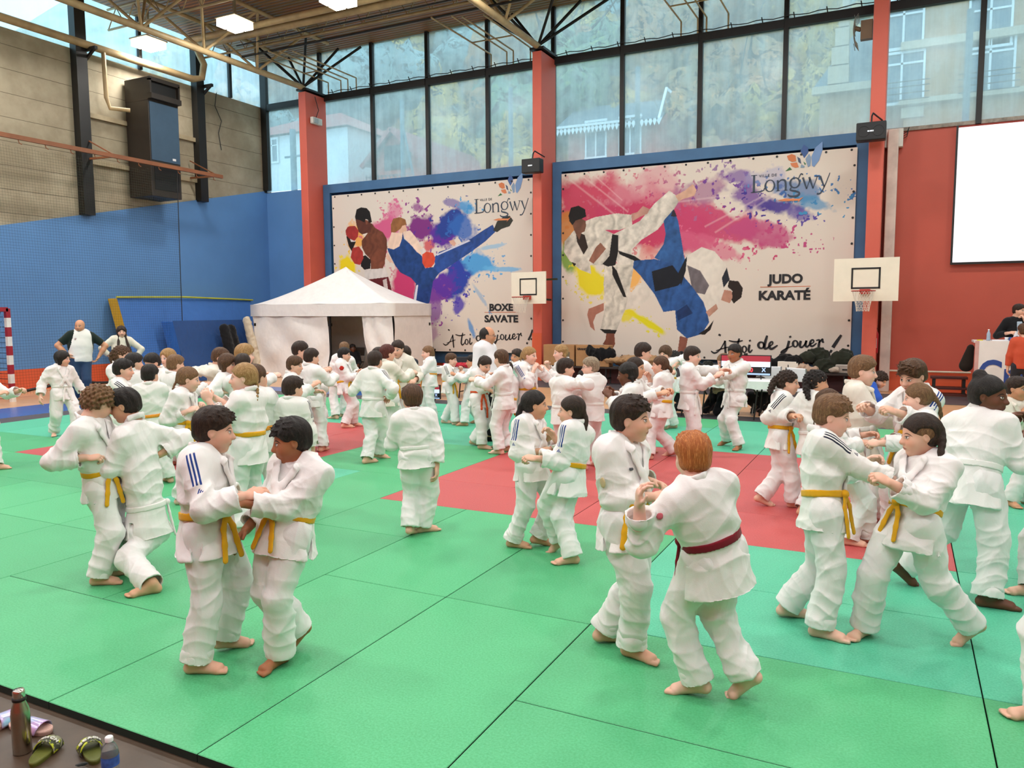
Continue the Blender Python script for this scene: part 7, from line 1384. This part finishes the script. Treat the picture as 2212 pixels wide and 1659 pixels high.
for i, (x0, x1, lab) in enumerate(((-8.42, -7.55, 'left of two cardboard boxes on the bench, with a dark screen window printed on it'), (-7.5, -6.6, 'right of two cardboard boxes on the bench, lettered GRANDIN'))):
    r = empty('cardboard_box', ((x0 + x1) / 2, 18.75, .42), lab, 'cardboard box', 'television boxes on the bench'); w2 = (x1 - x0) / 2; m = MB(); m.box((-w2, -.16, 0), (w2, .16, .545)); m.build('carton', CB, r, bevel=.01)
    if i == 0: m = MB(); m.box((-.05, -.167, .13), (w2 - .12, -.161, .36)); m.build('printed_window', mat('printed_grey', '6a604e'), r)
    else: text_obj('GRANDIN', .075, INKB, (-w2 + .04, -.168, .42), (1, 0, 0), (0, 0, 1), 'lettering', r, bold=.003)
def heap(name, c, sz, col, label, cat, n=7, sd=1):
    X_ = Field(); g_ = np.random.default_rng(sd)
    for k in range(n): p = np.array([(g_.random() - .5) * 2 * sz[0], (g_.random() - .5) * 2 * sz[1], sz[2] * (.25 + .5 * g_.random() * (1 - k / n * .3))]); X_.ell(np.array(c) + p, (sz[0] * (.35 + .25 * g_.random()), sz[1] * .6, sz[2] * (.22 + .15 * g_.random())), k=.06)
    X_.plane(np.array(c) + [0, 0, .002], (0, 0, -1), .003); V, Q = X_.mesh(.016); N = vnormals(V, Q); V = V + N * folds(V * 1.6, sd, .035)[:, None]; V[:, 2] = np.maximum(V[:, 2], c[2] + .001); tag(np_mesh(name, V, Q, clothc(col)), label, cat)
def xb(px, Y=18.75): return onY(px, 790, Y)[0]
heap('jacket', (xb(1300), 18.68, .42), (.30, .14, .62), '0f0f12', 'black jacket piled in front of the GRANDIN box', 'jacket', 9, 3)
heap('jacket', (xb(1365), 18.72, .42), (.62, .18, .30), 'a2805c', 'beige puffer jacket lying along the bench', 'jacket', 10, 4)
heap('jacket', (xb(1470), 18.72, .43), (.30, .16, .45), '121216', 'black coats piled on the bench behind the tallest boy in front of the banner foot', 'coats', 8, 5)
heap('bag', (xb(1530), 18.72, .43), (.28, .16, .24), '1c1f1a', 'dark bag on the bench left of the seated woman', 'bag', 6, 6)
heap('jacket', (xb(1690), 18.72, .43), (.38, .15, .42), '101013', 'black clothes draped behind the white box', 'jacket', 8, 7)
heap('clothes', (xb(1742), 18.62, .43), (.24, .15, .24), 'b59a86', 'heap of pale brown clothes right of the white box', 'clothes', 7, 8)
heap('bag', (xb(1785), 18.74, .43), (.46, .16, .55), '262a20', 'large dark olive rucksack on the right end of the bench', 'rucksack', 9, 9)
heap('cap', (xb(1792), 18.56, .43), (.17, .12, .15), 'b8a898', 'pale cap in front of the olive rucksack', 'cap', 4, 10)
x = xb(1703, 18.6); r = empty('carton', (x, 18.6, .43), 'white cardboard box on the bench left of the olive rucksack', 'box'); m = MB(); m.box((-.22, -.12, 0), (.22, .12, .24)); m.build('box_body', mat('white_card', 'e6dfd2', .7, var=.03), r, bevel=.008); m = MB(); m.box((.0, -.125, .06), (.02, -.121, .17)); m.build('printed_bar', BLK, r)
x = xb(1828, 18.7); r = empty('tool_case', (x, 18.7, .43), 'silver hard case with a black handle on the bench end', 'case'); m = MB(); m.box((-.22, -.14, 0), (.22, .14, .20)); m.build('shell', mat('silver_case', 'b0a8a0', .35, .4), r, bevel=.02); m = MB(); m.box((-.07, -.16, .07), (.07, -.14, .10)); m.box((-.18, -.15, .08), (-.13, -.14, .14)); m.box((.13, -.15, .08), (.18, -.14, .14)); m.build('handle', BLK, r)
# low benches by the stage
x0 = onY(2012, 812, 19.3)[0]; x1 = onY(2088, 812, 19.3)[0]; RB = mat('dark_red_brown_wood', '4a1d18', .45, var=.15)
r = empty('bench', ((x0 + x1) / 2, 19.3, FZ), 'stack of low dark red-brown benches at the foot of the red wall', 'bench'); w2 = (x1 - x0) / 2 + .02
for z in (.40, .17, -.0 + .03): m = MB(); m.box((-w2, -.16, z - .03), (w2, .16, z + .02)); m.build('seat', RB, r, bevel=.005)
for q in (-1, 1): m = MB(); m.box((q * w2 * .8 - .03, -.14, 0), (q * w2 * .8 + .03, .14, .40)); m.build('leg', BLK, r)
# ---------------------------------------------------------------- scorers' tables
CLOTHW = cloth('white_paper_cloth', 'e8e6e4', wr=.5)
def folding_table(x0, x1, y0, y1, h, label, clab, drop=.13):
    r = empty('folding_table', ((x0 + x1) / 2, (y0 + y1) / 2, FZ), label, 'table', 'folding tables beside the mats'); o_ = ((x0 + x1) / 2, (y0 + y1) / 2, FZ); m = MB(); m.box((x0, y0, h - .035), (x1, y1, h)); m.build('tabletop', mat('grey_plastic', 'bdbdbd'), r, o_, bevel=.008)
    for x in (x0 + .25, x1 - .25):
        m = MB(); m.tube([(x, y0 + .08, h - .04), (x - .05, y0 + .04, FZ + .02)], .014, 6); m.tube([(x, y1 - .08, h - .04), (x - .05, y1 - .04, FZ + .02)], .014, 6); m.tube([(x - .045, y0 + .05, .12), (x - .045, y1 - .05, .12)], .012, 6); m.tube([(x - .03, (y0 + y1) / 2, .35), ((x0 + x1) / 2, (y0 + y1) / 2, h - .05)], .012, 6); m.build('leg', BLK, r, o_)
    m = MB(); n = 40; P0 = []
    per = [(x0 - .01 + (x1 - x0 + .02) * i / n, y0 - .012) for i in range(n)] + [(x1 + .012, y0 + (y1 - y0) * i / 10) for i in range(10)] + [(x1 + .01 - (x1 - x0 + .02) * i / n, y1 + .012) for i in range(n)] + [(x0 - .012, y1 - (y1 - y0) * i / 10) for i in range(10)]; N_ = len(per)
    vs = [(x + .008 * math.sin(i * 1.1) * k, y - .012 * abs(math.sin(i * .7)) * k, h + .004 - drop * k * (1 + .06 * math.sin(i * .5))) for k in (0, .5, 1.) for i, (x, y) in enumerate(per)]
    m.add(vs, [(k * N_ + i, k * N_ + (i + 1) % N_, (k + 1) * N_ + (i + 1) % N_, (k + 1) * N_ + i) for k in range(2) for i in range(N_)], True); m.add(vs[:N_], [tuple(range(N_))]); tag(m.build('tablecloth', CLOTHW), clab, 'tablecloth', 'white tablecloths')
th = .64
tA = onY(1452, 840, 13.6)[0]; tB = onY(1672, 840, 13.6)[0]
folding_table(tA, (tA + tB) / 2 - .01, 13.45, 14.1, th, 'folding table with the TABLE 4 sign', 'white cloth over the table with the TABLE 4 sign'); folding_table((tA + tB) / 2 + .01, tB, 13.45, 14.1, th, 'folding table carrying the monitor, right of the TABLE 4 sign', 'white cloth over the table carrying the monitor')
folding_table(onY(908, 830, 14.6)[0], onY(1030, 830, 14.6)[0], 14.3, 14.9, .62, 'folding table behind the boy with the yellow belt, left of the man in white', 'white cloth over the table left of the man in white')
p = onY(1462, 842, 13.42); r = empty('table_sign', (p[0], 13.415, p[2]), 'white paper sign reading TABLE 4 hanging from the cloth', 'sign'); m = MB(); m.box((0, 0, 0), (.245, .006, .15)); m.build('paper', mat('white_paper', 'eeeef4'), r); text_obj('TABLE 4', .045, INK, (.03, -.003, .02), (1, 0, 0), (0, 0, 1), 'lettering', r, bold=.001, width=.19)
m = MB(); m.poly([(.10, -.003, .10), (.12, -.003, .08), (.14, -.003, .10), (.12, -.003, .125)]); m.build('printed_crest', INKR, r)
def monitor(name, xa, xb_, Y_, z0, z1, label, body, mark, tilt=0):
    r = empty(name, ((xa + xb_) / 2, Y_, z0), label, 'monitor', 'scoreboard monitors'); W_ = (xb_ - xa) / 2; H = z1 - z0; m = MB(); m.box((-W_, 0, 0), (W_, .04, H)); m.build('bezel', mat('black_plastic', '0d0d0e', .5), r, bevel=.004)
    def pan(za, zc, mt, nm): m = MB(); m.box((-W_ + .015, -.003, H * za), (W_ - .015, 0, H * zc)); m.build(nm, mt, r)
    pan(.03, .11, emis('screen_pale_blue', 'a8c8f0', .8), 'screen_strip'); pan(.115, .42, emis('screen_black', '0c0a0c', .3), 'screen_band'); pan(.42, .68, emis('screen_white', 'e2ecff', .95), 'screen_band'); pan(.68, .96, emis('screen_red', 'a82c3c', .8), 'screen_band')
    if body: text_obj(body, H * .28, emis('digits_red', 'f04450', 1.), (-.02 if body != '1:30' else -W_ * .06, -.008, H * .17), (1, 0, 0), (0, 0, 1), 'time_digits', r, bold=.004)
    mk = MB(); cx = W_ * .72; cz = H * .28; s_ = H * .10
    for a_, b_ in (((-1, 1), (.2, -.1)), ((1, 1), (0, .2)), ((0, .3), (-1, -1)), ((0, .0), (1, -.9)), ((-.6, 0), (.7, -.1))): mk.bar((cx + a_[0] * s_ * .8, -.008, cz + a_[1] * s_), (cx + b_[0] * s_ * .8, -.008, cz + b_[1] * s_), .003, .02 * H / .5, up=(1, 0, 0))
    mk.build('screen_emblem', emis('emblem_blue', 'bcd6ff', 1.), r)
    m = MB(); m.bar((-W_ * .6, .02, 0), (-W_ * .65, -.08, -.06), .02); m.bar((W_ * .6, .02, 0), (W_ * .65, -.08, -.06), .02); m.box((-.03, -.02, H), (.03, .02, H + .03)); m.build('stand', BLK, r); return r
q0 = onY(1557, 768, 13.95); q1 = onY(1665, 822, 13.95); monitor('monitor', q0[0], q1[0], 13.95, th + .065, q0[2] + .02, 'scoreboard monitor showing 1:30 on the table behind the brown-skinned boy', '1:30', 1)
q0 = onY(893, 829, 13.6); q1 = onY(951, 873, 13.6); rr = monitor('monitor', q0[0], q1[0], 13.6, max(.03, q1[2]), q0[2], 'low scoreboard monitor at the mat edge behind the girl with a ponytail', None, 1)
m = MB(); q = onY(925, 800, 14.5); m.box((q[0] - .05, 14.45, .62), (q[0] + .18, 14.48, .86)); m.box((q[0] - .05, 14.48, .615), (q[0] + .18, 14.7, .635)); m.build('laptop', BLK, label='open black laptop on the table left of the man in white', cat='laptop')
heap('jacket', (onY(995, 800, 14.5)[0], 14.5, .625), (.28, .13, .12), 'b01f30', 'crumpled red jacket on the table left of the man in white', 'jacket', 6, 14)
# white folding chairs
def chair(x, y, rz, lab, col='e6e6ea'):
    r = empty('folding_chair', (x, y, FZ), lab, 'chair', 'folding chairs by the scorers', rz=rz); M_ = mat('chair_plastic_' + col, col, .5, var=.03); m = MB(); m.box((-.2, -.2, .43), (.2, .2, .46)); m.build('seat', M_, r, bevel=.01); m = MB(); m.box((-.2, .2, .62), (.2, .23, .86)); m.build('backrest', M_, r, bevel=.02)
    for q in (-1, 1):
        m = MB(); m.tube([(q * .21, .23, .86), (q * .21, .16, .45), (q * .21, -.24, 0)], .012, 6); m.build('leg', mat('grey_tube', '9a9a98', .4, .6), r); m = MB(); m.tube([(q * .19, -.15, .43), (q * .19, .26, 0)], .012, 6); m.build('leg', mat('grey_tube', '9a9a98', .4, .6), r)
chair(onY(1640, 880, 14.3)[0] + .1, 14.45, 0, 'white folding chair behind the monitor table'); chair(onY(1735, 870, 14.6)[0], 14.6, 2.6, 'white folding chair standing right of the scorers table'); chair(onY(1556, 880, 14.4)[0], 14.5, 0, 'folding chair of the seated woman at table 4'); chair(onY(1455, 880, 14.3)[0], 14.45, .1, 'folding chair of the person seated behind the TABLE 4 sign'); chair(onY(1000, 870, 15)[0], 15.0, .3, 'dark folding chair behind the table left of the man in white', '26262a')
chair(onY(768, 830, 17.9)[0], 17.9, 0, 'chair inside the tent doorway', '4a4038')
# stage table with banner
ax_ = onY(2104, 740, 17.9)[0]; zt_ = onY(2105, 736, 17.9)[2]; zb_ = onY(2105, 857, 17.9)[2]
r = empty('stage_table', (ax_, 18.2, FZ), 'high table at the right edge with a blue skirt below the sponsor banner', 'table'); m = MB(); m.box((0, -.3, zt_ - FZ - .04), (3.2, .35, zt_ - FZ)); m.build('tabletop', mat('white_top', 'e2dedb'), r)
m = MB(); m.box((.02, -.28, 0), (3.2, -.26, zb_ - FZ + .03)); m.box((.02, -.28, 0), (.04, .3, zb_ - FZ + .2)); m.build('skirt', cloth('blue_skirt_cloth', '2b5f96', wr=.4), r)
r = empty('sponsor_banner', (ax_ + .02, 17.88, zb_), 'white sponsor banner with big blue letters Cre hanging from the stage table', 'banner'); hb = zt_ - zb_; m = MB(); m.box((0, 0, 0), (3.1, .006, hb)); m.build('cloth', mat('white_banner_cloth', 'eae6e2', .6, var=.03), r); m = MB(); m.box((0, -.003, 0), (.07, 0, hb)); m.build('pink_hem', mat('pink_hem', 'cfa39c'), r)
BI = mat('royal_blue_ink', '2c4a94', .5, var=.02); text_obj('Cre', hb * .66, BI, (.08, -.006, hb * .20), (1, 0, 0), (0, 0, 1), 'lettering', r, bold=.016, width=.92)
p = onY(2135, 733, 18.0); r = empty('water_bottle', (p[0], 18.0, zt_ + .002), 'small clear water bottle on the stage table', 'bottle'); m = MB(); m.lathe([(0, 0), (.035, 0), (.037, .03), (.033, .08), (.036, .13), (.014, .19), (.013, .21), (0, .21)], n=14); m.build('bottle_body', mat('clear_blue_plastic', 'a8bcd2', .2), r); m = MB(); m.lathe([(.016, .205), (.016, .225), (0, .226)], n=12); m.build('cap', mat('white_plate', 'e8e8e8'), r)
m = MB(); p = onY(2158, 733, 18.0); m.box((p[0] - .12, 17.95, zt_), (p[0] + .16, 18.15, zt_ + .02)); m.build('paper_stack', mat('white_paper', 'eeeef4'), label='loose white papers on the stage table', cat='papers')
m = MB(); p = onY(2117, 733, 18.0); m.box((p[0] - .05, 17.98, zt_), (p[0] + .05, 18.08, zt_ + .02)); m.build('sticky_note_pad', mat('yellow_pad', 'd6c234'), label='yellow note pad on the corner of the stage table', cat='note pad')
m = MB(); p = onY(2175, 733, 18.0); m.lathe([(0, 0), (.03, 0), (.038, .07), (.034, .07), (.027, .006), (0, .006)], (p[0], 18.02, zt_), n=14); m.build('paper_cup', mat('white_plate', 'e8e8e8'), label='white paper cup beside the tissue box', cat='cup')
p = onY(2196, 733, 18.0); r = empty('tissue_box', (p[0], 18.0, zt_), 'blue patterned tissue box with a white tissue sticking out', 'tissue box'); m = MB(); m.box((-.13, -.06, 0), (.13, .06, .07)); m.build('carton', mat('blue_print_card', '3a5a9c', .6, var=.5, vscale=40), r); heap_ = MB(); heap_.add([(-.06, 0, .07), (.07, 0, .07), (.05, .03, .15), (-.02, -.02, .20), (-.04, .02, .14), (0, -.03, .1)], [(0, 5, 3, 4), (5, 1, 2, 3), (0, 1, 2, 3, 4)]); heap_.build('tissue', mat('white_paper', 'eeeef4'), r)
a = onY(2098, 745, 17.95); b = onY(2090, 790, 17.95); bag('handbag', [(a + [.0, .1, -.06], b + [-.02, .1, .0], .07, .13)], ((0, 1, 0), .6), clothc('221a14'), 'dark brown bag hanging from the left corner of the stage table', 'bag')
# ---------------------------------------------------------------- foreground belongings (beside the mats)
def gp(x, y): q = gnd(x, y, FZ); return (q[0], q[1], FZ)
r = empty('steel_bottle', gp(49, 1624), 'brushed steel drinking bottle with a black ring beside the mats', 'bottle'); m = MB(); m.lathe([(0, 0), (.034, 0), (.037, .004), (.037, .17), (.034, .195), (.024, .225), (.0225, .235), (.0225, .245)], n=32); m.build('bottle_body', mat('brushed_steel', 'b8aa98', .25, 1., var=.05, vscale=20), r); m = MB(); m.lathe([(.0225, .245), (.024, .248), (.024, .275), (.020, .283), (0, .284)], n=24); m.build('cap', mat('polished_steel', 'd8cfc4', .15, 1.), r); m = MB(); m.lathe([(.0235, .232), (.027, .234), (.027, .246), (.0235, .248)], n=24); m.tube([(-.027, 0, .24), (-.034, -.004, .225), (-.036, -.004, .20), (-.033, -.002, .185)], .004, 6); m.build('carry_ring', BLK, r)
r = empty('plastic_bottle', gp(241, 1692), 'clear plastic water bottle with a blue label and white cap at the bottom edge', 'bottle'); o3 = NT('clear_plastic'); o3.base((.85, .93, .97, 1), .06, 0, .5); o3.b.inputs['Transmission Weight'].default_value = .85; o3.b.inputs['IOR'].default_value = 1.2
m = MB(); m.lathe([(0, 0), (.030, 0), (.033, .006), (.0325, .03), (.030, .035), (.0325, .042), (.0325, .075), (.0335, .08), (.0335, .125), (.030, .145), (.022, .165), (.013, .175), (.0125, .185)], n=28); m.build('bottle_body', o3.m, r); m = MB(); m.lathe([(.0338, .082), (.0338, .122)], n=28); m.build('paper_label', mat('blue_label', '3f63b0', .5, var=.35, vscale=30), r); m = MB(); m.lathe([(.0155, .180), (.0155, .196), (.013, .199), (0, .2)], n=20); m.build('cap', mat('white_plate', 'e8e8e8'), r)
def slide_shoe(pos, rz, L, cs, cstrap, label, text=None, grp='slides', camo=False, tilt=0):
    r = empty('slide_sandal', pos, label, 'sandal', grp, rz=rz); r.rotation_euler = (tilt, 0, rz); out = []
    for t in np.linspace(0, 2 * math.pi, 29)[:-1]:
        y = math.sin(t) * L / 2; x = math.cos(t) * (.040 + .008 * math.sin(t) - .006 * math.cos(2 * t)); out.append((x, y))
    m = MB(); n = len(out); vs = [(x * .94, y * .97, 0) for x, y in out] + [(x, y, .012) for x, y in out] + [(x, y, .024) for x, y in out] + [(x * .90, y * .95, .020) for x, y in out]
    m.add(vs, [(k * n + i, k * n + (i + 1) % n, (k + 1) * n + (i + 1) % n, (k + 1) * n + i) for k in range(3) for i in range(n)], True); m.add([vs[i] for i in range(3 * n, 4 * n)], [tuple(range(n))]); m.build('sole', mat('sole_' + cs, cs, .6, var=.08, vscale=30, bump=.3, bscale=300), r)
    if camo:
        t = NT('camouflage_strap'); co = t.obj(); n1 = t.noise(co, 28, 2); c = t.mix(t.math('GREATER_THAN', n1, .5), lin('3e4330'), lin('b9c62c')); c = t.mix(t.math('GREATER_THAN', t.noise(co, 22, 2, .5, 1), .56), c, lin('8a8a70')); t.base(c, .5); sm = t.m
    else:
        t = NT('iridescent_strap'); t.base(t.mix(t.mr(t.noise(t.obj(), 14, 2), .35, .65), lin('9fd4ee'), lin('d8b8e8')), .2, .3); sm = t.m
    m = MB(); N2, K2 = 18, 6; vs = []
    for i in range(N2 + 1):
        a = math.pi * i / N2
        for k in range(K2 + 1): v = k / K2; y = -.005 + (v - .1) * L * .36; wx = .043 + .004 * v; hz = .050 - .012 * v; vs.append((wx * math.cos(a), y + .008 * math.sin(a), .010 + hz * math.sin(a)))
    m.add(vs, [(i * (K2 + 1) + k, (i + 1) * (K2 + 1) + k, (i + 1) * (K2 + 1) + k + 1, i * (K2 + 1) + k + 1) for i in range(N2) for k in range(K2)], True); st = m.build('strap', sm, r); sd = st.modifiers.new('t', 'SOLIDIFY'); sd.thickness = .003
    if text:
        for i, ch in enumerate(text):
            a = math.pi * (.82 - .64 * (i + .5) / len(text)); c = Vector((.048 * math.cos(a), .030, .012 + .049 * math.sin(a))); nrm = Vector((math.cos(a), 0, math.sin(a))); xd = Vector((math.sin(a), 0, -math.cos(a))); yd = Vector((0, 1, -.15)).normalized(); text_obj(ch, .028, mat('white_print', 'f0f0e8', .5), tuple(c - xd * .009 - yd * .010 + nrm * .001), tuple(xd), tuple(yd), 'lettering', r, bold=.0008, width=.0165)
    return r
slide_shoe(gp(97, 1630), .50, .20, '5f6420', '', 'left camouflage slide sandal lettered BEACH, lying beside the steel bottle', 'BEACH', 'camouflage slide sandals', True)
slide_shoe(gp(198, 1630), 1.12, .20, '565c1e', '', 'camouflage slide sandal turned away next to the plastic bottle', 'BEACH', 'camouflage slide sandals', True)
slide_shoe(gp(66, 1578), -1.35, .23, 'cfa79a', '', 'pale pink slide sandal with an iridescent strap behind the steel bottle', None, 'pink slide sandals')
slide_shoe(gp(-4, 1572), .1, .23, 'cfa79a', '', 'pale pink slide sandal cut off by the left edge of the photo', None, 'pink slide sandals')
bag('sock', [(np.array(gp(165, 1662)) + [0, 0, .015], np.array(gp(190, 1658)) + [0, 0, .015], .018, .016)], ((0, 0, 1), .7), clothc('141a18'), 'black crumpled sock at the bottom edge near the plastic bottle', 'sock')
bag('tissue', [(np.array(gp(408, 1659)) + [0, 0, .01], np.array(gp(414, 1662)) + [0, 0, .01], .012, .008)], ((0, 0, 1), .7), clothc('d8cec4'), 'small pale scrap by the mat edge at the bottom', 'scrap')
import time as _time
_t0 = _time.time()
for k in PEOPLE:
    if globals().get('ONLY') and k['seed'] not in ONLY: continue
    if isinstance(k.get('jm'), str): k['jm'] = clothc(k['jm'])
    if isinstance(k.get('tm'), str): k['tm'] = clothc(k['tm'])
    if k.get('top_wear', 'gi') == 'gi': k['group'] = G_
    if k.get('stand') is None: k.pop('stand', None)
    build_person('person', k)
print('people', round(_time.time() - _t0, 1), 's')
